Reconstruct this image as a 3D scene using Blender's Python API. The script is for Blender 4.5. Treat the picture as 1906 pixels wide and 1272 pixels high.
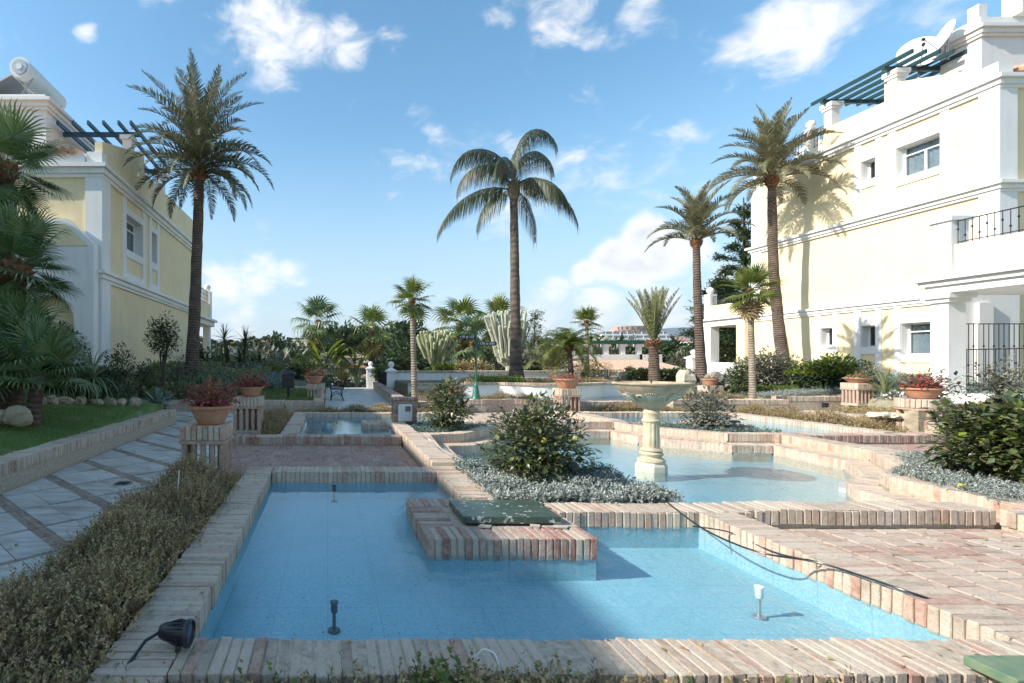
import bpy, math, random
import numpy as np
from mathutils import Vector, Matrix
random.seed(7); RNG = np.random.default_rng(11)
R = math.radians; PI = math.pi
SC = bpy.context.scene; COL = SC.collection
for o in list(bpy.data.objects): bpy.data.objects.remove(o)
# ---------------------------------------------------------------- camera
EYE = 1.35; F = 950.0; VX, VY = 610.0, 675.0
cam = bpy.data.cameras.new('camera'); camo = bpy.data.objects.new('camera', cam); COL.objects.link(camo)
camo.location = (0, 0, EYE); camo.rotation_euler = (R(90), 0, 0)
cam.sensor_width = 36; cam.lens = 36 * F / 1906
cam.shift_x = (953 - VX) / 1906; cam.shift_y = (VY - 636) / 1906
cam.clip_start = .05; cam.clip_end = 20000
SC.camera = camo
# ---------------------------------------------------------------- light
SUN_EL = 34.0; SD = Vector((1.0, .17, 0)).normalized()      # the light travels to +X and a little to +Y
SUN_DIR = Vector((SD.x * math.cos(R(SUN_EL)), SD.y * math.cos(R(SUN_EL)), -math.sin(R(SUN_EL))))
sl = bpy.data.lights.new('sun', 'SUN'); sl.energy = 2.1; sl.angle = R(.53); sl.color = (1, .95, .87)
so = bpy.data.objects.new('sun', sl); COL.objects.link(so); so.rotation_euler = SUN_DIR.to_track_quat('-Z', 'Y').to_euler()
so.location = (-30, -5, 30)
W = bpy.data.worlds.new("World"); SC.world = W; W.use_nodes = True
SC.view_settings.view_transform = 'Standard'; SC.view_settings.look = 'None'
SC.view_settings.exposure = 1.78; SC.view_settings.gamma = 1; SC.view_settings.use_curve_mapping = False

def world():
    nt = W.node_tree; N = nt.nodes; L = nt.links; N.clear()
    out = N.new('ShaderNodeOutputWorld'); bg = N.new('ShaderNodeBackground'); bg.inputs[1].default_value = .12
    sky = N.new('ShaderNodeTexSky'); sky.sky_type = 'NISHITA'; sky.sun_disc = False
    sky.sun_elevation = R(SUN_EL)
    az = math.atan2(-SUN_DIR.x, -SUN_DIR.y)                  # where the sun stands, clockwise from +Y
    sky.sun_rotation = az % (2 * PI); sky.altitude = 100; sky.air_density = 1.15; sky.dust_density = .6; sky.ozone_density = 2.2
    hs = N.new('ShaderNodeHueSaturation'); hs.inputs['Saturation'].default_value = 1.16; hs.inputs['Hue'].default_value = .487; hs.inputs['Value'].default_value = .57
    L.new(sky.outputs[0], hs.inputs['Color'])
    tc = N.new('ShaderNodeTexCoord'); D = tc.outputs['Generated']
    sep = N.new('ShaderNodeSeparateXYZ'); L.new(D, sep.inputs[0])
    def math_(op, a, b=None, clamp=False):
        m = N.new('ShaderNodeMath'); m.operation = op; m.use_clamp = clamp
        for i, v in ((0, a), (1, b)):
            if v is None: continue
            if isinstance(v, (int, float)): m.inputs[i].default_value = v
            else: L.new(v, m.inputs[i])
        return m.outputs[0]
    # stretch the noise domain: clouds flatten towards the horizon
    vm = N.new('ShaderNodeVectorMath'); vm.operation = 'MULTIPLY'; vm.inputs[1].default_value = (1, 1, 1.7); L.new(D, vm.inputs[0])
    nz = N.new('ShaderNodeTexNoise'); nz.inputs['Scale'].default_value = 5.5; nz.inputs['Detail'].default_value = 9; nz.inputs['Roughness'].default_value = .58; nz.inputs['Distortion'].default_value = .25
    L.new(vm.outputs[0], nz.inputs['Vector'])
    nf = N.new('ShaderNodeTexNoise'); nf.inputs['Scale'].default_value = 15; nf.inputs['Detail'].default_value = 8; nf.inputs['Roughness'].default_value = .62; nf.inputs['Distortion'].default_value=.5
    L.new(vm.outputs[0], nf.inputs['Vector'])
    nb = N.new('ShaderNodeTexNoise'); nb.inputs['Scale'].default_value = 2.1; nb.inputs['Detail'].default_value = 2; mo = N.new('ShaderNodeMapping'); mo.inputs['Location'].default_value = (7.3, 2.2, 1.1); L.new(D, mo.inputs[0]); L.new(mo.outputs[0], nb.inputs['Vector'])
    acc = math_('MULTIPLY', math_('SUBTRACT', nb.outputs[0], .33), 1.25)  # clouds all round, thickened beyond the view to add fill in the shade
    # where the photograph's clouds stand, as directions (px, py, angular radius in px, weight)
    blobs = [(500, 60, 95, .62), (440, 30, 75, .5), (560, 70, 60, .5), (640, 75, 60, .4), (735, 72, 42, .3), (470,105,50,.4),(300, 20, 60, .25), (160, 62, 24, .34),
             (1040, 20, 80, .5), (1090, 60, 45, .45), (940, 10, 60, .35), (1190, 20, 55, .4),
             (1470, 70, 90, .62), (1400, 100, 70, .45), (1560, 30, 80, .5), (1370, 150, 40, .3), (1640, 15, 60, .4),(1530,100,55,.42),
             (1120, 200, 42, .36), (1280, 245, 50, .3),
             (1200, 440, 50, .85), (1140, 480, 48, .85), (1240, 472, 55, .8), (1090, 502, 32, .65), (1290, 462, 42, .6),(1180,500,42,.8),
             (480, 520, 60, .52), (420, 528, 55, .52), (540, 518, 48, .45), (1030, 545, 36, .4),(700,520,34,.3),
             (1120, 575, 60, .5), (1230, 580, 70, .5), (440, 590, 90, .45), (560, 600, 80, .3),(850,575,70,.3),(640,550,50,.25), (1000,590,80,.35),(1320,540,60,.4)]
    for (px, py, r, w) in blobs:
        d = Vector(((px - VX) / F, 1, (VY - py) / F)); ln = d.length; d.normalize()
        vd = N.new('ShaderNodeVectorMath'); vd.operation = 'DISTANCE'; L.new(D, vd.inputs[0]); vd.inputs[1].default_value = d
        mr = N.new('ShaderNodeMapRange'); mr.interpolation_type = 'SMOOTHERSTEP'
        rr = r / F / ln * 1.75
        mr.inputs['From Min'].default_value = rr; mr.inputs['From Max'].default_value = 0; mr.inputs['To Min'].default_value = 0; mr.inputs['To Max'].default_value = w
        L.new(vd.outputs['Value'], mr.inputs['Value'])
        acc = math_('MAXIMUM', acc, mr.outputs[0])
    n = math_('ADD', math_('MULTIPLY', nz.outputs[0], .95), math_('MULTIPLY', nf.outputs[0], .85))
    dens = math_('ADD', math_('MULTIPLY', acc, 1.0), math_('SUBTRACT', n, 1.14))
    cr = N.new('ShaderNodeMapRange'); cr.interpolation_type = 'SMOOTHSTEP'; cr.inputs['From Min'].default_value = .0; cr.inputs['From Max'].default_value = .42; L.new(dens, cr.inputs['Value'])
    up = N.new('ShaderNodeMapRange'); up.inputs['From Min'].default_value = 0; up.inputs['From Max'].default_value = .06; L.new(sep.outputs[2], up.inputs['Value'])
    fac = math_('MULTIPLY', math_('MULTIPLY', cr.outputs[0], up.outputs[0]), .9, True)
    # cloud body: bright where the noise thins upward, blue grey in the thick
    shade = N.new('ShaderNodeMapRange'); shade.inputs['From Min'].default_value = .38; shade.inputs['From Max'].default_value = .75; L.new(dens, shade.inputs['Value'])
    shn = math_('MULTIPLY', shade.outputs[0], math_('MULTIPLY', nf.outputs[0], 1.2), True)
    cc = N.new('ShaderNodeMixRGB'); cc.inputs[1].default_value = (2.75, 2.75, 2.75, 1); cc.inputs[2].default_value = (1.75, 1.82, 1.95, 1); L.new(shn, cc.inputs[0])
    # a pale veil near the horizon
    hz = N.new('ShaderNodeMapRange'); hz.interpolation_type = 'SMOOTHSTEP'; hz.inputs['From Min'].default_value = .45; hz.inputs['From Max'].default_value = -.02; hz.inputs['To Max'].default_value = .85; L.new(sep.outputs[2], hz.inputs['Value'])
    mv = N.new('ShaderNodeMixRGB'); mv.inputs[2].default_value = (1.45, 1.85, 2.2, 1); L.new(hz.outputs[0], mv.inputs[0]); L.new(hs.outputs[0], mv.inputs[1])
    mx = N.new('ShaderNodeMixRGB'); L.new(fac, mx.inputs[0]); L.new(mv.outputs[0], mx.inputs[1]); L.new(cc.outputs[0], mx.inputs[2])
    L.new(mx.outputs[0], bg.inputs[0]); L.new(bg.outputs[0], out.inputs[0])
world()

# ---------------------------------------------------------------- helpers
def PX(px, Y): return (px - VX) / F * Y
def PZ(py, Y): return EYE + (VY - py) / F * Y
def AT(px, py, z):
    Y = (EYE - z) * F / (py - VY); return ((px - VX) / F * Y, Y)

def tag(o, label=None, cat=None, group=None, kind=None):
    if label: o['label'] = label
    if cat: o['category'] = cat
    if group: o['group'] = group
    if kind: o['kind'] = kind
    return o
def empty(name, loc, label, cat, group=None, rz=0):
    o = bpy.data.objects.new(name, None); COL.objects.link(o); o.location = loc; o.rotation_euler = (0, 0, rz)
    o.empty_display_size = .1
    return tag(o, label, cat, group)
def link(name, me, parent=None, loc=None, rot=None, scale=None):
    o = bpy.data.objects.new(name, me); COL.objects.link(o)
    if parent: o.parent = parent
    if loc is not None: o.location = loc
    if rot is not None: o.rotation_euler = rot
    if scale is not None: o.scale = scale
    return o
def fastmesh(name, V, F_, mat, smooth=False):
    V = np.asarray(V, dtype=np.float32); F_ = np.asarray(F_, dtype=np.int32); m, k = F_.shape
    me = bpy.data.meshes.new(name); me.vertices.add(len(V)); me.vertices.foreach_set('co', V.ravel())
    me.loops.add(m * k); me.loops.foreach_set('vertex_index', F_.ravel())
    me.polygons.add(m); me.polygons.foreach_set('loop_start', np.arange(0, m * k, k, dtype=np.int32))
    try: me.polygons.foreach_set('loop_total', np.full(m, k, dtype=np.int32))
    except Exception: pass
    if smooth: me.polygons.foreach_set('use_smooth', np.ones(m, dtype=bool))
    me.materials.append(mat); me.update(calc_edges=True); me.validate()
    return me
def scatter(V, F_, Ms, Ts):
    """copies of a template: Ms (N,3,3), Ts (N,3)"""
    V = np.asarray(V, float); F_ = np.asarray(F_)
    out = np.einsum('nij,vj->nvi', Ms, V) + Ts[:, None, :]
    n = len(Ts); f = F_[None] + (np.arange(n) * len(V))[:, None, None]
    return out.reshape(-1, 3), f.reshape(-1, F_.shape[1])
def rotmats(az, tilt, roll, s):
    """Rz(az) @ Rx(tilt) @ Rz(roll) * s, all arrays"""
    def z(a): c, s_ = np.cos(a), np.sin(a); o = np.zeros(len(a)); i = o + 1; return np.stack([np.stack([c, -s_, o], -1), np.stack([s_, c, o], -1), np.stack([o, o, i], -1)], 1)
    def x(a): c, s_ = np.cos(a), np.sin(a); o = np.zeros(len(a)); i = o + 1; return np.stack([np.stack([i, o, o], -1), np.stack([o, c, -s_], -1), np.stack([o, s_, c], -1)], 1)
    M = z(az) @ x(tilt) @ z(roll); s = np.asarray(s)
    return M * (s[:, None, None] if s.ndim == 1 else s[:, None, :])
def U(a, b, n): return RNG.uniform(a, b, n)

class MB:
    def __init__(s): s.v = []; s.f = []; s.m = []; s.mats = []
    def mi(s, mat):
        if mat not in s.mats: s.mats.append(mat)
        return s.mats.index(mat)
    def add(s, V, Fs, mat=None):
        n = len(s.v); s.v += [tuple(v) for v in V]; i = s.mi(mat) if mat else 0
        for f in Fs: s.f.append(tuple(n + k for k in f)); s.m.append(i)
        return s
    def box(s, x0, x1, y0, y1, z0, z1, mat=None):
        x0, x1 = sorted((x0, x1)); y0, y1 = sorted((y0, y1)); z0, z1 = sorted((z0, z1))
        V = [(x0, y0, z0), (x1, y0, z0), (x1, y1, z0), (x0, y1, z0), (x0, y0, z1), (x1, y0, z1), (x1, y1, z1), (x0, y1, z1)]
        return s.add(V, [(3, 2, 1, 0), (4, 5, 6, 7), (0, 1, 5, 4), (1, 2, 6, 5), (2, 3, 7, 6), (3, 0, 4, 7)], mat)
    def prism(s, poly, z0, z1, mat=None):
        n = len(poly); zz0 = z0 if hasattr(z0, '__len__') else [z0] * n; zz1 = z1 if hasattr(z1, '__len__') else [z1] * n
        a = sum(poly[i][0] * poly[(i + 1) % n][1] - poly[(i + 1) % n][0] * poly[i][1] for i in range(n))
        if a < 0: poly = poly[::-1]; zz0 = zz0[::-1]; zz1 = zz1[::-1]
        V = [(p[0], p[1], z) for p, z in zip(poly, zz0)] + [(p[0], p[1], z) for p, z in zip(poly, zz1)]
        return s.add(V, [tuple(range(n))[::-1], tuple(range(n, 2 * n))] + [(i, (i + 1) % n, n + (i + 1) % n, n + i) for i in range(n)], mat)
    def tube(s, pts, r, n=8, mat=None, cap=True):
        pts = [Vector(p) for p in pts]; rs = r if hasattr(r, '__len__') else [r] * len(pts)
        V = []; up = Vector((0, 0, 1))
        for i, p in enumerate(pts):
            t = (pts[min(i + 1, len(pts) - 1)] - pts[max(i - 1, 0)]).normalized()
            a = t.cross(up if abs(t.z) < .95 else Vector((1, 0, 0))).normalized(); b = t.cross(a)
            for k in range(n):
                an = 2 * PI * k / n; V.append(p + (a * math.cos(an) + b * math.sin(an)) * rs[i])
        Fs = [(i * n + k, i * n + (k + 1) % n, (i + 1) * n + (k + 1) % n, (i + 1) * n + k) for i in range(len(pts) - 1) for k in range(n)]
        if cap: Fs += [tuple(range(n))[::-1], tuple((len(pts) - 1) * n + k for k in range(n))]
        return s.add(V, Fs, mat)
    def lathe(s, prof, n=24, mat=None, c=(0, 0, 0), mod=None):
        V = []
        for (r, z) in prof:
            for k in range(n):
                a = 2 * PI * (k + .5) / n; rr = r * (mod(a, z) if mod else 1); V.append((c[0] + rr * math.cos(a), c[1] + rr * math.sin(a), c[2] + z))
        Fs = [(i * n + k, i * n + (k + 1) % n, (i + 1) * n + (k + 1) % n, (i + 1) * n + k) for i in range(len(prof) - 1) for k in range(n)]
        Fs += [tuple(range(n))[::-1], tuple((len(prof) - 1) * n + k for k in range(n))]
        return s.add(V, Fs, mat)
    def sphere(s, c, r, mat=None, n=12, sc=(1, 1, 1)):
        prof = [(max(.001, r * math.sin(PI * i / 8)), -r * math.cos(PI * i / 8)) for i in range(9)]
        V = []
        for (q, z) in prof:
            for k in range(n): a = 2 * PI * k / n; V.append((c[0] + q * math.cos(a) * sc[0], c[1] + q * math.sin(a) * sc[1], c[2] + z * sc[2]))
        return s.add(V, [(i * n + k, i * n + (k + 1) % n, (i + 1) * n + (k + 1) % n, (i + 1) * n + k) for i in range(8) for k in range(n)], mat)
    def mesh(s, name, mat=None, smooth=False):
        me = bpy.data.meshes.new(name); me.from_pydata(s.v, [], s.f)
        if s.mats:
            for m in s.mats: me.materials.append(m)
            me.polygons.foreach_set('material_index', s.m)
        else: me.materials.append(mat)
        if smooth:
            me.polygons.foreach_set('use_smooth', [True] * len(me.polygons))
            try: me.set_sharp_from_angle(angle=R(38))
            except Exception: pass
        me.update(); return me
    def build(s, name, mat=None, parent=None, smooth=False, loc=None, rot=None):
        return link(name, s.mesh(name, mat, smooth), parent, loc, rot)
def bevel(o, w=.01, seg=2):
    b = o.modifiers.new('b', 'BEVEL'); b.width = w; b.segments = seg; b.limit_method = 'ANGLE'; return o
def copy_tree(o, parent=None, name=None):
    c = o.copy(); COL.objects.link(c)
    if parent: c.parent = parent
    for ch in list(o.children): copy_tree(ch, c)
    return c

# ---------------------------------------------------------------- materials
class NT:
    def __init__(s, name):
        s.m = bpy.data.materials.new(name); s.m.use_nodes = True; s.t = s.m.node_tree; s.N = s.t.nodes; s.L = s.t.links
        s.p = s.N['Principled BSDF']; s.out = s.N['Material Output']
    def n(s, typ, **kw):
        x = s.N.new('ShaderNode' + typ)
        for k, v in kw.items():
            if k in x.inputs: x.inputs[k].default_value = v
            else: setattr(x, k, v)
        return x
    def tc(s, kind='Object'):
        g = s.n('NewGeometry'); return g.outputs['Position'] if kind == 'World' else s.n('TexCoord').outputs[kind]
    def noise(s, scale, detail=6, rough=.6, vec=None, dist=0):
        x = s.n('TexNoise', Scale=scale, Detail=detail, Roughness=rough, Distortion=dist)
        s.L.new(vec if vec is not None else s.tc('World'), x.inputs['Vector']); return x.outputs[0]
    def ramp(s, fac, stops, interp='LINEAR'):
        r = s.n('ValToRGB'); r.color_ramp.interpolation = interp; e = r.color_ramp.elements
        while len(e) < len(stops): e.new(.5)
        for i, (p, c) in enumerate(stops): e[i].position = p; e[i].color = (*c, 1) if len(c) == 3 else c
        s.L.new(fac, r.inputs[0]); return r.outputs[0]
    def mix(s, fac, a, b, bt='MIX'):
        x = s.n('MixRGB', blend_type=bt)
        for i, v in ((0, fac), (1, a), (2, b)):
            if isinstance(v, (int, float)): x.inputs[i].default_value = v
            elif isinstance(v, tuple): x.inputs[i].default_value = (*v, 1) if len(v) == 3 else v
            else: s.L.new(v, x.inputs[i])
        return x.outputs[0]
    def math(s, op, a, b=0, clamp=False):
        x = s.n('Math', operation=op, use_clamp=clamp)
        for i, v in ((0, a), (1, b)):
            if isinstance(v, (int, float)): x.inputs[i].default_value = v
            else: s.L.new(v, x.inputs[i])
        return x.outputs[0]
    def col(s, v):
        if isinstance(v, tuple): s.p.inputs['Base Color'].default_value = (*v, 1)
        else: s.L.new(v, s.p.inputs['Base Color'])
    def rough(s, v):
        if isinstance(v, (int, float)): s.p.inputs['Roughness'].default_value = v
        else: s.L.new(v, s.p.inputs['Roughness'])
    def bump(s, h, strength=.5, dist=.01):
        b = s.n('Bump', Strength=strength, Distance=dist); s.L.new(h, b.inputs['Height']); s.L.new(b.outputs[0], s.p.inputs['Normal']); return b
    def rnd(s):
        a = s.n('ObjectInfo').outputs['Random']; b = s.n('NewGeometry').outputs['Random Per Island']
        return s.math('FRACT', s.math('ADD', s.math('MULTIPLY', a, 7.31), b))

def M_brick(name, tones, dirt=.5, white=.3):
    t = NT(name); r = t.rnd(); c = t.ramp(r, [(i / len(tones), k) for i, k in enumerate(tones)], 'CONSTANT')
    n1 = t.noise(26, 8, .7); n2 = t.noise(5, 5, .6); n3 = t.noise(90, 4, .7)
    c = t.mix(t.ramp(n1, [(.42, (0, 0, 0)), (.62, (1, 1, 1))]), c, t.mix(.5, c, (.58, .49, .40)))
    c = t.mix(t.math('MULTIPLY', t.ramp(n2, [(.45, (0, 0, 0)), (.7, (1, 1, 1))]), white), c, (.64, .54, .43))
    c = t.mix(t.math('MULTIPLY', t.ramp(n3, [(.5, (0, 0, 0)), (.75, (1, 1, 1))]), dirt), c, (.13, .10, .08))
    n4 = t.noise(1.6, 6, .65); c = t.mix(t.ramp(n4, [(.48, (0, 0, 0)), (.72, (white, white, white))]), c, (.60, .51, .41)); n5 = t.noise(2.9, 7, .7); c = t.mix(t.ramp(n5, [(.56, (0, 0, 0)), (.72, (.6, .6, .6))]), c, (.22, .18, .14))
    t.col(c); t.rough(.9); t.bump(t.math('ADD', n1, t.math('MULTIPLY', n3, .5)), .9, .014); return t.m
def M_plain(name, c, rough=.6, n=0, sc=20, c2=None, bump=.2, bd=.01, metal=0, spec=None):
    t = NT(name)
    if n or c2:
        nn = t.noise(sc, 6, .65); t.col(t.mix(t.ramp(nn, [(.35, (0, 0, 0)), (.68, (1, 1, 1))]), c, c2 or tuple(k * (1 - n) for k in c))); t.bump(nn, bump, bd)
    else: t.col(c)
    t.rough(rough); t.p.inputs['Metallic'].default_value = metal
    if spec is not None: t.p.inputs['Specular IOR Level'].default_value = spec
    return t.m
def M_leaf(name, tones, rough=.45, trans=.25, spec=.4):
    t = NT(name); r = t.rnd(); c = t.ramp(r, [(i / max(1, len(tones) - 1), k) for i, k in enumerate(tones)])
    n = t.noise(3.5, 3, .5); c = t.mix(t.ramp(n, [(.35, (.75, .75, .75)), (.65, (1.2, 1.2, 1.2))]), c, c, 'MULTIPLY') if False else c
    t.col(c); t.rough(rough); t.p.inputs['Specular IOR Level'].default_value = spec
    tr = t.n('BsdfTranslucent'); t.L.new(c if not isinstance(c, tuple) else c, tr.inputs[0])
    ms = t.n('MixShader'); ms.inputs[0].default_value = trans; t.L.new(t.p.outputs[0], ms.inputs[1]); t.L.new(tr.outputs[0], ms.inputs[2]); t.L.new(ms.outputs[0], t.out.inputs[0])
    return t.m
CREAM = [(.56, .43, .32), (.50, .37, .27), (.59, .47, .36), (.48, .29, .20), (.54, .41, .30), (.58, .47, .36), (.51, .35, .26), (.45, .23, .16), (.56, .44, .34), (.42, .31, .23), (.55, .42, .31), (.58, .46, .35), (.36, .27, .20)]
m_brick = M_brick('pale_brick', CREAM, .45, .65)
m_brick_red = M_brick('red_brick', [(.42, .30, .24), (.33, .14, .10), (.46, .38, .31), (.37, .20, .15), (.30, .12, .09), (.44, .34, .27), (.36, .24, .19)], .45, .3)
m_mortar = M_plain('mortar', (.56, .46, .35), .95, .45, 30, None, .6, .01)
def M_wall(name, c):
    t = NT(name); n = t.noise(1.3, 6, .6); n2 = t.noise(60, 4, .6); s = t.noise(3, 5, .7, vec=None)
    c2 = t.mix(t.ramp(n, [(.35, (0, 0, 0)), (.8, (1, 1, 1))]), c, tuple(k * .9 for k in c))
    mp = t.n('Mapping'); mp.inputs['Scale'].default_value = (5, 5, .35); t.L.new(t.tc('World'), mp.inputs[0]); st = t.noise(1.6, 7, .7, mp.outputs[0])
    c2 = t.mix(t.ramp(st, [(.52, (0, 0, 0)), (.74, (.5, .5, .5))]), c2, tuple(k * .74 for k in c)); t.col(c2); t.rough(.85); t.bump(n2, .15, .006); return t.m
m_yellow = M_wall('yellow_render', (.85, .70, .44)); m_white = M_wall('white_render', (.83, .81, .78))
m_wallbrick = M_brick('weathered_brick', [(.40, .31, .24), (.33, .24, .18), (.45, .36, .28), (.30, .20, .15), (.38, .29, .23)], .6, .25)
m_terracotta = M_plain('terracotta', (.46, .20, .11), .8, 0, 9, (.50, .30, .20), .3, .005)
m_tubes = M_brick('terracotta_tube', [(.42, .25, .17), (.36, .18, .12), (.46, .32, .24), (.33, .19, .14), (.44, .28, .2)], .4, .3)
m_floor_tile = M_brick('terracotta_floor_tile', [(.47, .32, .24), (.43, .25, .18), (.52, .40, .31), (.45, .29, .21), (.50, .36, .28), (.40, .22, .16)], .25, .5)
m_shade_tile = M_brick('shaded_floor_tile', [(.33, .17, .13), (.28, .13, .10), (.37, .22, .17), (.31, .16, .12), (.35, .19, .14)], .35, .2)  # floor tile again, darkened to carry the shade of the side floors
m_joint = M_plain('floor_joint', (.52, .45, .36), .95, .3, 25)
def M_slate():
    t = NT('grey_slate'); r = t.rnd(); c = t.ramp(r, [(0, (.36, .34, .31)), (.3, (.47, .45, .42)), (.6, (.41, .38, .34)), (.85, (.54, .52, .49)), (1, (.44, .42, .38))])
    v = t.n('Mapping'); t.L.new(t.tc('World'), v.inputs[0]); v.inputs['Rotation'].default_value = (0, 0, R(38)); v.inputs['Scale'].default_value = (1, 4.5, 1)
    n = t.noise(2.2, 9, .68, v.outputs[0], .9); n2 = t.noise(1.1, 5, .6)
    c = t.mix(t.ramp(n, [(.44, (0, 0, 0)), (.58, (.8, .8, .8))]), c, (.62, .60, .56))
    c = t.mix(t.ramp(n, [(.3, (.6, .6, .6)), (.42, (0, 0, 0))]), c, (.20, .18, .16))
    c = t.mix(t.ramp(n2, [(.50, (0, 0, 0)), (.66, (.6, .6, .6))]), c, (.27, .22, .15))
    t.col(c); t.rough(t.ramp(n, [(.3, (.28, .28, .28)), (.7, (.5, .5, .5))])); t.bump(n, .35, .01); return t.m
m_slate = M_slate()
m_band = M_brick('path_band_brick', [(.27, .18, .13), (.22, .14, .11), (.31, .22, .17), (.25, .17, .13)], .6, .1)
def M_pool():
    t = NT('blue_pool_mosaic'); b = t.n('TexVoronoi', feature='F1', distance='CHEBYCHEV', Scale=80.0); b.inputs['Randomness'].default_value = 0.0
    t.L.new(t.tc('World'), b.inputs['Vector'])
    c = t.ramp(t.n('ObjectInfo').outputs['Random'], [(0, (.12, .40, .60)), (1, (.12, .40, .60))])
    w = t.n('TexWhiteNoise'); sn = t.n('VectorMath', operation='SNAP'); sn.inputs[1].default_value = (1 / 80, 1 / 80, 1 / 80); t.L.new(t.tc('World'), sn.inputs[0]); t.L.new(sn.outputs[0], w.inputs['Vector'])
    c = t.mix(w.outputs[0], (.21, .41, .48), (.33, .52, .57)); n = t.noise(1.7, 5, .6)
    c = t.mix(t.ramp(n, [(.4, (0, 0, 0)), (.75, (.5, .5, .5))]), c, (.30, .48, .54))
    gr = t.n('TexBrick', Scale=1.0); gr.offset = 0.0; gr.inputs['Color1'].default_value = (0, 0, 0, 1); gr.inputs['Color2'].default_value = (0, 0, 0, 1); gr.inputs['Mortar'].default_value = (1, 1, 1, 1); gr.inputs['Mortar Size'].default_value = .004; gr.inputs['Brick Width'].default_value = .31; gr.inputs['Row Height'].default_value = .31; t.L.new(t.tc('World'), gr.inputs['Vector'])
    c = t.mix(t.math('MULTIPLY', gr.outputs['Color'], .35), c, (.12, .26, .32)); n6 = t.noise(.8, 7, .7); c = t.mix(t.ramp(n6, [(.5, (0, 0, 0)), (.68, (.5, .5, .5))]), c, (.15, .33, .36))
    n2 = t.noise(14, 5, .75); c = t.mix(t.ramp(n2, [(.66, (0, 0, 0)), (.74, (.7, .7, .7))]), c, (.08, .16, .17))
    t.col(c); t.rough(.5); return t.m
m_pool = M_pool()
def schlick(t, normal=None, f0=.02):
    # the same from above and from below, so the sun reaches the pool floor
    ge = t.n('NewGeometry'); d = t.n('VectorMath', operation='DOT_PRODUCT'); t.L.new(ge.outputs['Incoming'], d.inputs[0]); t.L.new(normal if normal is not None else ge.outputs['Normal'], d.inputs[1])
    c = t.math('ABSOLUTE', d.outputs['Value']); return t.math('ADD', t.math('MULTIPLY', t.math('POWER', t.math('SUBTRACT', 1.0, c, True), 5.0), 1 - f0), f0, True)
def M_water():
    t = NT('clear_pool_water'); t.N.remove(t.p)
    tr = t.n('BsdfTransparent'); tr.inputs[0].default_value = (.86, .95, .975, 1); g = t.n('BsdfGlossy', Roughness=.02)
    v = t.n('Mapping'); v.inputs['Scale'].default_value = (1, .6, 1); t.L.new(t.tc('World'), v.inputs[0])
    n = t.noise(5.5, 4, .55, v.outputs[0], .6); n2 = t.noise(30, 3, .5, v.outputs[0], .4)
    # the pools in the sun side are stirred by the fountain, the near left one is still
    geo = t.n('SeparateXYZ'); t.L.new(t.tc('World'), geo.inputs[0])
    k = t.n('MapRange'); k.inputs['From Min'].default_value = .3; k.inputs['From Max'].default_value = 2.4; k.inputs['To Min'].default_value = .06; k.inputs['To Max'].default_value = .5; t.L.new(geo.outputs[0], k.inputs['Value'])
    h = t.math('ADD', n, t.math('MULTIPLY', n2, .35)); b = t.n('Bump', Distance=.025); t.L.new(k.outputs[0], b.inputs['Strength']); t.L.new(h, b.inputs['Height'])
    t.L.new(b.outputs[0], g.inputs['Normal']); F_ = schlick(t, b.outputs[0], .02)
    ms = t.n('MixShader'); t.L.new(F_, ms.inputs[0]); t.L.new(tr.outputs[0], ms.inputs[1]); t.L.new(g.outputs[0], ms.inputs[2]); t.L.new(ms.outputs[0], t.out.inputs[0]); return t.m
m_water = M_water()
m_soil = M_plain('soil', (.10, .07, .05), .95, .5, 14, None, .8, .03)
m_grass = M_leaf('grass_blade', [(.09, .17, .03), (.13, .24, .04), (.18, .27, .06), (.24, .24, .10)], .6, .2)
def M_lawn():
    t = NT('lawn'); n = t.noise(2.2, 6, .6); n2 = t.noise(60, 5, .7); c = t.ramp(n, [(.35, (.09, .17, .035)), (.55, (.14, .22, .06)), (.68, (.30, .26, .14))])
    t.col(t.mix(t.ramp(n2, [(.3, (.5, .5, .5)), (.7, (1.3, 1.3, 1.3))]), c, c)); t.rough(.9); t.bump(n2, .8, .03); return t.m
m_lawn = M_lawn()
m_bank = M_plain('planted_bank', (.20, .15, .09), .95, 0, 9, (.10, .12, .05), 1, .08)
m_gravel = M_plain('pale_ground_cover', (.42, .36, .27), .95, 0, 14, (.24, .24, .15), 1, .06)
m_black = M_plain('black_iron', (.015, .016, .018), .45, spec=.5)
m_blackp = M_plain('black_plastic', (.02, .022, .026), .35)
m_dgreen = M_plain('dark_green_paint', (.012, .05, .052), .4, .3, 30)
m_lampgreen = M_plain('green_paint', (.03, .17, .12), .4, .25, 40)
m_glass = M_plain('window_glass', (.03, .035, .04), .05, spec=.9)
m_curtain = M_plain('curtain', (.62, .64, .66), .9, .3, 15)
m_frame = M_plain('white_frame', (.80, .80, .78), .35)
m_stone = M_plain('carved_stone', (.66, .54, .36), .85, 0, 7, (.40, .33, .22), .5, .008)
m_bowl = M_plain('stained_bowl_stone', (.60, .44, .29), .85, 0, 5, (.30, .22, .14), .6, .01)
m_stone_pale = M_plain('pale_stone', (.66, .60, .48), .85, 0, 9, (.42, .38, .29), .5, .008)
m_rock = M_plain('rock', (.50, .42, .30), .95, 0, 5, (.28, .22, .15), .9, .05)
m_metal = M_plain('grey_metal', (.5, .5, .5), .35, .2, 20, metal=.7)
m_whitemetal = M_plain('white_metal', (.78, .78, .76), .4, .1, 12)
m_tile = M_plain('roof_tile', (.45, .22, .14), .85, 0, 12, (.55, .36, .26), .4, .01)
m_trunk_fibre = None
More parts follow.
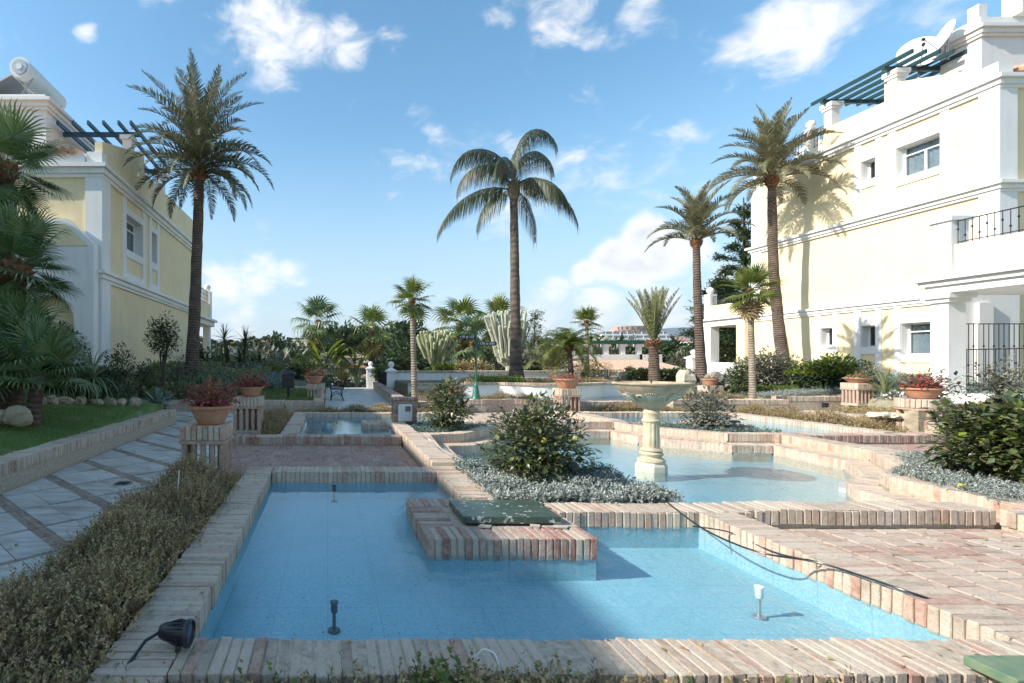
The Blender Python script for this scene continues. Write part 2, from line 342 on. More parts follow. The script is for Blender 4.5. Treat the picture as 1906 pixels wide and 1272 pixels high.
def M_trunk(name, c1, c2, ring=18, bstr=1.0):
    t = NT(name); w = t.n('TexWave', wave_type='BANDS', bands_direction='Z', Scale=ring / 6.28 * 1.0, Distortion=2.2, Detail=3.0); w.inputs['Detail Scale'].default_value = 3
    t.L.new(t.tc('Object'), w.inputs['Vector']); n = t.noise(24, 6, .75); n2 = t.noise(3, 4, .6)
    c = t.mix(w.outputs[1], c1, c2); c = t.mix(t.ramp(n, [(.4, (0, 0, 0)), (.7, (.8, .8, .8))]), c, tuple(k * .45 for k in c1))
    c = t.mix(t.ramp(n2, [(.4, (0, 0, 0)), (.7, (.6, .6, .6))]), c, tuple(min(1, k * 1.5) for k in c2))
    t.col(c); t.rough(.95); t.bump(t.math('ADD', w.outputs[1], t.math('MULTIPLY', n, 1.2)), bstr, .03); return t.m
m_trunk = M_trunk('palm_trunk', (.11, .075, .055), (.18, .13, .10), 24); m_trunk_pale = M_trunk('pale_palm_trunk', (.24, .19, .14), (.36, .30, .23), 30, .7)
m_bark = M_plain('bark', (.14, .10, .07), .95, .5, 12, None, .9, .03)
m_boots = M_plain('palm_boots', (.30, .15, .08), .95, .6, 18, None, 1, .03)
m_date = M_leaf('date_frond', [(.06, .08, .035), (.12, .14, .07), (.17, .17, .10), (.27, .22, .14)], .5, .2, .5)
m_date_sun = M_leaf('sunlit_date_frond', [(.12, .13, .06), (.19, .19, .10), (.26, .24, .14), (.36, .31, .19)], .5, .25, .5)  # paler copy of the date frond, sunshine put into its colour
m_queen = M_leaf('queen_frond', [(.03, .055, .02), (.05, .08, .03), (.10, .11, .05), (.20, .15, .09)], .45, .2, .5)
m_fan = M_leaf('fan_leaf', [(.07, .12, .04), (.13, .21, .07), (.21, .27, .13), (.09, .15, .05)], .4, .15, .6)
m_fan_y = M_leaf('yellow_fan_leaf', [(.08, .13, .02), (.16, .22, .04), (.25, .26, .06), (.1, .13, .03)], .4, .3, .5)
m_olive = M_leaf('olive_frond', [(.14, .17, .06), (.24, .26, .11), (.33, .32, .17), (.12, .15, .05)], .5, .25)
m_bushleaf = M_leaf('glossy_leaf', [(.025, .045, .015), (.055, .085, .025), (.12, .145, .04), (.07, .08, .04), (.26, .25, .11)], .32, .12, .7)
m_brightleaf = M_leaf('bright_leaf', [(.06, .10, .015), (.16, .22, .03), (.26, .32, .04), (.10, .16, .03)], .4, .3)
m_greyleaf = M_leaf('grey_leaf', [(.12, .13, .09), (.2, .2, .15), (.28, .27, .2), (.08, .09, .06)], .6, .15)
m_darkleaf = M_leaf('dark_leaf', [(.03, .055, .02), (.055, .09, .03), (.09, .13, .05)], .5, .12)
m_silver = M_leaf('silver_leaf', [(.19, .22, .19), (.29, .32, .28), (.38, .41, .36), (.47, .49, .44)], .7, .1)
m_silver_g = M_leaf('silver_green_leaf', [(.10, .17, .14), (.16, .24, .20), (.24, .31, .27)], .7, .1)
m_heath = M_leaf('heath_leaf', [(.30, .18, .09), (.44, .30, .16), (.56, .42, .21), (.34, .31, .12), (.62, .48, .27), (.24, .15, .08), (.25, .26, .10)], .8, .2)
m_heath_g = M_leaf('heath_green', [(.13, .19, .04), (.20, .28, .05), (.10, .14, .04)], .7, .3)
m_redleaf = M_leaf('red_leaf', [(.16, .03, .03), (.36, .05, .06), (.52, .11, .10), (.24, .12, .05), (.16, .15, .05), (.44, .06, .08)], .55, .2)
m_pinkleaf = M_leaf('pink_orange_leaf', [(.38, .12, .08), (.48, .20, .13), (.30, .09, .06), (.3, .2, .08)], .6, .2)
m_cactus = M_plain('cactus_skin', (.30, .32, .16), .7, 0, 6, (.40, .40, .24), .4, .02)
m_cactus_w = M_plain('pale_cactus_skin', (.48, .48, .36), .7, 0, 6, (.36, .37, .28), .4, .02)
m_agave = M_leaf('agave_leaf', [(.10, .16, .14), (.18, .24, .20), (.26, .32, .28)], .45, .05)
m_twig = M_plain('dry_twig', (.18, .13, .09), .95)
# ================================================================ terrain
def ridge_z(x, y):
    px = VX + F * x / max(y, 1)
    tab = [(-3000, 668), (-200, 664), (300, 656), (400, 654), (500, 645), (560, 648), (620, 632), (700, 634), (760, 638), (850, 645), (980, 652), (1080, 658), (1110, 648), (1140, 640), (1210, 636), (1270, 642), (1330, 655), (1500, 656), (4000, 668)]
    for (a, b), (c, d) in zip(tab, tab[1:]):
        if a <= px <= c: return (VY - (b + (d - b) * (px - a) / (c - a))) / F
    return .02
def sstep(a, b, x): t = min(1, max(0, (x - a) / (b - a))); return t * t * (3 - 2 * t)
def terrain_z(x, y):
    z = -.85
    r = math.hypot(x - 5, y - 8)
    d = max(0, (y - 34)) if y > 34 else 0
    out = max(0, abs(x - 5) - 45, -y - 30)
    z -= 14 * sstep(0, 70, d) + 14 * sstep(0, 90, out) * (1 - sstep(0, 70, d))
    if y > 120:
        k = sstep(120, 330, y); top = EYE + ridge_z(x, y) * 330
        z = z * (1 - k) + top * k if y < 330 else top - (y - 330) * .04 + 0
        if y >= 330: z = max(-40, top - (y - 330) * .09)
        z += 1.6 * math.sin(x * .05) * math.sin(y * .043) * k
    return z
def build_terrain():
    xs = np.concatenate([-np.geomspace(12000, 80, 26), np.linspace(-76, 90, 43), np.geomspace(96, 12000, 26)])
    ys = np.concatenate([-np.geomspace(6000, 40, 14), np.linspace(-34, 120, 30), np.linspace(128, 420, 40), np.geomspace(440, 14000, 22)])
    V = [(x, y, terrain_z(x, y)) for y in ys for x in xs]; n = len(xs)
    Fs = [(j * n + i, j * n + i + 1, (j + 1) * n + i + 1, (j + 1) * n + i) for j in range(len(ys) - 1) for i in range(n - 1)]
    m = M_plain('dry_hillside', (.16, .16, .08), .95, 0, .05, (.09, .12, .05), .5, .2)
    tag(link('terrain', fastmesh('terrain', V, Fs, m, True)), kind='structure')
    # mountains far off, the blue of the haze put into their colour
    mm = M_plain('hazed_mountain_scrub', (.075, .10, .12), .95, 0, .004, (.10, .13, .15), .3, 3)
    prof = [(-6000, 14), (-3000, 18), (-1200, 26), (300, 28), (700, 34), (980, 40), (1100, 52), (1160, 57), (1220, 60), (1290, 66), (1360, 58), (1500, 44), (2000, 36), (2600, 30), (5000, 14)]
    V = []; Yd = 6500
    for i in range(200):
        px = -5000 + i * 50
        for (a, b), (c, d) in zip(prof, prof[1:]):
            if a <= px <= c: h = b + (d - b) * (px - a) / (c - a)
        h += 2.5 * math.sin(px * .021) + 1.8 * math.sin(px * .057 + 1)
        X = (px - VX) / F * Yd; V += [(X, Yd - 1800, -60), (X, Yd, h / F * Yd), (X, Yd + 1800, -60)]
    Fs = []
    for i in range(199):
        for k in (0, 1): Fs.append((i * 3 + k, (i + 1) * 3 + k, (i + 1) * 3 + k + 1, i * 3 + k + 1))
    tag(link('mountains', fastmesh('mountains', V, Fs, mm, True)), kind='structure')
build_terrain()

# ================================================================ bricks
def brick_geo(lx, ly, lz, c=.006, jit=.0015, seed=0):
    """brick lying with its centre at the origin, edges worn round"""
    rr = random.Random(seed); X, Y, Z = lx / 2, ly / 2, lz / 2; V = []; idx = {}
    for sx in (-1, 1):
        for sy in (-1, 1):
            for sz in (-1, 1):
                k = c * rr.uniform(.6, 1.7); j = lambda: rr.uniform(-jit, jit)
                p = (sx * X + j(), sy * Y + j(), sz * Z + j())
                for a in range(3):
                    q = list(p)
                    for b in range(3):
                        if b != a: q[b] -= (sx, sy, sz)[b] * k
                    idx[(sx, sy, sz, a)] = len(V); V.append(tuple(q))
    Fs = []
    S = (-1, 1)
    def g(s, a): return idx[(s[0], s[1], s[2], a)]
    for a in range(3):
        b, c_ = (a + 1) % 3, (a + 2) % 3
        for s in S:
            q = []
            for (u, v) in ((-1, -1), (1, -1), (1, 1), (-1, 1)):
                t = [0, 0, 0]; t[a] = s; t[b] = u; t[c_] = v; q.append(g(t, a))
            Fs.append(q if s > 0 else q[::-1])
    for a in range(3):       # edge chamfers run along axis a
        b, c_ = (a + 1) % 3, (a + 2) % 3
        for u in S:
            for v in S:
                t0 = [0, 0, 0]; t1 = [0, 0, 0]; t0[a] = -1; t1[a] = 1
                for t in (t0, t1): t[b] = u; t[c_] = v
                q = [g(t0, b), g(t1, b), g(t1, c_), g(t0, c_)]; Fs.append(q if u * v > 0 else q[::-1])
    for sx in S:
        for sy in S:
            for sz in S:
                q = [g((sx, sy, sz), 0), g((sx, sy, sz), 1), g((sx, sy, sz), 2)]
                Fs.append((q if sx * sy * sz > 0 else q[::-1]) + [])
    return V, Fs
_bm = {}
def brick_mesh(lx, ly, lz, mat, n=4):
    k = (round(lx, 3), round(ly, 3), round(lz, 3), mat.name)
    if k not in _bm:
        L_ = []
        for i in range(n):
            b = MB(); V, Fs = brick_geo(lx, ly, lz, min(.006, ly * .09, lz * .12), .0018, i + 3); b.add(V, Fs, mat); L_.append(b.mesh('brick'))
        _bm[k] = L_
    return random.choice(_bm[k])
class Bricks:
    """collects bricks either as objects (parts) or joined in one stuff part"""
    def __init__(s, parent, mat, single, name='brick'): s.p = parent; s.mat = mat; s.single = single; s.mb = MB(); s.n = 0; s.name = name
    def put(s, c, dims, rz=0, tilt=0, ry=0):
        s.n += 1
        if s.single and s.n <= 298:
            link(s.name, brick_mesh(*dims, s.mat), s.p, c, (tilt, ry, rz))
        else:
            V, Fs = brick_geo(*dims, min(.005, dims[1] * .09, dims[2] * .12), .0015, s.n)
            M = Matrix.Rotation(rz, 3, 'Z') @ Matrix.Rotation(ry, 3, 'Y') @ Matrix.Rotation(tilt, 3, 'X'); cv = Vector(c)
            s.mb.add([tuple(M @ Vector(v) + cv) for v in V], Fs, s.mat)
    def done(s):
        if s.mb.v: tag(s.mb.build(s.name + 's', parent=s.p), kind='stuff')

def kerb(label, x0, x1, y0, y1, top, base=-.02, pitch=.05, single=False, mat=None, group=None, bh=.13, wall=m_wallbrick, cat='brick kerb', body_mat=None):
    """a run of bricks on edge, their length across the run, on a mortar bed; coordinates are world"""
    ox, oy = (x0 + x1) / 2, (y0 + y1) / 2
    t = empty('brick_kerb', (ox, oy, base), label, cat, group); mat = mat or m_brick
    hx, hy = (x1 - x0) / 2, (y1 - y0) / 2; tz = top - base
    b = MB(); b.box(-hx + .012, hx - .012, -hy + .012, hy - .012, -.12 if base > -.3 else 0, tz - .004, m_mortar); b.build('mortar_bed', parent=t)
    along_x = hx > hy; Lr = 2 * max(hx, hy); n = max(1, int(round(Lr / pitch))); p = Lr / n; w = 2 * min(hx, hy)
    B = Bricks(t, mat, single); h = min(bh, tz + .1)
    for i in range(n):
        s = -Lr / 2 + (i + .5) * p; dz = random.uniform(-.007, .005) + .004 * math.sin(i * .37); off = random.uniform(-.003, .004)
        c = (s, off, tz - h / 2 + dz) if along_x else (off, s, tz - h / 2 + dz)
        B.put(c, (w * random.uniform(.985, 1.015), p - random.uniform(.004, .009), h), (PI / 2 if along_x else 0) + random.uniform(-.018, .018), random.uniform(-.02, .02))
    B.done()
    low = tz - h
    if low > .06:                                      # courses of bricks laid flat below the capping
        courses = int(low / .055); WB = Bricks(t, wall, single and Lr < 6, 'wall_brick'); ch = low / courses
        for k in range(courses):
            if B.n > 0 and single is False and k > 3: pass
            L2 = Lr - .03; m = int(L2 / .25); q = L2 / m
            for i in range(m + (k % 2)):
                s = -L2 / 2 + (i + .5 - (.5 if k % 2 else 0)) * q; ln = q - .012
                if k % 2 and i in (0, m): ln = q / 2 - .012; s = (-L2 / 2 + q / 4) if i == 0 else (L2 / 2 - q / 4)
                zc = (k + .5) * ch; wd = w - .04
                if along_x: WB.put((s, random.uniform(-.003, .003), zc), (ln, wd, ch - .011), 0)
                else: WB.put((random.uniform(-.003, .003), s, zc), (wd, ln, ch - .011), 0)
        WB.done()
    return t
def ring_kerb(label, inner, outer, top, base, pitch=.055, single=False, mat=None, bh=.13, cat='brick kerb', skip=(), name='brick_kerb'):
    """bricks radial along a closed or open polyline; inner edge faces the water"""
    t = empty(name, (inner[0][0], inner[0][1], base), label, cat); mat = mat or m_brick; o = Vector((inner[0][0], inner[0][1], 0))
    B = Bricks(t, mat, single); bed = MB(); tz = top - base; h = min(bh, tz + .08)
    for i in range(len(inner) - 1):
        if i in skip: continue
        a, b = Vector((*inner[i], 0)) - o, Vector((*inner[i + 1], 0)) - o; c, d = Vector((*outer[i], 0)) - o, Vector((*outer[i + 1], 0)) - o
        poly = [a, b, d, c]; cen = sum(poly, Vector()) / 4
        q = [tuple((p + (cen - p).normalized() * .014).xy) for p in poly]
        bed.prism(q, -.12, tz - .004, m_mortar)
        dr = (b - a); Ls = dr.length; dr.normalize(); nrm = Vector((-dr.y, dr.x, 0)); 
        if (c + d - a - b).dot(nrm) < 0: nrm = -nrm
        wd = abs(((c + d) / 2 - (a + b) / 2).dot(nrm)); n = max(1, int(round(Ls / pitch))); p = Ls / n
        sc = (c - a).dot(dr); sd = (d - b).dot(dr)
        lo, hi = min(0, sc), Ls + max(0, sd)
        k = lo + p / 2
        while k < hi:
            # how far this brick reaches between the inner and the outer edge
            f0, f1 = 0.0, 1.0
            if k < 0: f0 = k / sc if sc < 0 else 0
            if k > Ls: f0 = max(f0, (k - Ls) / sd) if sd > 0 else f0
            if sc > 0 and k < sc: f1 = k / sc
            if sd < 0 and k > Ls + sd: f1 = min(f1, (Ls - k) / (-sd))
            if f1 - f0 > .15:
                m = a + dr * k + nrm * wd * (f0 + f1) / 2
                B.put((m.x, m.y, tz - h / 2 + random.uniform(-.004, .003)), (wd * (f1 - f0), p - .006, h), math.atan2(nrm.y, nrm.x) + random.uniform(-.02, .02))
            k += p
    bed.build('mortar_bed', parent=t); B.done(); return t
def slab(name, poly, z0, z1, mat, kind='structure'):
    b = MB(); b.prism(poly, z0, z1, mat); return tag(b.build(name), kind=kind)
def sheet(name, V, Fs, mat, kind='structure'):
    me = bpy.data.meshes.new(name); me.from_pydata(V, [], Fs); me.materials.append(mat); me.update(); return tag(link(name, me), kind=kind)
def offs(poly, d):
    n = len(poly); out = []
    for i in range(n):
        a, b, c = Vector(poly[i - 1]), Vector(poly[i]), Vector(poly[(i + 1) % n])
        e1 = (b - a).normalized(); e2 = (c - b).normalized(); n1 = Vector((e1.y, -e1.x)); n2 = Vector((e2.y, -e2.x))
        m = (n1 + n2).normalized(); k = d / max(.45, m.dot(n1)); out.append(tuple(b + m * k))
    return out
def pool(poly, zw, zf, nm='pool_basin'):
    n = len(poly); V = [(x, y, zf) for x, y in poly] + [(x, y, zw + .03) for x, y in poly]
    a = sum(poly[i][0] * poly[(i + 1) % n][1] - poly[(i + 1) % n][0] * poly[i][1] for i in range(n))
    if a < 0: poly = poly[::-1]; V = [(x, y, zf) for x, y in poly] + [(x, y, zw + .03) for x, y in poly]
    V = [(x, y, z if z < zw else zw - .004) for x, y, z in V]; q = offs(poly, .007); V = [(q[i % n][0], q[i % n][1], v[2]) for i, v in enumerate(V)]
    sheet(nm, V, [tuple(range(n))] + [(i, n + i, n + (i + 1) % n, (i + 1) % n) for i in range(n)], m_pool)
    sheet('water', [(x, y, zw) for x, y in poly], [tuple(range(n))], m_water)

# ---- pools: the garden is symmetric about (4.5, 7.2)
CX, CY = 4.5, 7.2
def Lpool(): return [(-.62, 2.22), (2.97, 2.22), (2.97, 4.09), (1.2, 4.09), (1.2, 5.60), (-.62, 5.60)]
pool(Lpool(), .035, -.14)
pool([(-.5, 8.55), (1.2, 8.55), (1.2, 10.31), (2.97, 10.31), (2.97, 12.06), (-.5, 12.06)], .06, -.26)
pool([(9.5, 12.12), (6.03, 12.12), (6.03, 10.31), (7.8, 10.31), (7.8, 8.72), (9.5, 8.72)], .06, -.26)
pool([(9.6, 2.22), (5.75, 2.22), (5.75, 4.09), (7.8, 4.09), (7.8, 5.60), (9.6, 5.60)], .035, -.30)
# central basin, water lower
BAS = [(3.35, 4.42), (5.55, 4.42), (5.62, 5.45), (5.9, 5.82), (6.45, 6.12), (7.13, 7.05), (7.22, 8.28), (6.62, 8.34), (5.66, 9.31), (5.55, 10.03), (3.45, 10.03),
       (3.34, 9.31), (2.4, 8.36), (1.95, 8.28), (1.86, 7.2), (1.95, 6.1), (2.45, 6.05), (3.3, 5.15)]
pool(BAS, -.15, -.27)
OUT = offs(BAS, .26); OUT2 = offs(BAS, .48)
lp = BAS + [BAS[0]]; lo = OUT + [OUT[0]]; lo2 = OUT2 + [OUT2[0]]
ring_kerb('low brick step running round the water of the fountain basin', lp[1:], lo[1:], .0, -.25, .06, False, skip=())
# upper kerb round the basin, one step higher, split by what it borders
def up(label, i0, i1): ring_kerb(label, lo[i0:i1 + 1], lo2[i0:i1 + 1], .155, -.1, .058, False)
up('stepped upper brick kerb behind the fountain basin, between the two back shrub beds', 9, 10)
up('pale upper brick kerb zigzagging before the shrub bed behind and right of the fountain', 5, 9)
up('upper brick kerb zigzagging before the shrub bed behind and left of the fountain', 10, 14)
up('pale upper brick kerb at the right tip of the fountain basin', 1, 5)
up('upper brick kerb hidden between the near citrus bed and the fountain basin', 14, 17)
# solid ground under everything in the garden, cut round the pools by building it in blocks
def ground_block(x0, x1, y0, y1, top=-.02, mat=m_soil, nm='garden_soil'): slab(nm, [(x0, y0), (x1, y0), (x1, y1), (x0, y1)], -.8, top, mat)
ground_block(-.91, 13, .4, 1.96, -.03)
ground_block(-14, -3.36, -2, 13.8, -.03); ground_block(-1.5, -.63, -2, 14.1, -.03); ground_block(-3.36, -1.5, -2, 14.1, -.02)
ground_block(9.62, 20, 1.96, 13.6, -.03)
ground_block(-.63, 9.6, 12.2, 13.6, -.03)
# ---- kerbs of the near pool
kerb('sunlit and shaded brick kerb along the near edge of the front pool', -.62, 3.27, 1.96, 2.22, .15, -.25, .052, True, bh=.14)
kerb('long shaded brick kerb between the front pool and the brown heath hedge', -.91, -.62, 1.90, 5.90, .15, -.02, .052, True)
kerb('sunlit brick kerb between the front pool and the terracotta floor, crossed by a black cable', 2.97, 3.27, 2.225, 4.085, .15, -.02, .052, True)
kerb('shaded brick kerb across the back of the front pool, before the dark sunken floor', -.615, 1.195, 5.605, 5.9, .15, -.06, .052, True)
kerb('short sunlit brick kerb in front of the silver plants, right of the green lid', 1.85, 3.40, 4.09, 4.37, .15, -.02, .058, True, mat=m_brick)
kerb('long sunlit brick kerb between the fountain basin and the terracotta floor', 3.41, 5.45, 4.15, 4.42, .15, .0, .066, True, bh=.125)
kerb('brick kerb at the right picture edge beyond the terracotta floor', 5.45, 5.74, 2.0, 4.15, .15, -.02, .055, True)
kerb('brick kerb edging the silver bed of the big right shrub', 5.75, 7.6, 4.10, 4.37, .15, -.02, .06, False)
kerb('brick kerb between the left arm of the front pool and the silver plants', 1.2, 1.49, 4.53, 5.9, .15, -.02, .052, True)
kerb('raised brick band running back from the front pool towards the meter pillar', 1.21, 1.49, 5.905, 9.85, .20, -.02, .06, True)
# ---- kerbs round the back left pool
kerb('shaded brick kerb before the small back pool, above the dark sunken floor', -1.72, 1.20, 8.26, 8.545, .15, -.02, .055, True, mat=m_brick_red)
kerb('narrow brick kerb up the left side of the small back pool', -.80, -.505, 8.55, 12.06, .15, -.02, .06, False)
kerb('brick kerb along the far edge of the small back pool, before the low brown hedge', -.80, 3.0, 12.065, 12.34, .15, -.02, .06, False)
kerb('brick kerb under the citrus bed behind the small back pool', 1.5, 2.97, 10.02, 10.3, .15, -.02, .06, False)
kerb('brick kerb running back beside the left of the rear walkway', 2.975, 3.26, 10.3, 12.06, .15, -.02, .06, False)
# ---- kerbs round the back right pool
kerb('pale brick kerb running back to the square brick pedestal in the middle', 5.74, 6.02, 10.3, 12.4, .17, -.02, .055, False)
kerb('brick kerb along the far edge of the back right pool, before a low hedge', 6.03, 9.78, 12.125, 12.4, .16, -.02, .06, False)
kerb('long sunlit brick kerb up the right side of the back right pool', 9.51, 9.79, 8.72, 12.12, .16, -.02, .06, False)
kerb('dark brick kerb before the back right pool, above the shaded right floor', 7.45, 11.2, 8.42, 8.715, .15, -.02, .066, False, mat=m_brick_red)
kerb('brick kerb under the grey shrub bed behind the fountain', 6.03, 7.79, 10.02, 10.3, .15, -.02, .06, False)
kerb('pale brick kerb beside the right arm of the fountain basin', 7.5, 7.79, 6.0, 8.4, .155, -.02, .06, False)
# ---- brick platforms standing in the pools
def platform(label, x0, x1, y0, y1, single, mat):
    t = empty('brick_platform', ((x0 + x1) / 2, (y0 + y1) / 2, -.3), label, 'brick platform'); hx, hy = (x1 - x0) / 2, (y1 - y0) / 2
    b = MB(); b.box(-hx + .008, hx - .008, -hy + .008, hy - .008, 0, .33, m_pool); b.box(-hx + .012, hx - .012, -hy + .012, hy - .012, .33, .441, m_mortar); b.build('mortar_bed', parent=t)
    B = Bricks(t, mat, single); h = .15; w = .26
    def run(a0, a1, fixed, axis):
        n = int(round((a1 - a0) / .05)); p = (a1 - a0) / n
        for i in range(n):
            s = a0 + (i + .5) * p; z = .45 - h / 2 + random.uniform(-.006, .004)
            c = (s, fixed, z) if axis == 'x' else (fixed, s, z)
            B.put(c, (w, p - .011, h), (PI / 2 if axis == 'x' else 0) + random.uniform(-.03, .03), random.uniform(-.03, .03))
    run(-hx + .05, hx - .05, -hy + w / 2, 'x'); run(-hx + .03, hx - .03, hy - w / 2, 'x')
    run(-hy + w, hy - w, -hx + w / 2, 'y'); run(-hy + w, hy - w, hx - w / 2, 'y')
    for sx in (-1, 1): B.put((sx * (hx - .025), -hy + w / 2, .45 - h / 2), (w, .045, h), PI / 2)
    B.done(); return t
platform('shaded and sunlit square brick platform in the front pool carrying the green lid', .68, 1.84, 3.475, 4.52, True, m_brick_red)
platform('small brick platform in the small back pool, beside the meter pillar', .68, 1.195, 9.9, 10.6, False, m_brick)
platform('small brick platform in the back right pool, behind the grey shrub', 7.3, 8.2, 9.85, 10.6, False, m_brick)
# ---- planting beds
BED = [('silver', [(1.5, 4.38), (3.06, 4.38), (2.98, 4.98), (2.3, 5.6), (1.62, 5.62), (1.5, 5.9)])]
def bed(poly, z=.10): slab('planting_soil', poly, -.6, z, m_soil)
bed([(1.5, 4.38), (3.1, 4.38), (3.0, 5.0), (2.2, 5.7), (1.5, 5.75)])
bed([(1.5, 8.75), (2.1, 8.75), (3.05, 9.7), (3.1, 10.01), (1.5, 10.01)])
bed([(5.9, 10.01), (5.95, 9.75), (6.9, 8.85), (7.4, 8.8), (7.78, 8.75), (7.78, 10.01)])
bed([(5.85, 4.38), (7.7, 4.38), (7.7, 6.6), (7.3, 6.6), (6.8, 5.9), (6.1, 5.55)])
# ---- terracotta floors
def tiled_floor(label_kind, x0, x1, y0, y1, z, tx, ty, mat, single, stag='x', parent_name='terracotta_floor'):
    p = slab(parent_name, [(x0, y0), (x1, y0), (x1, y1), (x0, y1)], -.6, z - .006, m_joint)
    B = Bricks(p, mat, single, 'floor_tile'); ni = int((x1 - x0) / tx); nj = int((y1 - y0) / ty)
    order = []
    for i in range(-1, ni + 1):
        for j in range(-1, nj + 1):
            cx = x0 + (i + .5) * tx; cy = y0 + (j + .5) * ty
            if stag == 'y' and i % 2: cy += ty / 2
            if stag == 'x' and j % 2: cx += tx / 2
            ax, bx = max(cx - tx / 2 + .005, x0 + .004), min(cx + tx / 2 - .005, x1 - .004); ay, by = max(cy - ty / 2 + .005, y0 + .004), min(cy + ty / 2 - .005, y1 - .004)
            if bx - ax < .03 or by - ay < .03: continue
            order.append((cy, ax, bx, ay, by))
    order.sort()
    for (_, ax, bx, ay, by) in order:
        B.put(((ax + bx) / 2, (ay + by) / 2, z - .012 + random.uniform(-.002, .0015)), (bx - ax, by - ay, .03))
    B.done(); return p
tiled_floor('', 3.275, 5.44, 1.5, 4.14, .0, .225, .112, m_floor_tile, True, 'y')
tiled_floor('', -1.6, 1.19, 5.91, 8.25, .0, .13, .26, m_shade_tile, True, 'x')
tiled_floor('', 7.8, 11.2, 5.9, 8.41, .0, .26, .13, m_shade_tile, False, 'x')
tiled_floor('', 3.27, 5.73, 10.5, 13.58, .02, .28, .28, m_floor_tile, False, 'x', 'rear_floor')
slab('terracotta_floor', [(1.5, 5.95), (1.75, 5.95), (1.5, 8.6)], -.6, .1, m_joint)
# ---- slate path laid on the diagonal
def clip(poly, a, b, c):        # keep a*x + b*y <= c
    out = []
    for i in range(len(poly)):
        p, q = poly[i], poly[(i + 1) % len(poly)]; fp = a * p[0] + b * p[1] - c; fq = a * q[0] + b * q[1] - c
        if fp <= 0: out.append(p)
        if fp * fq < 0: t = fp / (fp - fq); out.append((p[0] + t * (q[0] - p[0]), p[1] + t * (q[1] - p[1])))
    return out
def area(p): return abs(sum(p[i][0] * p[(i + 1) % len(p)][1] - p[(i + 1) % len(p)][0] * p[i][1] for i in range(len(p)))) / 2
def slate_path():
    x0, x1, y0, y1 = -3.35, -1.5, .8, 11.3
    base = slab('path', [(x0, y0), (x1, y0), (x1, y1), (x1 + .85, y1), (x1 + .85, 14.08), (-5.2, 14.08), (-5.2, y1), (x0, y1)], -.6, -.012, m_band)
    S = .665; s2 = math.sqrt(2)
    regions = [(x0, x1, y0, y1 + .0), (-5.2, x1 + .85, y1, 14.08)]
    for (rx0, rx1, ry0, ry1) in regions:
        for iu in range(-8, 22):
            for iv in range(-2, 30):
                u0 = 1.27 + iu * S; v0 = 5.29 - 10 * S + iv * S
                parts = [(u0 + .06, u0 + S / 2 + random.uniform(-.06, .06)), None]
                mid = parts[0][1]
                for (ua, ub) in ((u0 + .062, mid - .004), (mid + .004, u0 + S - .062)):
                    va, vb = v0 + .026, v0 + S - .026
                    poly = [((u - v) / s2, (u + v) / s2) for (u, v) in ((ua, va), (ub, va), (ub, vb), (ua, vb))]
                    for (a, b, c) in ((-1, 0, -rx0 - .01), (1, 0, rx1), (0, -1, -ry0), (0, 1, ry1)):
                        poly = clip(poly, a, b, c)
                        if len(poly) < 3: break
                    if len(poly) < 3 or area(poly) < .006: continue
                    cx = sum(p[0] for p in poly) / len(poly); cy = sum(p[1] for p in poly) / len(poly)
                    if cy < 2.2: pass
                    m = MB(); z1 = .0 + random.uniform(-.002, .003); m.prism([(p[0] - cx, p[1] - cy) for p in poly], -.03, z1, m_slate)
                    m.build('paving_slab', parent=base, loc=(cx, cy, 0))
        # thin brick strips between the slabs, the wide ones double
    mbb = MB()
    for iu in range(-8, 22):
        u = 1.27 + iu * S
        for k in (-1, 1):
            a, b = u + (.002 if k > 0 else -.056), u + (.056 if k > 0 else -.002)
            v = -1.4
            while v < 16:
                poly = [((p - q) / s2, (p + q) / s2) for (p, q) in ((a, v + .004), (b, v + .004), (b, v + .236), (a, v + .236))]; v += .24
                for (aa, bb, c) in ((-1, 0, -x0 - .01), (1, 0, x1), (0, -1, -y0), (0, 1, y1)):
                    poly = clip(poly, aa, bb, c)
                    if len(poly) < 3: break
                if len(poly) >= 3: mbb.prism(poly, -.02, -.005 + random.uniform(-.002, .002), m_band)
    tag(mbb.build('band_bricks', parent=base), kind='stuff')
    b = MB(); b.lathe([(.001, .004), (.09, .004), (.1, .006), (.105, .004), (.105, -.01)], 20, M_plain('drain_iron', (.32, .30, .26), .6, .5, 40), (0, 0, 0))
    for k in range(-3, 4): b.box(-.07, .07, k * .022 - .004, k * .022 + .004, .004, .008, m_blackp)
    tag(b.build('drain_cover', loc=(*AT(229, 901, 0), .003)), 'small round drain cover set in the wet slate path', 'drain')
    return base
slate_path()
kerb('long brick retaining wall between the slate path and the left lawn', -3.64, -3.352, 1.2, 11.3, .31, -.02, .052, True, wall=m_wallbrick, cat='brick wall')
kerb('low brick wall closing the far end of the slate path', -5.3, -1.2, 14.1, 14.38, .30, -.02, .06, False, cat='brick wall')
kerb('low brick wall before the left strip of grass with the black litter bin', -1.19, -.12, 14.1, 14.38, .28, -.02, .06, False, cat='brick wall')
kerb('long brick wall edging the left of the far walkway, beside the bench', -.40, -.12, 14.385, 26, .32, -.02, .07, False, cat='brick wall')
# far walkway
def far_walk():
    p = slab('walkway', [(-.11, 13.2), (2.2, 13.2), (2.5, 27.4), (-.11, 27.4)], -.6, .0, m_band)
    B = MB()
    y = 13.22
    while y < 27.3:
        x = -.1; d = random.uniform(.3, .42)
        while x < 2.15 + (y - 13) * .018:
            w = random.uniform(.4, .7); B.box(x + .008, min(x + w, 2.2 + (y - 13) * .018) - .008, y + .008, y + d - .008, -.02, .006 + random.uniform(-.002, .003), m_slate); x += w
        y += d
    tag(B.build('paving_slabs', parent=p), kind='stuff')
far_walk()
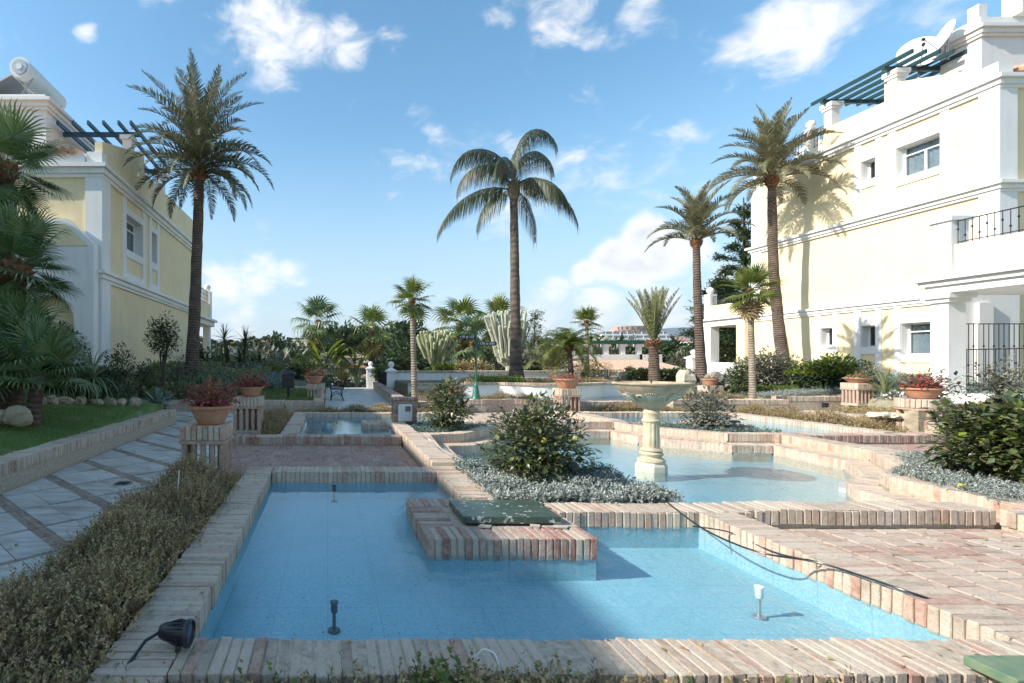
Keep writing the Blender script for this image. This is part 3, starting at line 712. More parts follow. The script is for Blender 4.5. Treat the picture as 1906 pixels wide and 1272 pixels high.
# right of the far walkway: brick retaining wall (slightly slanted)
def slant_wall(label, a, b, w, top, base, mat=m_brick_red, cat='brick wall'):
    dx, dy = b[0] - a[0], b[1] - a[1]; L_ = math.hypot(dx, dy); an = math.atan2(dy, dx)
    t = empty('brick_wall', (*a, base), label, cat, rz=an); m = MB(); m.box(.01, L_ - .01, .012, w - .012, -.1, top - base - .01, m_mortar); m.build('mortar_bed', parent=t)
    B = Bricks(t, mat, False); n = int(L_ / .07)
    for i in range(n): B.put(((i + .5) * L_ / n, w / 2, top - base - .065 + random.uniform(-.004, .004)), (w, L_ / n - .01, .13), PI / 2)
    for k in range(int((top - base - .13) / .055)):
        m2 = int(L_ / .25)
        for i in range(m2): B.put(((i + .5 + (.25 if k % 2 else -.0)) * (L_ - .15) / m2, w / 2, k * .055 + .027), (L_ / m2 - .012, w - .03, .044), 0)
    B.done(); return t
slant_wall('shaded brick wall up the right side of the far walkway', (2.18, 13.0), (2.62, 26.6), -.3 + .6, .36, 0)
# walls behind the pools
kerb('low brick wall behind the small back pool, left of the green signpost', 2.0, 3.7, 13.3, 13.58, .32, -.02, .06, False, cat='brick wall')
kerb('low brick wall with darker courses beneath the green signpost', 3.72, 6.02, 13.6, 13.9, .36, -.02, .06, False, wall=m_brick_red, cat='brick wall')
kerb('low pale brick wall behind the hedge, centre right', 6.6, 9.0, 13.7, 13.98, .30, -.02, .06, False, cat='brick wall')
kerb('low brick wall behind the hedge of the back right pool', 9.2, 12.3, 13.6, 13.9, .36, -.02, .06, False, cat='brick wall')
# low shrub strip soil and grass areas
slab('garden_soil', [(-1.15, 14.39), (-.41, 14.39), (-.41, 26), (-1.15, 26)], -.6, .26, m_lawn)
slab('garden_soil', [(2.5, 13.6), (3.7, 13.6), (3.7, 14.4), (12.3, 14.4), (12.3, 17), (2.6, 17)], -.6, .17, m_gravel)
# ================================================================ banks of planting either side
def bank_left(x, y):
    z = .30 + .20 * max(0, min(4, -3.62 - x)) + .045 * max(0, y - 8)
    if y > 14.3 and x > -5: z = min(z, .27 + .05 * (y - 14.3) + .3 * max(0, -1.2 - x))
    if y > 14.3: z = min(z, .27 + .22 * (y - 14.39))
    return min(z, .98)
def bank_right(x, y):
    if y > 11.25 and y < 14.2 and x < 14.2: return -.12
    z = .27 + .07 * max(0, x - 12.5) + (.03 * max(0, y - 15) if y > 14.2 else 0) + (.08 if y > 14.2 else 0)
    return min(z, .78)
def grid(name, xs, ys, fn, mat, jit=.02):
    xs = np.concatenate([[xs[0]], xs, [xs[-1]]]); ys = np.concatenate([[ys[0]], ys, [ys[-1]]]); nx_, ny_ = len(xs), len(ys)
    V = [(x, y, -.6 if i in (0, nx_ - 1) or j in (0, ny_ - 1) else fn(x, y) + RNG.normal() * jit) for j, y in enumerate(ys) for i, x in enumerate(xs)]; n = len(xs)
    Fs = [(j * n + i, j * n + i + 1, (j + 1) * n + i + 1, (j + 1) * n + i) for j in range(len(ys) - 1) for i in range(n - 1)]
    return tag(link(name, fastmesh(name, V, Fs, mat, True)), kind='structure')
grid('lawn', np.linspace(-12, -3.63, 50), np.linspace(0, 11.28, 60), bank_left, m_lawn, .006)
grid('planted_bank', np.linspace(-12, -3.3, 44), np.linspace(11.3, 14.1, 16), lambda x, y: bank_left(x, y) if x < -5.2 else -.25, m_bank)
grid('planted_bank', np.linspace(-12, -.41, 50), np.linspace(14.39, 32, 60), bank_left, m_bank)
grid('planted_bank', np.linspace(11.0, 34, 70), np.linspace(5.4, 8.4, 12), lambda x, y: bank_right(x, y) - .2, m_bank)
grid('planted_bank', np.linspace(10.84, 34, 90), np.linspace(8.75, 14.0, 36), bank_right, m_gravel)
grid('planted_bank', np.linspace(12.3, 34, 60), np.linspace(14.3, 32, 40), lambda x, y: bank_right(x, y) - .02, m_gravel)
grid('planted_bank', np.linspace(10.0, 12.3, 10), np.linspace(17, 32, 24), lambda x, y: .55, m_gravel)
kerb('low pale brick wall with stone coping before the right-hand planting', 10.55, 10.83, 8.8, 11.3, .30, -.02, .06, False, cat='brick wall')
kerb('long low brick wall under the right-hand gravel bed', 12.4, 16.6, 14.0, 14.28, .42, -.02, .065, False, cat='brick wall')
slab('path', [(10.84, 11.3), (14.2, 11.3), (14.5, 13.98), (12.35, 13.98), (10.84, 13.5)], -.6, .03, M_plain('pale_paving', (.50, .47, .42), .8, .2, 4))

# ================================================================ central raised pool with white walls
pool([(2.8, 14.6), (9.9, 14.6), (9.9, 17.0), (2.8, 17.0)], .24, -.1, 'upper_pool_basin')
def white_wall(label, pts, top, base, w=.22, cap=True):
    t = empty('white_wall', (pts[0][0], pts[0][1], base), label, 'garden wall'); o = Vector(pts[0]); m = MB(); c = Bricks(t, m_brick, False)
    for a, b in zip(pts, pts[1:]):
        a, b = Vector(a) - o, Vector(b) - o; d = (b - a); L_ = d.length; d.normalize(); n = Vector((-d.y, d.x))
        m.prism([tuple(a), tuple(b), tuple(b + n * w), tuple(a + n * w)], 0, top - base - (.09 if cap else 0), m_white)
        if cap:
            k = max(1, int(L_ / .075))
            for i in range(k):
                p = a + d * (i + .5) * L_ / k + n * (w / 2 - .015); c.put((p.x, p.y, top - base - .045), (w + .06, L_ / k - .008, .09), math.atan2(n.y, n.x))
    m.build('wall', parent=t); c.done(); return t
white_wall('lower white wall with brick coping, left of the centre palm', [(2.7, 17.0), (4.55, 17.0)], .66, .1)
arc = [(4.55, 17.0)] + [(5.0 + .0, 16.9)] + [(7.35 + 1.75 * math.cos(a), 17.1 - 1.05 * math.sin(a)) for a in np.linspace(PI * .93, PI * .07, 11)] + [(10.2, 17.0)]
white_wall('curved white wall with brick coping round the bed of the centre palm', arc, .70, .1)
white_wall('tall white wall with brick coping behind the centre palm bed', [(2.62, 21.0), (10.4, 21.0)], 1.02, .1)
slab('garden_soil', [(2.7, 17.2), (4.5, 17.2), (5.6, 17.0), (6.3, 16.55), (8.4, 16.55), (9.2, 17.0), (10.3, 17.2), (10.3, 20.98), (2.7, 20.98)], -.6, .62, m_bank)
slab('garden_soil', [(2.65, 21.23), (10.4, 21.23), (14, 27.5), (2.65, 27.5)], -.8, .88, m_bank)

# ================================================================ brick pedestals with potted plants
def pedestal_meshes(S=.5, H=.65):
    """local parts of a square pedestal: base, tubes, ledge, capping bricks"""
    P = []
    b = MB(); b.box(-S / 2 + .012, S / 2 - .012, -S / 2 + .012, S / 2 - .012, 0, .07, m_mortar); P.append(('plinth', b.mesh('plinth'), (0, 0, 0)))
    tb = MB(); tb.tube([(0, 0, 0), (0, 0, H - .27)], .032, 8, m_tubes); tm = tb.mesh('tube', smooth=True)
    k = S / 2 - .045
    for i in range(5):
        q = -k + i * 2 * k / 4
        for (x, y) in ([(q, -k), (q, k)] + ([(-k, q), (k, q)] if 0 < i < 4 else [])): P.append(('terracotta_tube', tm, (x, y, .07)))
    b = MB(); b.box(-S / 2 - .004, S / 2 + .004, -S / 2 - .004, S / 2 + .004, H - .20, H - .165, m_tubes); P.append(('ledge', b.mesh('ledge'), (0, 0, 0)))
    b = MB(); b.box(-S / 2 + .02, S / 2 - .02, -S / 2 + .02, S / 2 - .02, H - .165, H - .012, m_mortar); P.append(('cap_core', b.mesh('cap_core'), (0, 0, 0)))
    n = 8
    for s in (-1, 1):
        for i in range(n):
            q = -S / 2 + (i + .5) * S / n; P.append(('brick', brick_mesh(S / n - .008, .11, .158, m_brick), (q, s * (S / 2 - .052), H - .084)))
        for i in range(5):
            q = -S / 2 + .11 + (i + .5) * (S - .22) / 5; P.append(('brick', brick_mesh(.11, (S - .22) / 5 - .008, .158, m_brick), (s * (S / 2 - .052), q, H - .084)))
    b = MB(); b.box(-S / 2 + .108, S / 2 - .108, -S / 2 + .108, S / 2 - .108, H - .05, H - .004, m_terracotta); P.append(('cap_tile', b.mesh('cap_tile'), (0, 0, 0)))
    return P
PED = pedestal_meshes()
def pedestal(label, x, y, z, rz=0, s=1.0, group=None):
    t = empty('brick_pedestal', (x, y, z), label, 'pedestal', group, rz); t.scale = (s, s, s)
    for (n, me, loc) in PED: link(n, me, t, loc)
    return t
def pot_mesh(r, h, mat):
    b = MB(); b.lathe([(r * .58, 0), (r * .62, .01), (r * .80, h * .45), (r * .95, h * .82), (r * 1.0, h * .84), (r * 1.06, h * .86), (r * 1.06, h), (r * .94, h), (r * .9, h * .85), (.001, h * .82)], 26, mat); return b.mesh('pot', smooth=True)
def blob_points(n, rx, ry, rz, surf=.45, bottom=0):
    d = RNG.normal(size=(n, 3)); d /= np.linalg.norm(d, axis=1)[:, None]; r = U(0, 1, n) ** surf
    lump = 1 + .16 * np.sin(d[:, 0] * 5 + 1) * np.cos(d[:, 1] * 6) + .12 * np.sin(d[:, 2] * 7 + d[:, 0] * 4)
    p = d * r[:, None] * lump[:, None]; p[:, 2] = np.where(p[:, 2] < bottom, bottom + (bottom - p[:, 2]) * .0 + U(0, .2, n), p[:, 2])
    return p * np.array([rx, ry, rz]), d
LEAF_V = np.array([(0, 0, 0), (.28, .45, .06), (0, 1, 0), (-.28, .45, .06), (0, .45, -.03)]); LEAF_F = np.array([(0, 1, 4), (1, 2, 4), (2, 3, 4), (3, 0, 4)])
def leaf_cloud(name, pts, dirs, size, mat, updown=.5, width=1.0, sv=.5, template=(LEAF_V, LEAF_F)):
    n = len(pts); az = np.arctan2(dirs[:, 1], dirs[:, 0]) - PI / 2 + RNG.normal(size=n) * .8
    tilt = np.arcsin(np.clip(dirs[:, 2], -1, 1)) * updown + RNG.normal(size=n) * .5
    s = size * (1 + RNG.normal(size=n) * sv).clip(.35, 1.9); sv3 = np.stack([s * width, s, s], -1)
    M = rotmats(az, tilt, RNG.normal(size=n) * .5, np.ones(n)) * sv3[:, None, :]
    V, Fs = scatter(template[0], template[1], M, pts); return fastmesh(name, V, Fs, mat)
def twigs(n, rx, ry, rz, r0=.012, mat=m_bark):
    b = MB()
    for i in range(n):
        a = random.uniform(0, 2 * PI); q = random.uniform(.3, .85)
        e = (rx * q * math.cos(a), ry * q * math.sin(a), rz * random.uniform(.45, .9)); m = (e[0] * .35, e[1] * .35, e[2] * .55)
        b.tube([(0, 0, -.05), m, e], [r0, r0 * .6, r0 * .25], 5, mat)
    return b.mesh('stems')
def potted(label, x, y, z, r=.24, h=.2, pr=(.30, .30, .22), leafmat=None, potmat=None, n=700, size=.05, cat='potted plant', group=None, s=1, dead=False):
    t = empty('potted_plant', (x, y, z), label, cat, group); t.scale = (s, s, s)
    link('pot', pot_mesh(r, h, potmat or m_terracotta), t)
    b = MB(); b.lathe([(r * .9, h * .84), (.001, h * .9)], 16, m_soil); b.build('pot_soil', parent=t)
    p, d = blob_points(n, *pr, surf=.5, bottom=-.05); p[:, 2] += h + pr[2] * .12
    link('foliage', leaf_cloud('foliage', p, d, size, leafmat or m_redleaf, .6, .8), t)
    m = twigs(14, pr[0], pr[1], pr[2] * 1.1, .004, m_twig); link('stems', m, t, (0, 0, h)); return t
pedestal('near left brick pedestal on terracotta tubes, carrying the largest red potted plant', -1.38, 5.86, .0)
potted('big terracotta pot of red leaved plant on the near left pedestal', -1.34, 5.86, .65, .245, .21, (.31, .28, .26), n=1500, size=.042)
pedestal('second brick pedestal on the left, at the end of the kerb before the back pool', -1.40, 9.05, .15 - .05, s=1.0)
potted('terracotta pot of bright red plant on the second left pedestal', -1.36, 9.05, .75, .215, .17, (.36, .3, .22), n=1300, size=.045)
def P_at(label, plabel, px, y, ztop, s, pot=(.24, .2), pr=(.3, .3, .2), mat=None, n=500, potmat=None):
    x = PX(px, y); pedestal(label, x, y, ztop - .65 * s, s=s); potted(plabel, x, y, ztop, pot[0], pot[1], pr, mat, potmat, n)
P_at('small red brick pedestal in the grass beside the far bench', 'orange red potted plant on the pedestal by the far bench', 585, 15.2, .72, .88, (.27, .22), (.40, .3, .24), m_pinkleaf)
P_at('square pale brick pedestal in the middle behind the rounded citrus bush', 'wide terracotta pot of red plants on the middle pedestal', 1055, 12.7, .71, 1.0, (.30, .24), (.42, .3, .12), m_pinkleaf, 500)
P_at('small brick pedestal in the gravel beneath the leaning palm on the right', 'small terracotta bowl of succulents on the pedestal under the leaning palm', 1322, 15.8, .99 - .35, .95, (.23, .2), (.2, .2, .08), m_heath, 200)
P_at('small brick pedestal before the dark clipped hedge, behind the fountain', 'terracotta bowl on the pedestal before the dark clipped hedge', 1172, 20.5, .99, 1.0, (.2, .14), (.18, .18, .08), m_heath, 150)
P_at('brick pedestal in the right planting before the bright green shrub', 'shallow terracotta bowl with dry plants on the right pedestal', 1596, 13.6, .81, .93, (.28, .13), (.25, .2, .12), m_heath, 300)
potted('terracotta pot of pinkish plants on the wall end left of the green signpost', PX(848, 14.3), 14.3, .42, .26, .17, (.36, .3, .2), m_pinkleaf, n=500)
# octagonal pedestal, right
def round_pedestal():
    x, y = 10.75, 9.25; t = empty('brick_pedestal', (x, y, .08), 'round pale brick pedestal on mixed posts, right of the hedge', 'pedestal')
    n = 30; R_ = .33
    b = MB(); b.lathe([(R_ - .02, 0), (R_ - .02, .03)], 16, m_mortar); b.lathe([(R_ + .0, .42), (R_, .45)], 24, m_tubes); b.lathe([(R_ - .02, .45), (R_ - .02, .60)], 24, m_mortar); b.build('cap_core', parent=t)
    for i in range(n):
        a = 2 * PI * i / n; link('brick', brick_mesh(.11, 2 * PI * R_ / n - .008, .16, m_brick), t, ((R_ - .05) * math.cos(a), (R_ - .05) * math.sin(a), .535), (0, 0, a))
    tb = MB(); tb.tube([(0, 0, .0), (0, 0, .42)], .035, 8, m_tubes); tm = tb.mesh('terracotta_tube', smooth=True)
    for i in range(11):
        a = 2 * PI * i / 11 + .2
        if 3.0 < a < 3.9: continue
        link('terracotta_tube', tm, t, ((R_ - .06) * math.cos(a), (R_ - .06) * math.sin(a), .0))
    b = MB(); b.box(-.30, -.16, -.22, .0, 0, .42, m_rock); b.build('stone_post', parent=t)
round_pedestal()
potted('large terracotta bowl of dark red flowers on the round right pedestal', 10.78, 9.25, .70, .26, .19, (.30, .26, .22), n=900, size=.05)

# ================================================================ fountain
def fountain():
    x, y = 4.5, 7.1; t = empty('stone_fountain', (x, y, -.15), 'pale stone fountain with a wide carved bowl on a fluted column in the basin', 'fountain'); t.scale = (.84, .84, 1)
    b = MB(); b.lathe([(.235, -.12), (.235, .08), (.20, .115), (.205, .13)], 8, m_stone_pale); bevel(b.build('octagonal_plinth', parent=t), .008)
    b = MB(); b.lathe([(.205, .13), (.205, .145), (.19, .165), (.15, .185), (.145, .20), (.165, .215), (.175, .24), (.16, .262), (.125, .275)], 32, m_stone); b.build('column_base', parent=t, smooth=True)
    b = MB(); b.lathe([(.155, .276), (.168, .285), (.155, .30), (.125, .315), (.118, .33)], 32, m_stone); 
    b.lathe([(.120, .33), (.125, .36), (.118, .66), (.122, .68)], 64, m_stone, mod=lambda a, z: 1 - .09 * max(0, math.cos(a * 12)) ** .6 if .345 < z < .67 else 1)
    b.lathe([(.135, .68), (.138, .70), (.122, .715), (.118, .78), (.128, .80), (.112, .825), (.10, .845)], 32, m_stone); b.build('fluted_column', parent=t, smooth=True)
    b = MB()
    prof = [(.09, .845), (.13, .862), (.17, .885), (.27, .955), (.38, 1.03), (.47, 1.10), (.535, 1.165), (.55, 1.19), (.575, 1.20), (.58, 1.215), (.57, 1.225), (.535, 1.222), (.50, 1.18), (.4, 1.10), (.2, 1.03), (.001, 1.0)]
    b.lathe(prof, 64, m_bowl); b.build('bowl', parent=t, smooth=True)
    sh = MB(); sh.lathe([(.001, 1.165), (.46, 1.165)], 40, m_water); sh.build('bowl_water', parent=t)
    # carved swags and shells in low relief round the bowl
    for k in range(8):
        a0 = 2 * PI * k / 8 + .2; o = MB()
        def on(a, s):   # a point on the outside of the bowl at height fraction s
            r = .22 + (.50 - .22) * s; z = .925 + (1.125 - .925) * s; return Vector((r * math.cos(a), r * math.sin(a), z))
        for j in range(7):                                      # fan shell
            an = (j - 3) * .20; p0 = on(a0, .25); p1 = on(a0 + math.sin(an) * .30, .25 + .62 * math.cos(an)); out = Vector((math.cos(a0), math.sin(a0), -.6)) * .012
            o.tube([p0 + out, (p0 + p1) / 2 + out * 1.6, p1 + out], [.004, .013, .006], 5, m_stone_pale)
        for s in (-1, 1):                                       # scrolls
            pts = []
            for j in range(14):
                an = j * .5; rad = .085 * (1 - j / 16); pts.append(on(a0 + s * (.36 - .0 + rad * 2.0 * math.cos(an)), .52 + rad * 3.2 * math.sin(an) * .8) + Vector((math.cos(a0), math.sin(a0), -.6)) * .010)
            o.tube(pts, [.011 - .0005 * j for j in range(14)], 5, m_stone_pale)
        o.build('carved_relief', parent=t, smooth=True)
    b = MB(); b.tube([(0, 0, 1.0), (0, 0, 1.245)], .010, 6, m_black); b.box(-.015, .015, -.015, .015, 1.235, 1.25, m_black); b.build('nozzle', parent=t)
fountain()
# ================================================================ buildings
def facade(name, parent, xf, s, y0, y1, z0, z1, holes, mat, th=.32):
    """a wall in the plane x = xf seen from inside the garden, with openings (ya, yb, za, zb); s is the outward sign of the building body"""
    ys = sorted({y0, y1, *[h[0] for h in holes], *[h[1] for h in holes]}); zs = sorted({z0, z1, *[h[2] for h in holes], *[h[3] for h in holes]})
    V = []; Fs = []
    def q(pts): n = len(V); V.extend(pts); Fs.append((n, n + 1, n + 2, n + 3))
    for a, b in zip(ys, ys[1:]):
        for c, d in zip(zs, zs[1:]):
            if any(h[0] <= a and b <= h[1] and h[2] <= c and d <= h[3] for h in holes): continue
            q([(xf, a, c), (xf, b, c), (xf, b, d), (xf, a, d)]); q([(xf + s * th, a, c), (xf + s * th, b, c), (xf + s * th, b, d), (xf + s * th, a, d)])
    me = bpy.data.meshes.new(name); me.from_pydata(V, [], Fs); me.materials.append(mat); o = link(name, me, parent)
    V = []; Fs = []
    for (a, b, c, d) in holes:
        q([(xf, a, c), (xf + s * th, a, c), (xf + s * th, b, c), (xf, b, c)]); q([(xf, a, d), (xf + s * th, a, d), (xf + s * th, b, d), (xf, b, d)])
        q([(xf, a, c), (xf, a, d), (xf + s * th, a, d), (xf + s * th, a, c)]); q([(xf, b, c), (xf, b, d), (xf + s * th, b, d), (xf + s * th, b, c)])
    if V: me = bpy.data.meshes.new('window_reveal'); me.from_pydata(V, [], Fs); me.materials.append(m_white); link('window_reveal', me, parent)
    return o
def window(parent, xf, s, a, b, c, d, depth=.22, transom=True, curtain=True, split=True):
    """frame > panes, curtain; set back in the opening"""
    x = xf + s * depth; m = MB(); w = .05
    m.box(x, x + s * .06, a, b, c, c + w, m_frame).box(x, x + s * .06, a, b, d - w, d, m_frame).box(x, x + s * .06, a, a + w, c + w, d - w, m_frame).box(x, x + s * .06, b - w, b, c + w, d - w, m_frame)
    zt = d - (d - c) * .27
    if transom: m.box(x + s * .002, x + s * .058, a + w, b - w, zt - .02, zt + .02, m_frame)
    ym = (a + b) / 2
    if split: m.box(x - s * .004, x + s * .056, ym - .03, ym + .03, c + w, (zt - .02) if transom else d - w, m_frame)
    fr = m.build('window_frame', parent=parent)
    g = MB(); g.box(x + s * .028, x + s * .034, a + w, b - w, c + w, d - w, m_glassy); g.build('window_pane', parent=fr)
    if curtain:
        cv = MB(); n = 24
        V = []
        for i in range(n + 1):
            y = a + (b - a) * i / n; xx = x + s * (.10 + .02 * math.sin(i * 1.9)); V += [(xx, y, c), (xx, y, d)]
        cv.add(V, [(2 * i, 2 * i + 2, 2 * i + 3, 2 * i + 1) for i in range(n)], m_curtain); cv.build('curtain', parent=fr)
def M_glassy():
    t = NT('window_pane_glass'); t.N.remove(t.p); tr = t.n('BsdfTransparent'); tr.inputs[0].default_value = (.75, .8, .82, 1); g = t.n('BsdfGlossy', Roughness=.01)
    ms = t.n('MixShader'); t.L.new(schlick(t, None, .07), ms.inputs[0]); t.L.new(tr.outputs[0], ms.inputs[1]); t.L.new(g.outputs[0], ms.inputs[2]); t.L.new(ms.outputs[0], t.out.inputs[0]); return t.m
m_glassy = M_glassy()
def part(parent, name, fn, mat, smooth=False):
    b = MB(); fn(b); return b.build(name, mat, parent, smooth)
def cornice(parent, xf, s, y0, y1, z, h=.34, wrap=None, out=.22):
    """stepped moulding along the facade, returned round the near corner"""
    def f(b):
        for (o, za, zb) in ((out * .35, z - h, z - h * .72), (out * .6, z - h * .72, z - h * .30), (out, z - h * .30, z)):
            b.box(xf - s * o, xf + s * .02, y0 - o, y1 + (o if wrap else 0), za, zb, m_white)
            if wrap: b.box(xf + s * .02, xf + s * wrap, y0 - o, y0 + .02, za, zb, m_white)
    return part(parent, 'cornice', f, None)
def railing(parent, p0, p1, z0, z1, mat=None, sp=.13, r=.009, knob=True, name='railing'):
    mat = mat or m_black; a = Vector((*p0, 0)); b_ = Vector((*p1, 0)); d = b_ - a; n = max(2, int(d.length / sp))
    m = MB(); m.tube([(a.x, a.y, z1), (b_.x, b_.y, z1)], r * 1.6, 6, mat); m.tube([(a.x, a.y, z0 + .06), (b_.x, b_.y, z0 + .06)], r * 1.3, 6, mat)
    for i in range(n + 1):
        p = a + d * i / n; m.tube([(p.x, p.y, z0), (p.x, p.y, z1)], r, 5, mat)
        if knob: m.sphere((p.x, p.y, z0 + (z1 - z0) * (.35 + .3 * (i % 2))), r * 2.3, mat, 5, (1, 1, 1.4))
    return m.build(name, parent=parent)
def pergola(parent, xs, yA, yB, z, y0, y1, mat, name='pergola_beam'):
    for y in (yA, yB): part(parent, name, lambda b: b.box(min(xs) - .1, max(xs) + .1, y - .05, y + .05, z, z + .14, mat), None)
    rm = MB(); rm.box(-.035, .035, 0, y1 - y0, 0, .13, mat); me = rm.mesh('pergola_rafter')
    for x in xs: link('pergola_rafter', me, parent, (x, y0, z + .142))

def right_building():
    t = empty('apartment_building', (19.3, 14.67, .5), 'cream and white three storey apartment building filling the right side, palm shadow on its wall', 'building')
    t.location = (0, 0, 0); X = 19.3; s = 1; y0, y1 = 14.67, 23.15
    H = [(16.06, 17.3, 7.55, 8.60), (17.96, 18.43, 7.87, 8.58), (19.48, 19.95, 1.98, 2.68), (17.96, 18.44, 1.90, 2.66), (16.3, 17.17, 1.60, 2.66)]
    facade('wall', t, X, s, y0, y1, .2, 9.6, H, m_yellow)
    # body: front wall, back, roof
    part(t, 'front_wall', lambda b: b.box(X + .0, X + 12, y0 + .0, y0 + .3, .2, 9.6, m_yellow) if False else b.box(X + .325, X + 12, y0, y0 + .3, .2, 9.6, m_yellow), None)
    part(t, 'rear_wall', lambda b: b.box(X + .325, X + 12, y1 - .3, y1, .2, 9.6, m_yellow), None)
    part(t, 'side_wall', lambda b: b.box(X + 11.7, X + 12, y0 + .3, y1 - .3, .2, 9.6, m_yellow), None)
    part(t, 'roof', lambda b: b.box(X + .325, X + 11.7, y0 + .3, y1 - .3, 9.3, 9.5, m_terracotta), None)
    for z in (3.3, 6.3): part(t, 'floor_slab', lambda b: b.box(X + .325, X + 11.7, y0 + .3, y1 - .3, z, z + .2, m_white), None)
    # parapets
    def par(b):
        b.prism([(17.7, 0), (19.95, 0), (19.95, 1), (17.7, 1)], 0, 1)
    def par2(b):
        for (ya, yb, za, zb) in ((17.7, 19.95, 10.38, 10.43), (15.0, 17.698, 10.0, 11.0)):
            V = [(X, ya, 9.6), (X, yb, 9.6), (X, yb, zb), (X, ya, za), (X + .22, ya, 9.6), (X + .22, yb, 9.6), (X + .22, yb, zb), (X + .22, ya, za)]
            b.add(V, [(0, 1, 2, 3), (7, 6, 5, 4), (0, 4, 5, 1), (1, 5, 6, 2), (2, 6, 7, 3), (3, 7, 4, 0)], m_yellow)
    part(t, 'parapet', par2, None)
    part(t, 'corner_post', lambda b: b.box(X - .03, X + .4, y0 + .0, y0 + .33, 9.6, 10.0, m_white), None)
    # cornices
    cornice(t, X, s, y0, y1, 9.58, .36, 12); cornice(t, X, s, y0, y1, 6.55, .30, 12); cornice(t, X, s, y0, y1, 3.48, .28, None, .16)
    # pilasters and bands
    def strips(b, L, z0, z1, o=.045):
        for (a, c) in L: b.box(X - o, X + .0 - .0, a, c, z0, z1, m_white)
    part(t, 'corner_pilaster', lambda b: b.box(X - .06, X + .45, y0 - .06, y0 + .42, .2, 9.22, m_white), None)
    part(t, 'far_pilaster', lambda b: b.box(X - .05, X + .02, y1 - .5, y1 + .05, 3.48, 9.22, m_white), None)
    part(t, 'window_surround', lambda b: [strips(b, [(15.83, 16.055), (17.305, 17.55)], 6.56, 9.22), b.box(X - .045, X, 16.055, 17.305, 8.602, 8.9, m_white), b.box(X - .045, X, 16.055, 17.305, 7.3, 7.548, m_white)], None)
    part(t, 'window_surround', lambda b: [strips(b, [(17.74, 17.955), (18.435, 18.66)], 6.56, 9.22), b.box(X - .045, X, 17.955, 18.435, 8.582, 8.88, m_white), b.box(X - .045, X, 17.955, 18.435, 7.6, 7.868, m_white)], None)
    for (a, b_, L, zt, zb) in ((19.48, 19.95, [(19.28, 19.475), (19.955, 20.17)], 2.68, 1.98), (17.96, 18.44, [(17.77, 17.955), (18.445, 18.69)], 2.66, 1.90), (16.3, 17.17, [(16.05, 16.295), (17.175, 17.36)], 2.66, 1.60)):
        part(t, 'window_surround', lambda b: [strips(b, L, .5, 3.2), b.box(X - .045, X, a, b_, zt + .002, zt + .26, m_white), b.box(X - .045, X, a, b_, zb - .25, zb - .002, m_white)], None)
    for i, h in enumerate(H): window(t, X, s, *h, depth=.24, transom=i in (0, 4), curtain=i in (0, 4), split=i in (0,))
    # front face detail: white panels in the shade beyond the corner
    part(t, 'front_pilaster', lambda b: b.box(X + .9, X + 1.4, y0 - .05, y0 - .002, .2, 9.2, m_white), None)
    # rooftop tower and terrace
    part(t, 'roof_tower', lambda b: [b.box(21, 28, 16.4, 17.5, 9.5, 11.9, m_white), b.box(21.1, 28, 17.5, 23.0, 9.5, 10.9, m_white)], None)
    cornice(t, 21, s, 16.4, 17.5, 12.15, .34, 7, .2)
    part(t, 'roof_tower_parapet', lambda b: b.box(21.06, 28, 16.46, 17.45, 12.15, 12.5, m_white), None)
    part(t, 'chimney', lambda b: [b.box(21.05, 21.32, 16.5, 16.8, 12.5, 12.95, m_white)], None)
    part(t, 'chimney', lambda b: [b.box(22.05, 22.6, 16.2, 16.7, 12.5, 13.2, m_white)], None)
    for (x, y) in ((19.55, 17.55), (19.5, 19.75), (21.6, 19.75)):
        part(t, 'terrace_pillar', lambda b: [b.box(x - .15, x + .15, y - .15, y + .15, 9.5, 11.15, m_white), b.box(x - .2, x + .2, y - .2, y + .2, 11.1, 11.2, m_white), b.box(x - .24, x + .24, y - .24, y + .24, 11.2, 11.36, m_white)], None)
    pergola(t, [19.2, 19.65, 20.1, 20.55, 21.0, 21.45], 17.55, 19.75, 11.37, 16.75, 20.25, m_dgreen)
    part(t, 'terrace_parapet', lambda b: b.box(X, X + .2, 21.7, y1, 9.6, 10.0, m_white), None)
    part(t, 'finial', lambda b: [b.box(X, X + .3, 20.4, 20.7, 9.6, 10.75, m_white), b.sphere((X + .15, 20.55, 10.93), .16, m_white)], None)
    railing(t, (X + .1, 19.95), (X + .1, 22.9), 9.9, 10.6)
    part(t, 'roof_tile_edge', lambda b: [b.tube([(X + .7 + i * .25, y0 - .35, 9.72), (X + .7 + i * .25, y0 + .4, 9.95)], .11, 8, m_tile) for i in range(16)], None)
    # rear porch with terrace, beyond the far corner
    part(t, 'rear_porch_slab', lambda b: b.box(18.95, 21, 23.2, 25.9, 3.12, 3.42, m_white), None)
    part(t, 'rear_porch_moulding', lambda b: b.box(18.82, 21, 23.19, 26.0, 3.42, 3.5, m_white), None)
    part(t, 'rear_porch_parapet', lambda b: b.box(19.0, 19.2, 23.2, 25.3, 3.5, 4.15, m_yellow), None)
    part(t, 'rear_porch_post', lambda b: [b.box(18.95, 19.3, 25.3, 25.7, 3.5, 4.75, m_white), b.sphere((19.12, 25.5, 4.92), .17, m_white)], None)
    part(t, 'rear_porch_pillar', lambda b: b.box(18.97, 19.4, 25.3, 25.75, .3, 3.12, m_white), None)
    part(t, 'rear_porch_pillar', lambda b: b.box(18.97, 19.4, 23.2, 23.7, .3, 3.12, m_yellow), None)
    part(t, 'rear_porch_wall', lambda b: b.box(19.0, 19.2, 23.7, 25.3, .3, 1.35, m_white), None)
    railing(t, (19.1, 23.3), (19.1, 25.3), 4.15, 4.6)
    # front porch on heavy pillars
    part(t, 'porch_slab', lambda b: [b.box(14.62, 19.2, 8.6, 12.5, 3.0, 3.18, m_white)], None)
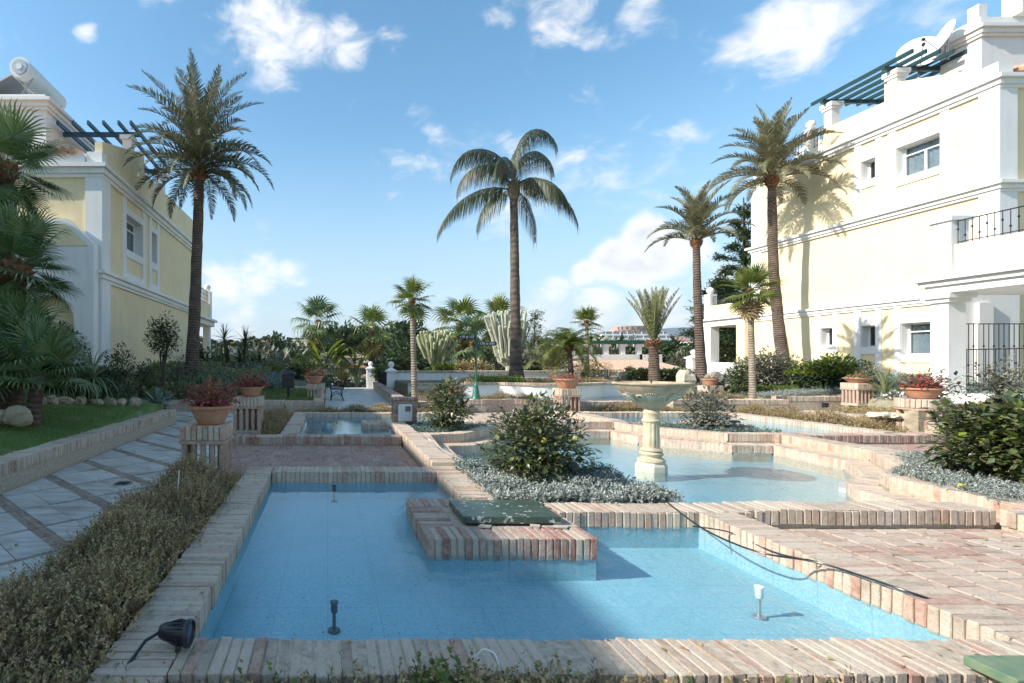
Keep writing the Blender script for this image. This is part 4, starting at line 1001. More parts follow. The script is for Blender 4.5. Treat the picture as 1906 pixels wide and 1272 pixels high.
    part(t, 'porch_moulding', lambda b: [b.box(14.54, 19.21, 8.6, 12.58, 3.18, 3.30, m_white), b.box(14.44, 19.22, 8.6, 12.68, 3.30, 3.42, m_white)], None)
    part(t, 'balcony_parapet', lambda b: b.box(14.72, 14.92, 8.6, 12.0, 3.42, 4.12, m_yellow), None)
    part(t, 'balcony_parapet', lambda b: b.box(15.12, 19.2, 12.2, 12.4, 3.42, 4.12, m_yellow), None)
    part(t, 'balcony_post', lambda b: [b.box(14.68, 15.10, 12.02, 12.44, 3.42, 4.70, m_white), b.box(14.62, 15.16, 11.96, 12.50, 4.70, 4.80, m_white), b.box(14.665, 14.68, 12.14, 12.32, 3.75, 4.45, m_yellow)], None)
    railing(t, (14.82, 8.7), (14.82, 12.0), 4.12, 4.68)
    part(t, 'porch_pillar', lambda b: [b.box(14.70, 15.12, 12.09, 12.45, .62, 2.78, m_white), b.box(14.64, 15.18, 12.03, 12.51, 2.78, 2.88, m_white), b.box(14.58, 15.24, 11.97, 12.56, 2.88, 2.998, m_white)], None)
    part(t, 'porch_pillar', lambda b: [b.box(14.70, 15.12, 8.7, 9.1, .62, 2.998, m_white)], None)
    part(t, 'porch_floor', lambda b: b.box(14.5, 19.25, 8.6, 14.6, .2, .62, m_white), None)
    part(t, 'porch_back_wall', lambda b: [b.box(17.6, 19.25, 14.2, 14.5, .62, 3.4, m_white), b.box(18.0, 18.4, 14.1, 14.2, .62, 3.0, m_white)], None)
    gr = railing(t, (15.2, 12.3), (19.1, 12.3), .75, 2.28, sp=.12, r=.008, name='iron_grille'); railing(t, (14.9, 11.9), (14.9, 10.2), .75, 1.65, sp=.16, name='iron_grille')
    # a lantern on the wall
    part(t, 'wall_lamp', lambda b: [b.lathe([(.03, 4.75), (.13, 4.8), (.15, 4.95), (.05, 5.0), (.04, 5.08), (.001, 5.12)], 12, m_white, (19.05, 15.75, 0))], None)
    return t
right_building()

def left_building():
    X = -6.4; s = -1; y0, y1 = 14.4, 24.3
    t = empty('apartment_building', (0, 0, 0), 'cream and white apartment building on the left, blue pergola on its roof', 'building')
    H = [(16.13, 17.57, 4.95, 6.05), (18.45, 19.03, 5.0, 6.08)]
    facade('wall', t, X, s, y0, y1, .5, 6.95, H, m_yellow)
    part(t, 'front_wall', lambda b: b.box(X - .325, X - 12, y0, y0 + .3, .5, 6.95, m_yellow), None)
    part(t, 'rear_wall', lambda b: b.box(X - .325, X - 12, y1 - .3, y1, .5, 6.95, m_yellow), None)
    part(t, 'side_wall', lambda b: b.box(X - 11.7, X - 12, y0 + .3, y1 - .3, .5, 6.95, m_yellow), None)
    part(t, 'roof', lambda b: b.box(X - .325, X - 11.7, y0 + .3, y1 - .3, 6.7, 6.85, m_terracotta), None)
    cornice(t, X, s, y0, y1, 6.92, .36, 12); cornice(t, X, s, y0, y1, 3.95, .32, 1.0, .18)
    def par(b):
        for (ya, yb, za, zb) in ((17.802, 24.3, 7.96, 8.1), (14.5, 17.8, 7.62, 8.62)):
            V = [(X, ya, 6.92), (X, yb, 6.92), (X, yb, zb), (X, ya, za), (X - .22, ya, 6.92), (X - .22, yb, 6.92), (X - .22, yb, zb), (X - .22, ya, za)]
            b.add(V, [(0, 1, 2, 3), (7, 6, 5, 4), (0, 4, 5, 1), (1, 5, 6, 2), (2, 6, 7, 3), (3, 7, 4, 0)], m_yellow)
    part(t, 'parapet', par, None)
    part(t, 'corner_post', lambda b: b.box(X + .03, X - .4, 14.4, 14.73, 6.92, 7.3, m_white), None)
    part(t, 'corner_pilaster', lambda b: b.box(X + .06, X - .42, y0 - .06, y0 + .5, .5, 6.56, m_white), None)
    part(t, 'far_pilaster', lambda b: b.box(X + .05, X - .02, y1 - .3, y1 + .05, 3.95, 6.56, m_white), None)
    def sur(a, c, oa, oc, zt, zb):
        part(t, 'window_surround', lambda b: [b.box(X, X + .045, a, oa - .003, 3.96, 6.56, m_white), b.box(X, X + .045, oc + .003, c, 3.96, 6.56, m_white), b.box(X, X + .045, oa - .003, oc + .003, zt + .002, zt + .22, m_white), b.box(X, X + .045, oa - .003, oc + .003, zb - .25, zb - .002, m_white), b.box(X, X + .045, oa - .003, oc + .003, 3.96, 4.2, m_white)], None)
    sur(15.87, 17.83, 16.13, 17.57, 6.05, 4.95); sur(18.2, 19.3, 18.45, 19.03, 6.08, 5.0)
    for h in H: window(t, X, s, *h, depth=.25)
    part(t, 'roof_tower', lambda b: b.box(-9.05, -20, 16.4, 23, 6.85, 9.45, m_white), None)
    cornice(t, -9.05, s, 16.4, 23.0, 9.8, .36, 10, .22)
    part(t, 'roof_tower_parapet', lambda b: b.box(-9.12, -20, 16.46, 23.0, 9.8, 10.0, m_white), None)
    for (x, y) in ((-6.75, 17.3), (-6.75, 20.6)):
        part(t, 'terrace_pillar', lambda b: [b.box(x - .15, x + .15, y - .15, y + .15, 6.9, 8.95, m_white), b.box(x - .22, x + .22, y - .22, y + .22, 8.85, 8.99, m_white)], None)
    pergola(t, [-8.85, -8.35, -7.85, -7.35, -6.85, -6.45], 17.3, 20.6, 9.0, 16.7, 21.0, M_plain('blue_green_paint', (.015, .06, .10), .4), 'pergola_beam')
    # tiled eave over the front
    part(t, 'front_parapet', lambda b: b.box(X - .45, X - 12, y0 - .02, y0 + .25, 6.92, 7.25, m_white), None)
    for i in range(22):
        part(t, 'roof_tile', lambda b: b.tube([(X - .75 - i * .24, y0 - .16, 7.28), (X - .75 - i * .24, y0 + .4, 7.40)], .10, 8, m_tile), None)
    # arched porch towards us
    A = MB(); pts = []; xr, xl = X - .02, X - 3.4; cx = (xr + xl) / 2 + .45; ra = .70; zs = 2.5
    yo, yi = 14.0, 14.3
    arch = [(cx + ra * math.cos(a), zs + ra * math.sin(a)) for a in np.linspace(0, PI, 13)]
    outline = [(xr, .5), (xr, 4.55), (X - .62, 5.25), (X - 1.6, 5.25), (xl, 4.2), (xl, .5)]
    # left of arch, right of arch, above arch as quads
    def wallpoly(poly): A.add([(p[0], yo, p[1]) for p in poly] + [(p[0], yi, p[1]) for p in poly], [tuple(range(len(poly))), tuple(range(len(poly), 2 * len(poly)))[::-1]] + [(i, (i + 1) % len(poly), len(poly) + (i + 1) % len(poly), len(poly) + i) for i in range(len(poly))], m_white)
    wallpoly([(xr, .5), (xr, zs), (cx + ra, zs), (cx + ra, .5)]); wallpoly([(xl, .5), (cx - ra, .5), (cx - ra, zs), (xl, zs)])
    top = [(xr, zs + .001), (xr, 4.6), (X - .75, 5.3), (X - 1.7, 5.3), (xl, 4.2), (xl, zs + .001)] + [(p[0], p[1] + .001) for p in arch[::-1]]
    wallpoly(top); A.build('porch_arch_wall', parent=t)
    part(t, 'porch_pediment', lambda b: b.add([(X - .15, 13.98, 4.55), (X - .8, 13.98, 5.15), (X - 1.5, 13.98, 5.15), (X - 1.5, 13.98, 4.55)], [(0, 1, 2, 3)], m_yellow), None)
    # rear terrace
    part(t, 'rear_porch_slab', lambda b: b.box(X + .15, X - 3, 24.36, 28.2, 3.3, 3.55, m_white), None)
    part(t, 'rear_porch_moulding', lambda b: b.box(X + .3, X - 3, 24.36, 28.3, 3.55, 3.66, m_white), None)
    part(t, 'rear_porch_parapet', lambda b: b.box(X, X - .2, 24.36, 27.6, 3.66, 4.5, m_yellow), None)
    railing(t, (X - .1, 24.6), (X - .1, 27.6), 4.5, 5.2)
    part(t, 'rear_porch_post', lambda b: [b.box(X + .05, X - .35, 27.6, 28.0, 3.66, 5.2, m_white), b.sphere((X - .15, 27.8, 5.42), .18, m_white)], None)
    for y in (24.8, 27.6): part(t, 'rear_porch_pillar', lambda b: b.box(X, X - .35, y, y + .35, .5, 3.3, m_white), None)
left_building()
# the neighbouring block on the left, outside the picture, whose shade lies over the path and half the front pool
def neighbour():
    t = empty('apartment_building', (0, 0, 0), 'cream neighbouring apartment block outside the left edge of the picture', 'building')
    facade('wall', t, -11.5, -1, -13, 13.2, .2, 8.4, [(y, y + 1.3, z, z + 1.2) for y in (-10, -5, 0, 5, 10) for z in (1.6, 4.4)], m_yellow)
    part(t, 'building_body', lambda b: b.box(-11.9, -20, -13, 13.2, .2, 8.4, m_yellow), None)
    for y in (-10, -5, 0, 5, 10):
        for z in (1.6, 4.4): window(t, -11.5, -1, y, y + 1.3, z, z + 1.2, curtain=False)
    cornice(t, -11.5, -1, -13, 13.2, 8.65, .34, 8)
    part(t, 'roof_tower', lambda b: b.box(-13.2, -20, -3, 3.5, 8.4, 10, m_white), None)
neighbour()
# things on the roofs
def solar():
    t = empty('solar_water_heater', (-9.9, 17.3, 9.9), 'solar water heater with grey tank and tilted panel on the left roof tower', 'solar heater')
    b = MB(); b.tube([(0, -.9, .95), (0, 1.4, .95)], .33, 24, m_whitemetal); b.tube([(0, -.93, .95), (0, -.9, .95)], .24, 20, m_metal); b.tube([(0, -.95, .95), (0, -.93, .95)], .10, 12, m_whitemetal); b.build('tank', parent=t, smooth=True)
    p = MB(); p.add([(-.35, -.75, .85), (-.35, 1.3, .85), (-2.2, 1.3, -.15), (-2.2, -.75, -.15), (-.35, -.75, .77), (-.35, 1.3, .77), (-2.2, 1.3, -.23), (-2.2, -.75, -.23)], [(0, 1, 2, 3), (7, 6, 5, 4), (0, 4, 5, 1), (1, 5, 6, 2), (2, 6, 7, 3), (3, 7, 4, 0)], m_metal); p.build('panel', parent=t)
    f = MB()
    for y in (-.6, .4, 1.2):
        f.tube([(.25, y, .75), (-.25, y, 0)], .03, 6, m_metal); f.tube([(-.25, y, .75), (.35, y, 0)], .03, 6, m_metal); f.tube([(-.3, y, .0), (.4, y, 0)], .03, 6, m_metal)
    f.tube([(.35, -.7, .05), (.35, 1.3, .05)], .03, 6, m_metal); f.build('stand', parent=t)
solar()
def dish(label, x, y, z, aim, r=.55, foot=0):
    t = empty('satellite_dish', (x, y, z), label, 'satellite dish'); d = Vector(aim).normalized(); q = d.to_track_quat('Z', 'Y').to_matrix()
    V = []; n = 32; rings = 6
    for i in range(rings + 1):
        rr = r * i / rings
        for k in range(n): a = 2 * PI * k / n; V.append(q @ Vector((rr * math.cos(a), rr * math.sin(a) * 1.08, .28 * (rr / r) ** 2 * r)) + Vector((0, 0, .75)))
    Fs = [(i * n + k, i * n + (k + 1) % n, (i + 1) * n + (k + 1) % n, (i + 1) * n + k) for i in range(rings) for k in range(n)]
    b = MB(); b.add(V, Fs, m_whitemetal); o = b.build('reflector', parent=t, smooth=True); sm = o.modifiers.new('s', 'SOLIDIFY'); sm.thickness = .015
    a0 = q @ Vector((0, -r * .95, .1)) + Vector((0, 0, .75)); a1 = q @ Vector((0, -r * .35, r * 1.25)) + Vector((0, 0, .75))
    b = MB(); b.tube([a0, a1], .015, 6, m_metal); b.build('arm', parent=t); b = MB(); b.tube([a1 - d * .03, a1 + d * .05], .045, 8, m_black); b.build('receiver', parent=t)
    b = MB(); b.tube([(0, 0, -foot), (0, 0, .7)], .03, 8, m_metal); b.tube([(0, 0, .7), Vector((0, 0, .75)) - d * .02], .03, 8, m_metal); b.build('mast', parent=t)
dish('larger round white satellite dish behind the right pergola, facing the garden', 20.5, 17.7, 11.25, (-.7, -.8, .35), .56, 1.75)
dish('second white satellite dish, higher and turned edge-on towards the sky', 20.66, 17.0, 11.45, (-.9, .35, .35), .46)
# ================================================================ palms
def frond_geo(Lr, n, ll, e0, e1, droop=.25, vee=.45, wid=.018, twist=0, rachis=.016, side_droop=0, tipf=.35, lmin=.25, bare=.12, ex=1.35):
    """a feather leaf growing along +X: e0, e1 are the rise angles at base and tip, leaflets as two-sided strips"""
    pts = []; N = 14; wy = 0; p = Vector((0, 0, 0)); pts.append(p.copy())
    for i in range(N):
        f = (i + .5) / N; e = e0 + (e1 - e0) * (f ** ex); wy += random.uniform(-.09, .09); p = p + Vector((math.cos(e) * math.cos(wy), math.cos(e) * math.sin(wy), math.sin(e + random.uniform(-.05, .05)))) * Lr / N; pts.append(p.copy())
    def at(f):
        k = min(N - 1, int(f * N)); u = f * N - k; a, b = pts[k], pts[k + 1]; return a.lerp(b, u), (b - a).normalized()
    V = []; Fs = []
    for i, q in enumerate(pts):                                   # rachis, flat strip with a keel
        f = i / N; w = rachis * (1.6 - 1.4 * f); t = at(min(.999, f))[1]; up = Vector((-t.z, 0, t.x))
        V += [q + Vector((0, w, 0)), q + Vector((0, -w, 0)), q - up * w * 1.2]
    for i in range(N):
        a = i * 3; Fs += [(a, a + 3, a + 4, a + 1), (a + 1, a + 4, a + 5, a + 2), (a + 2, a + 5, a + 3, a)]
    for i in range(n):
        f = bare + (1 - bare) * (i + random.random() * .6) / n; q, t = at(min(.998, f)); up = Vector((-t.z, 0, t.x))
        env = max(0, math.sin(PI * min(1, (f - bare * .6) / (1 - bare * .6)) ** .62)) ** .55 if f < 1 else .3
        l = ll * max(lmin, env) * random.uniform(.85, 1.1)
        for s in (-1, 1):
            v = vee + random.uniform(-.25, .25); fw = tipf + .55 * f + random.uniform(-.12, .12)
            d = (Vector((0, s, 0)) * math.cos(v) + up * math.sin(v)).normalized() * math.cos(fw) + t * math.sin(fw); d.normalize()
            d2 = (d + Vector((0, 0, -1)) * (droop + side_droop)).normalized(); m = q + d * l * .5; e = m + d2 * l * .5
            if side_droop > .8: m = q + (d + Vector((0, 0, -.9))).normalized() * l * .25; e = m + (d * .12 + t * .15 + Vector((0, 0, -1))).normalized() * l * .75
            wv = t * wid; k = len(V); V += [q - wv * .5, q + wv * .5, m + wv, m - wv, e + wv * .12, e - wv * .12]
            Fs += [(k, k + 1, k + 2, k + 3), (k + 3, k + 2, k + 4, k + 5)]
    return [tuple(v) for v in V], Fs
def frond_mesh(mat, **kw):
    V, Fs = frond_geo(**kw); return fastmesh('frond', V, Fs, mat)
def trunk_mesh(H, r0, r1, bow=(0, 0), mat=None, seg=26, flare=1.35, n=14, rough=.06):
    mat = mat or m_trunk; V = []; rr = random.Random(int(H * 100))
    for i in range(seg + 1):
        f = i / seg; r = r0 + (r1 - r0) * f; r *= 1 + (flare - 1) * math.exp(-f * 14); cx = bow[0] * math.sin(PI * f); cy = bow[1] * math.sin(PI * f)
        for k in range(n):
            a = 2 * PI * k / n; q = r * (1 + rr.uniform(-rough, rough)); V.append((cx + q * math.cos(a), cy + q * math.sin(a), f * H))
    Fs = [(i * n + k, i * n + (k + 1) % n, (i + 1) * n + (k + 1) % n, (i + 1) * n + k) for i in range(seg) for k in range(n)]
    return fastmesh('trunk', V, Fs, mat, True)
def boots_mesh(r, h, mat=None, n=46):
    b = MB()
    b.lathe([(r * .9, -h * .7), (r * 1.05, -h * .3), (r * 1.25, h * .1), (r * .95, h * .5), (.02, h * .75)], 14, mat or m_boots)
    for i in range(n):
        a = i * 2.4; z = -h * .6 + h * 1.1 * (i / n); q = r * (.95 + .25 * math.sin(PI * i / n)); d = Vector((math.cos(a), math.sin(a), 0)); s = Vector((-math.sin(a), math.cos(a), 0))
        p = d * q + Vector((0, 0, z)); e = p + d * r * .42 + Vector((0, 0, h * .28)); w = r * .22
        b.add([p - s * w, p + s * w, e + s * w * .6, e - s * w * .6, p - d * .03 + Vector((0, 0, h * .2))], [(0, 1, 2, 3), (0, 3, 4), (1, 4, 2), (3, 2, 4)], mat or m_boots)
    return b.mesh('crown_base')
def palm(label, base, top, r0, r1, fronds, crown_h=.35, tmat=None, bmat=None, bow=(0, 0), cat='palm tree', group=None, boots=True, name='palm_tree', flare=1.35):
    """base, top: world points of the trunk; fronds: list of (mesh, azimuth, roll) placed at the trunk's head"""
    t = empty(name, base, label, cat, group); b, e = Vector(base), Vector(top); d = e - b; H = d.length
    tr = link('trunk', trunk_mesh(H, r0, r1, bow, tmat, flare=flare), t); q = d.to_track_quat('Z', 'Y'); tr.rotation_mode = 'QUATERNION'; tr.rotation_quaternion = q
    if boots: link('crown_base', boots_mesh(r1 * 1.25, crown_h, bmat), t, tuple(d))
    for (me, az, z) in fronds: link('frond', me, t, tuple(d + Vector((0, 0, z))), (random.uniform(-.15, .15), random.uniform(-.05, .05), az))
    return t
def date_set(Ls=2.7, mat=None, ll=.42, n=64, up=1.14):
    S = []
    for (e0, e1, dr, k) in ((88, 60, .1, up), (80, 30, .15, up), (72, 0, .2, (up + 1) / 2), (60, -25, .25, 1), (45, -50, .3, 1), (30, -62, .35, 1), (14, -70, .4, .95), (-2, -80, .45, .8)):
        for v in range(2): S.append(frond_mesh(mat or m_date, Lr=Ls * k * random.uniform(.9, 1.08), n=n, ll=ll, e0=R(e0), e1=R(e1), droop=dr, vee=.5, wid=.021, rachis=.02))
    return S
def ring_fronds(S, n, lo=0, hi=None, h=.35, jit=.3, az0=0):
    """golden angle spiral: inner fronds upright, outer ones hanging"""
    hi = hi or len(S); out = []
    for i in range(n):
        f = i / n; k = lo + int((f ** 1.0) * (hi - lo)); k = min(hi - 1, k); out.append((S[k], az0 + i * 2.39996 + random.uniform(-jit, jit) * .5, h * (1 - f) * .9))
    return out
DS = date_set()
Z = lambda x, y, z: (x, y, z)
# left tall palm
y = 16.6; palm('tall date palm on the left with a full grey green crown before the cream building', (PX(356, y), y, .75), (PX(371, y), y, PZ(322, y)), .205, .155, ring_fronds(DS, 62, 0, 16, .5), .42, bow=(.10, 0))
# right tall palm with its shadow on the wall
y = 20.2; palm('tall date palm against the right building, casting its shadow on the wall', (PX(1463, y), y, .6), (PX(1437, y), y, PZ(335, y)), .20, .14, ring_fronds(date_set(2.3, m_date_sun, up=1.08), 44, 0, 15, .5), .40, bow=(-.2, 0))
# right leaning palm
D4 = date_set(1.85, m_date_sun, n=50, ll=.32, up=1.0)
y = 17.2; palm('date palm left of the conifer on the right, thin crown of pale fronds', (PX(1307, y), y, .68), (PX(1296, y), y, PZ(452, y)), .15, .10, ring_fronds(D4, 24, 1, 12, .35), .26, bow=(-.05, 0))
# small upright palm
D5 = [frond_mesh(m_olive, Lr=2.2 * random.uniform(.85, 1), n=46, ll=.26, e0=R(a), e1=R(a - 16), droop=.1, vee=.6, wid=.018, rachis=.022) for a in (88, 85, 81, 77, 73, 69)]
y = 18.6; palm('young date palm with fronds standing upright like a brush behind the fountain', (PX(1218, y), y, .65), (PX(1216, y), y, PZ(640, y)), .19, .15, [(D5[i % 6], i * 2.4, .0) for i in range(22)], .25, flare=1.1)
# centre queen palm with hanging leaflets
QS = {}
def q_frond(e0, e1, L_=3.0, ex=1.0): return frond_mesh(m_queen, Lr=L_, n=int(46 * L_), ll=.95, e0=R(e0), e1=R(e1), droop=.2, vee=.0, wid=.013, rachis=.024, side_droop=1.1, tipf=.15, bare=.12, lmin=.5, ex=ex)
y = 19.3; zt = PZ(352, y)
qf = [(q_frond(72, -95, 3.9, 1.15), PI + .12, .2), (q_frond(38, -68, 3.7, .6), PI - .05, -.1), (q_frond(89, -92, 4.1, 2.0), .15, .3), (q_frond(42, -82, 3.3, .75), -.1, 0), (q_frond(55, -90, 2.7, .7), -.8, 0), (q_frond(70, -90, 3.0, 1.0), PI + .9, .1),
      (q_frond(40, -88, 2.3, .6), PI - .7, -.1), (q_frond(88, 40, 1.2), 1.0, .6), (q_frond(60, -95, 3.1, 1.3), PI - .45, .3), (q_frond(34, -90, 2.7, .6), .65, -.1), (q_frond(48, -92, 2.9, .7), -.45, .1), (q_frond(76, -90, 3.2, 1.4), .6, .4)]
palm('tall feathery palm in the middle with few drooping fronds and a smooth straight trunk', (PX(961, y), y, .62), (PX(956, y), y, zt), .205, .135, qf, .55, bmat=M_plain('pale_leaf_sheath', (.32, .25, .16), .9, .5, 10), tmat=M_trunk('smooth_palm_trunk', (.075, .055, .045), (.14, .11, .085), 9, .5), flare=1.6)

# ---- fan palms
def fan_geo(r, n=34, span=290, petiole=.5, seg_w=.028, droop=.3, cup=.25, split=.45):
    """petiole along +X then a fan of pointed segments"""
    V = []; Fs = []; P = petiole; w = .008
    V += [(0, w, 0), (0, -w, 0), (P, -w, 0), (P, w, 0), (0, 0, -w * 1.6), (P, 0, -w * 1.6)]; Fs += [(0, 1, 2, 3), (1, 4, 5, 2), (4, 0, 3, 5)]
    for i in range(n):
        a = R(-span / 2 + span * (i + .5) / n) + random.uniform(-.02, .02); l = r * (1 - .22 * (abs(a) / PI) ** 1.2) * random.uniform(.92, 1.06)
        d = Vector((math.cos(a), math.sin(a), 0)); s = Vector((-d.y, d.x, 0)); h = math.tan(R(span / n / 2)) * l * split
        c0 = Vector((P, 0, 0)); ridge = .35 * h
        m = c0 + d * l * split + Vector((0, 0, cup * l * split * .6)); k1 = c0 + d * l * .78 + Vector((0, 0, cup * l * .45 - droop * l * .12)); e = c0 + d * l * .98 + Vector((0, 0, cup * l * .3 - droop * l * random.uniform(.25, .7)))
        k = len(V); V += [tuple(c0), tuple(m + s * h - Vector((0, 0, ridge))), tuple(m + Vector((0, 0, ridge * .8))), tuple(m - s * h - Vector((0, 0, ridge))), tuple(k1 + s * h * .55), tuple(k1 - s * h * .55), tuple(e)]
        Fs += [(k, k + 1, k + 2, k + 2), (k, k + 2, k + 3, k + 3), (k + 1, k + 4, k + 5, k + 3), (k + 4, k + 6, k + 5, k + 5)]
    return V, Fs
def fan_mesh(mat, **kw):
    V, Fs = fan_geo(**kw); me = bpy.data.meshes.new('frond'); me.from_pydata([tuple(v) for v in V], [], [tuple(dict.fromkeys(f)) for f in Fs]); me.materials.append(mat); me.update(); return me
def fan_palm(label, base, top, r0, r1, leaf_r, pet, n, mat, lo=-55, hi=85, tmat=None, droop=.35, skirt=0, group=None, cat='palm tree', name='fan_palm', nseg=30, azf=None, boots=True, flare=1.2):
    S = [fan_mesh(mat, r=leaf_r * random.uniform(.9, 1.1), n=nseg, petiole=pet * random.uniform(.9, 1.1), droop=droop * random.uniform(.7, 1.4), cup=random.uniform(.1, .35)) for _ in range(5)]
    t = empty(name, base, label, cat, group); b, e = Vector(base), Vector(top); d = e - b; tr = link('trunk', trunk_mesh(d.length, r0, r1, (0, 0), tmat, seg=16, n=10, flare=flare), t); tr.rotation_mode = 'QUATERNION'; tr.rotation_quaternion = d.to_track_quat('Z', 'Y')
    if boots: link('crown_base', boots_mesh(r1 * 1.15, r1 * 1.8, m_boots, 24), t, tuple(d))
    for i in range(n):
        f = i / max(1, n - 1); el = R(hi + (lo - hi) * f ** .85 + random.uniform(-8, 8)); az = i * 2.39996 + random.uniform(-.2, .2)
        link('frond', random.choice(S), t, tuple(d + Vector((0, 0, .06 * (1 - f)))), (random.uniform(-.35, .35), -el, az))
    if skirt:
        k = [fan_mesh(m_heath, r=leaf_r * .8, n=16, petiole=pet * .7, droop=.6) for _ in range(2)]
        for i in range(skirt): link('dead_frond', k[i % 2], t, tuple(d + Vector((0, 0, -.1 - .25 * random.random()))), (random.uniform(-.5, .5), R(random.uniform(65, 85)), i * 2.4))
    return t
y = 13.2; fan_palm('slim fan palm before the white wall, left of the green signpost', (PX(773, y), y, .05), (PX(767, y), y, PZ(562, y)), .085, .062, .40, .32, 17, m_fan_y, tmat=m_trunk_pale, nseg=20, droop=.5)
y = 13.9; fan_palm('slim fan palm in the low hedge before the right building', (PX(1401, y), y, .2), (PX(1397, y), y, PZ(543, y)), .085, .06, .48, .36, 20, m_fan_y, tmat=m_trunk_pale, skirt=5)
y = 22; fan_palm('small slender fan palm behind the middle pedestal', (PX(1094, y), y, .1), (PX(1092, y), y, PZ(600, y)), .09, .07, .5, .35, 12, m_fan_y, tmat=m_trunk_pale, lo=-20, nseg=18)
# left near clump (each trunk its own palm)
y = 9.0; fan_palm('dark fan palm high at the left picture edge', (PX(8, y), y, .45), (PX(8, y), y, PZ(318, y)), .17, .15, .62, .55, 26, m_fan, nseg=36, lo=-50)
y = 8.3; fan_palm('fan palm with a broad green crown at the left, before the arched porch', (PX(22, y), y, .4), (PX(26, y), y, PZ(505, y)), .18, .18, .62, .60, 24, m_fan, nseg=38, lo=-45)
y = 7.8; fan_palm('low bushy fan palm on the lawn at the left edge, under the taller one', (PX(20, y), y, .45), (PX(30, y), y, PZ(668, y)), .12, .12, .62, .55, 30, m_fan, nseg=36, lo=-35, boots=False)
y = 7.4; fan_palm('lowest bushy fan palm at the left edge with bright leaf tips', (PX(60, y), y, .45), (PX(70, y), y, PZ(700, y)), .10, .10, .5, .4, 18, m_fan, nseg=34, lo=-20, boots=False)
# far fan palms
for (px, pz, y, n, L_, lab, zb, sk) in ((592, 600, 31, 19, .95, 'dark fan palm left of the far gate, tallest of its clump', -.5, 14), (694, 618, 31, 15, .95, 'fan palm with dead skirt rising behind the white gate posts', -.5, 22), (856, 606, 27, 15, .85, 'fan palm behind the candelabra cactus, left of the signpost', .4, 16), (926, 604, 28, 15, .85, 'fan palm right of the signpost, just left of the centre palm trunk', .4, 16), (880, 640, 26, 18, .75, 'low green fan palm directly behind the signpost', .4, 8)):
    fan_palm(lab, (PX(px, y), y, zb), (PX(px, y), y, PZ(pz, y)), .15, .13, L_, .95, n, m_fan if n > 16 else m_fan_y, droop=.9, skirt=sk, nseg=20, lo=-55)
# low feather palms behind
DL = [frond_mesh(m_olive, Lr=2.6 * random.uniform(.85, 1.05), n=44, ll=.42, e0=R(a), e1=R(a - 85), droop=.3, vee=.4, wid=.02) for a in (85, 75, 65, 52, 40, 25)]
def low_palm(label, px, y, z, n, s=1.0, S=None, py_top=None):
    t = empty('low_palm', (PX(px, y), y, z), label, 'palm tree'); b = MB(); b.lathe([(.22, -.2), (.26, .1), (.18, .45), (.02, .6)], 10, m_bark); b.build('trunk', parent=t); t.scale = (s, s, s)
    for i in range(n): link('frond', (S or DL)[i * 6 // n % 6], t, (0, 0, .35), (random.uniform(-.2, .2), 0, i * 2.4 + random.uniform(-.2, .2)))
low_palm('stemless feather palm with grey green arching fronds left of the small slender palm', 1030, 22.5, .6, 30, .95)
low_palm('wide feather palm with dark arching fronds in the gap left of the far gate', 640, 31, -.3, 30, 1.05)
low_palm('pale feather palm behind the orange red potted plant', 560, 29, -.2, 24, .85)
DN = [frond_mesh(m_fan_y, Lr=1.6 * random.uniform(.9, 1), n=50, ll=.32, e0=R(a), e1=R(a - 110), droop=.5, vee=.2, wid=.014) for a in (80, 65, 50, 35, 20, 0)]
y = 20.0; palm('small bright green feather palm on a dark stem right of the centre palm', (PX(1064, y), y, .6), (PX(1060, y), y, PZ(650, y)), .11, .08, [(DN[i % 6], i * 2.4, 0) for i in range(26)], .2, cat='palm tree')

# ---- banana-like traveller leaves
def paddle(Lr, w, e0, e1):
    V = []; Fs = []; N = 10; p = Vector((0, 0, 0)); path = [p.copy()]
    for i in range(N): e = e0 + (e1 - e0) * ((i + .5) / N) ** 2; p = p + Vector((math.cos(e), 0, math.sin(e))) * Lr / N; path.append(p.copy())
    for i, q in enumerate(path):
        f = i / N; ww = w * (max(0, math.sin(PI * max(0, (f - .42) / .58))) ** .6 if f > .42 else .06); V += [q + Vector((0, ww, ww * .4)), q, q + Vector((0, -ww, ww * .4))]
    for i in range(N): a = i * 3; Fs += [(a, a + 3, a + 4, a + 1), (a + 1, a + 4, a + 5, a + 2)]
    return fastmesh('leaf', V, Fs, m_brightleaf)
def banana(label, px, y, z, n, s):
    t = empty('banana_plant', (PX(px, y), y, z), label, 'banana plant')
    b = MB()
    for i in range(4): b.tube([(random.uniform(-.3, .3), random.uniform(-.2, .2), 0), (random.uniform(-.35, .35), 0, 1.4)], .07, 7, m_cactus)
    b.build('stem', parent=t); S = [paddle(2.3 * s, .20, R(a), R(a - 50)) for a in (88, 82, 76, 68, 58)]
    for i in range(n): link('leaf', random.choice(S), t, (random.uniform(-.3, .3), random.uniform(-.2, .2), random.uniform(.3, 1.4)), (0, 0, random.choice((0, PI)) + random.uniform(-.7, .7)))
banana('tall banana plant with upright bright leaves in front of the dark far fan palm', 605, 29.5, -.4, 16, 1.05)
banana('smaller banana plant with split leaves left of the gate posts', 665, 30, -.6, 9, .8)

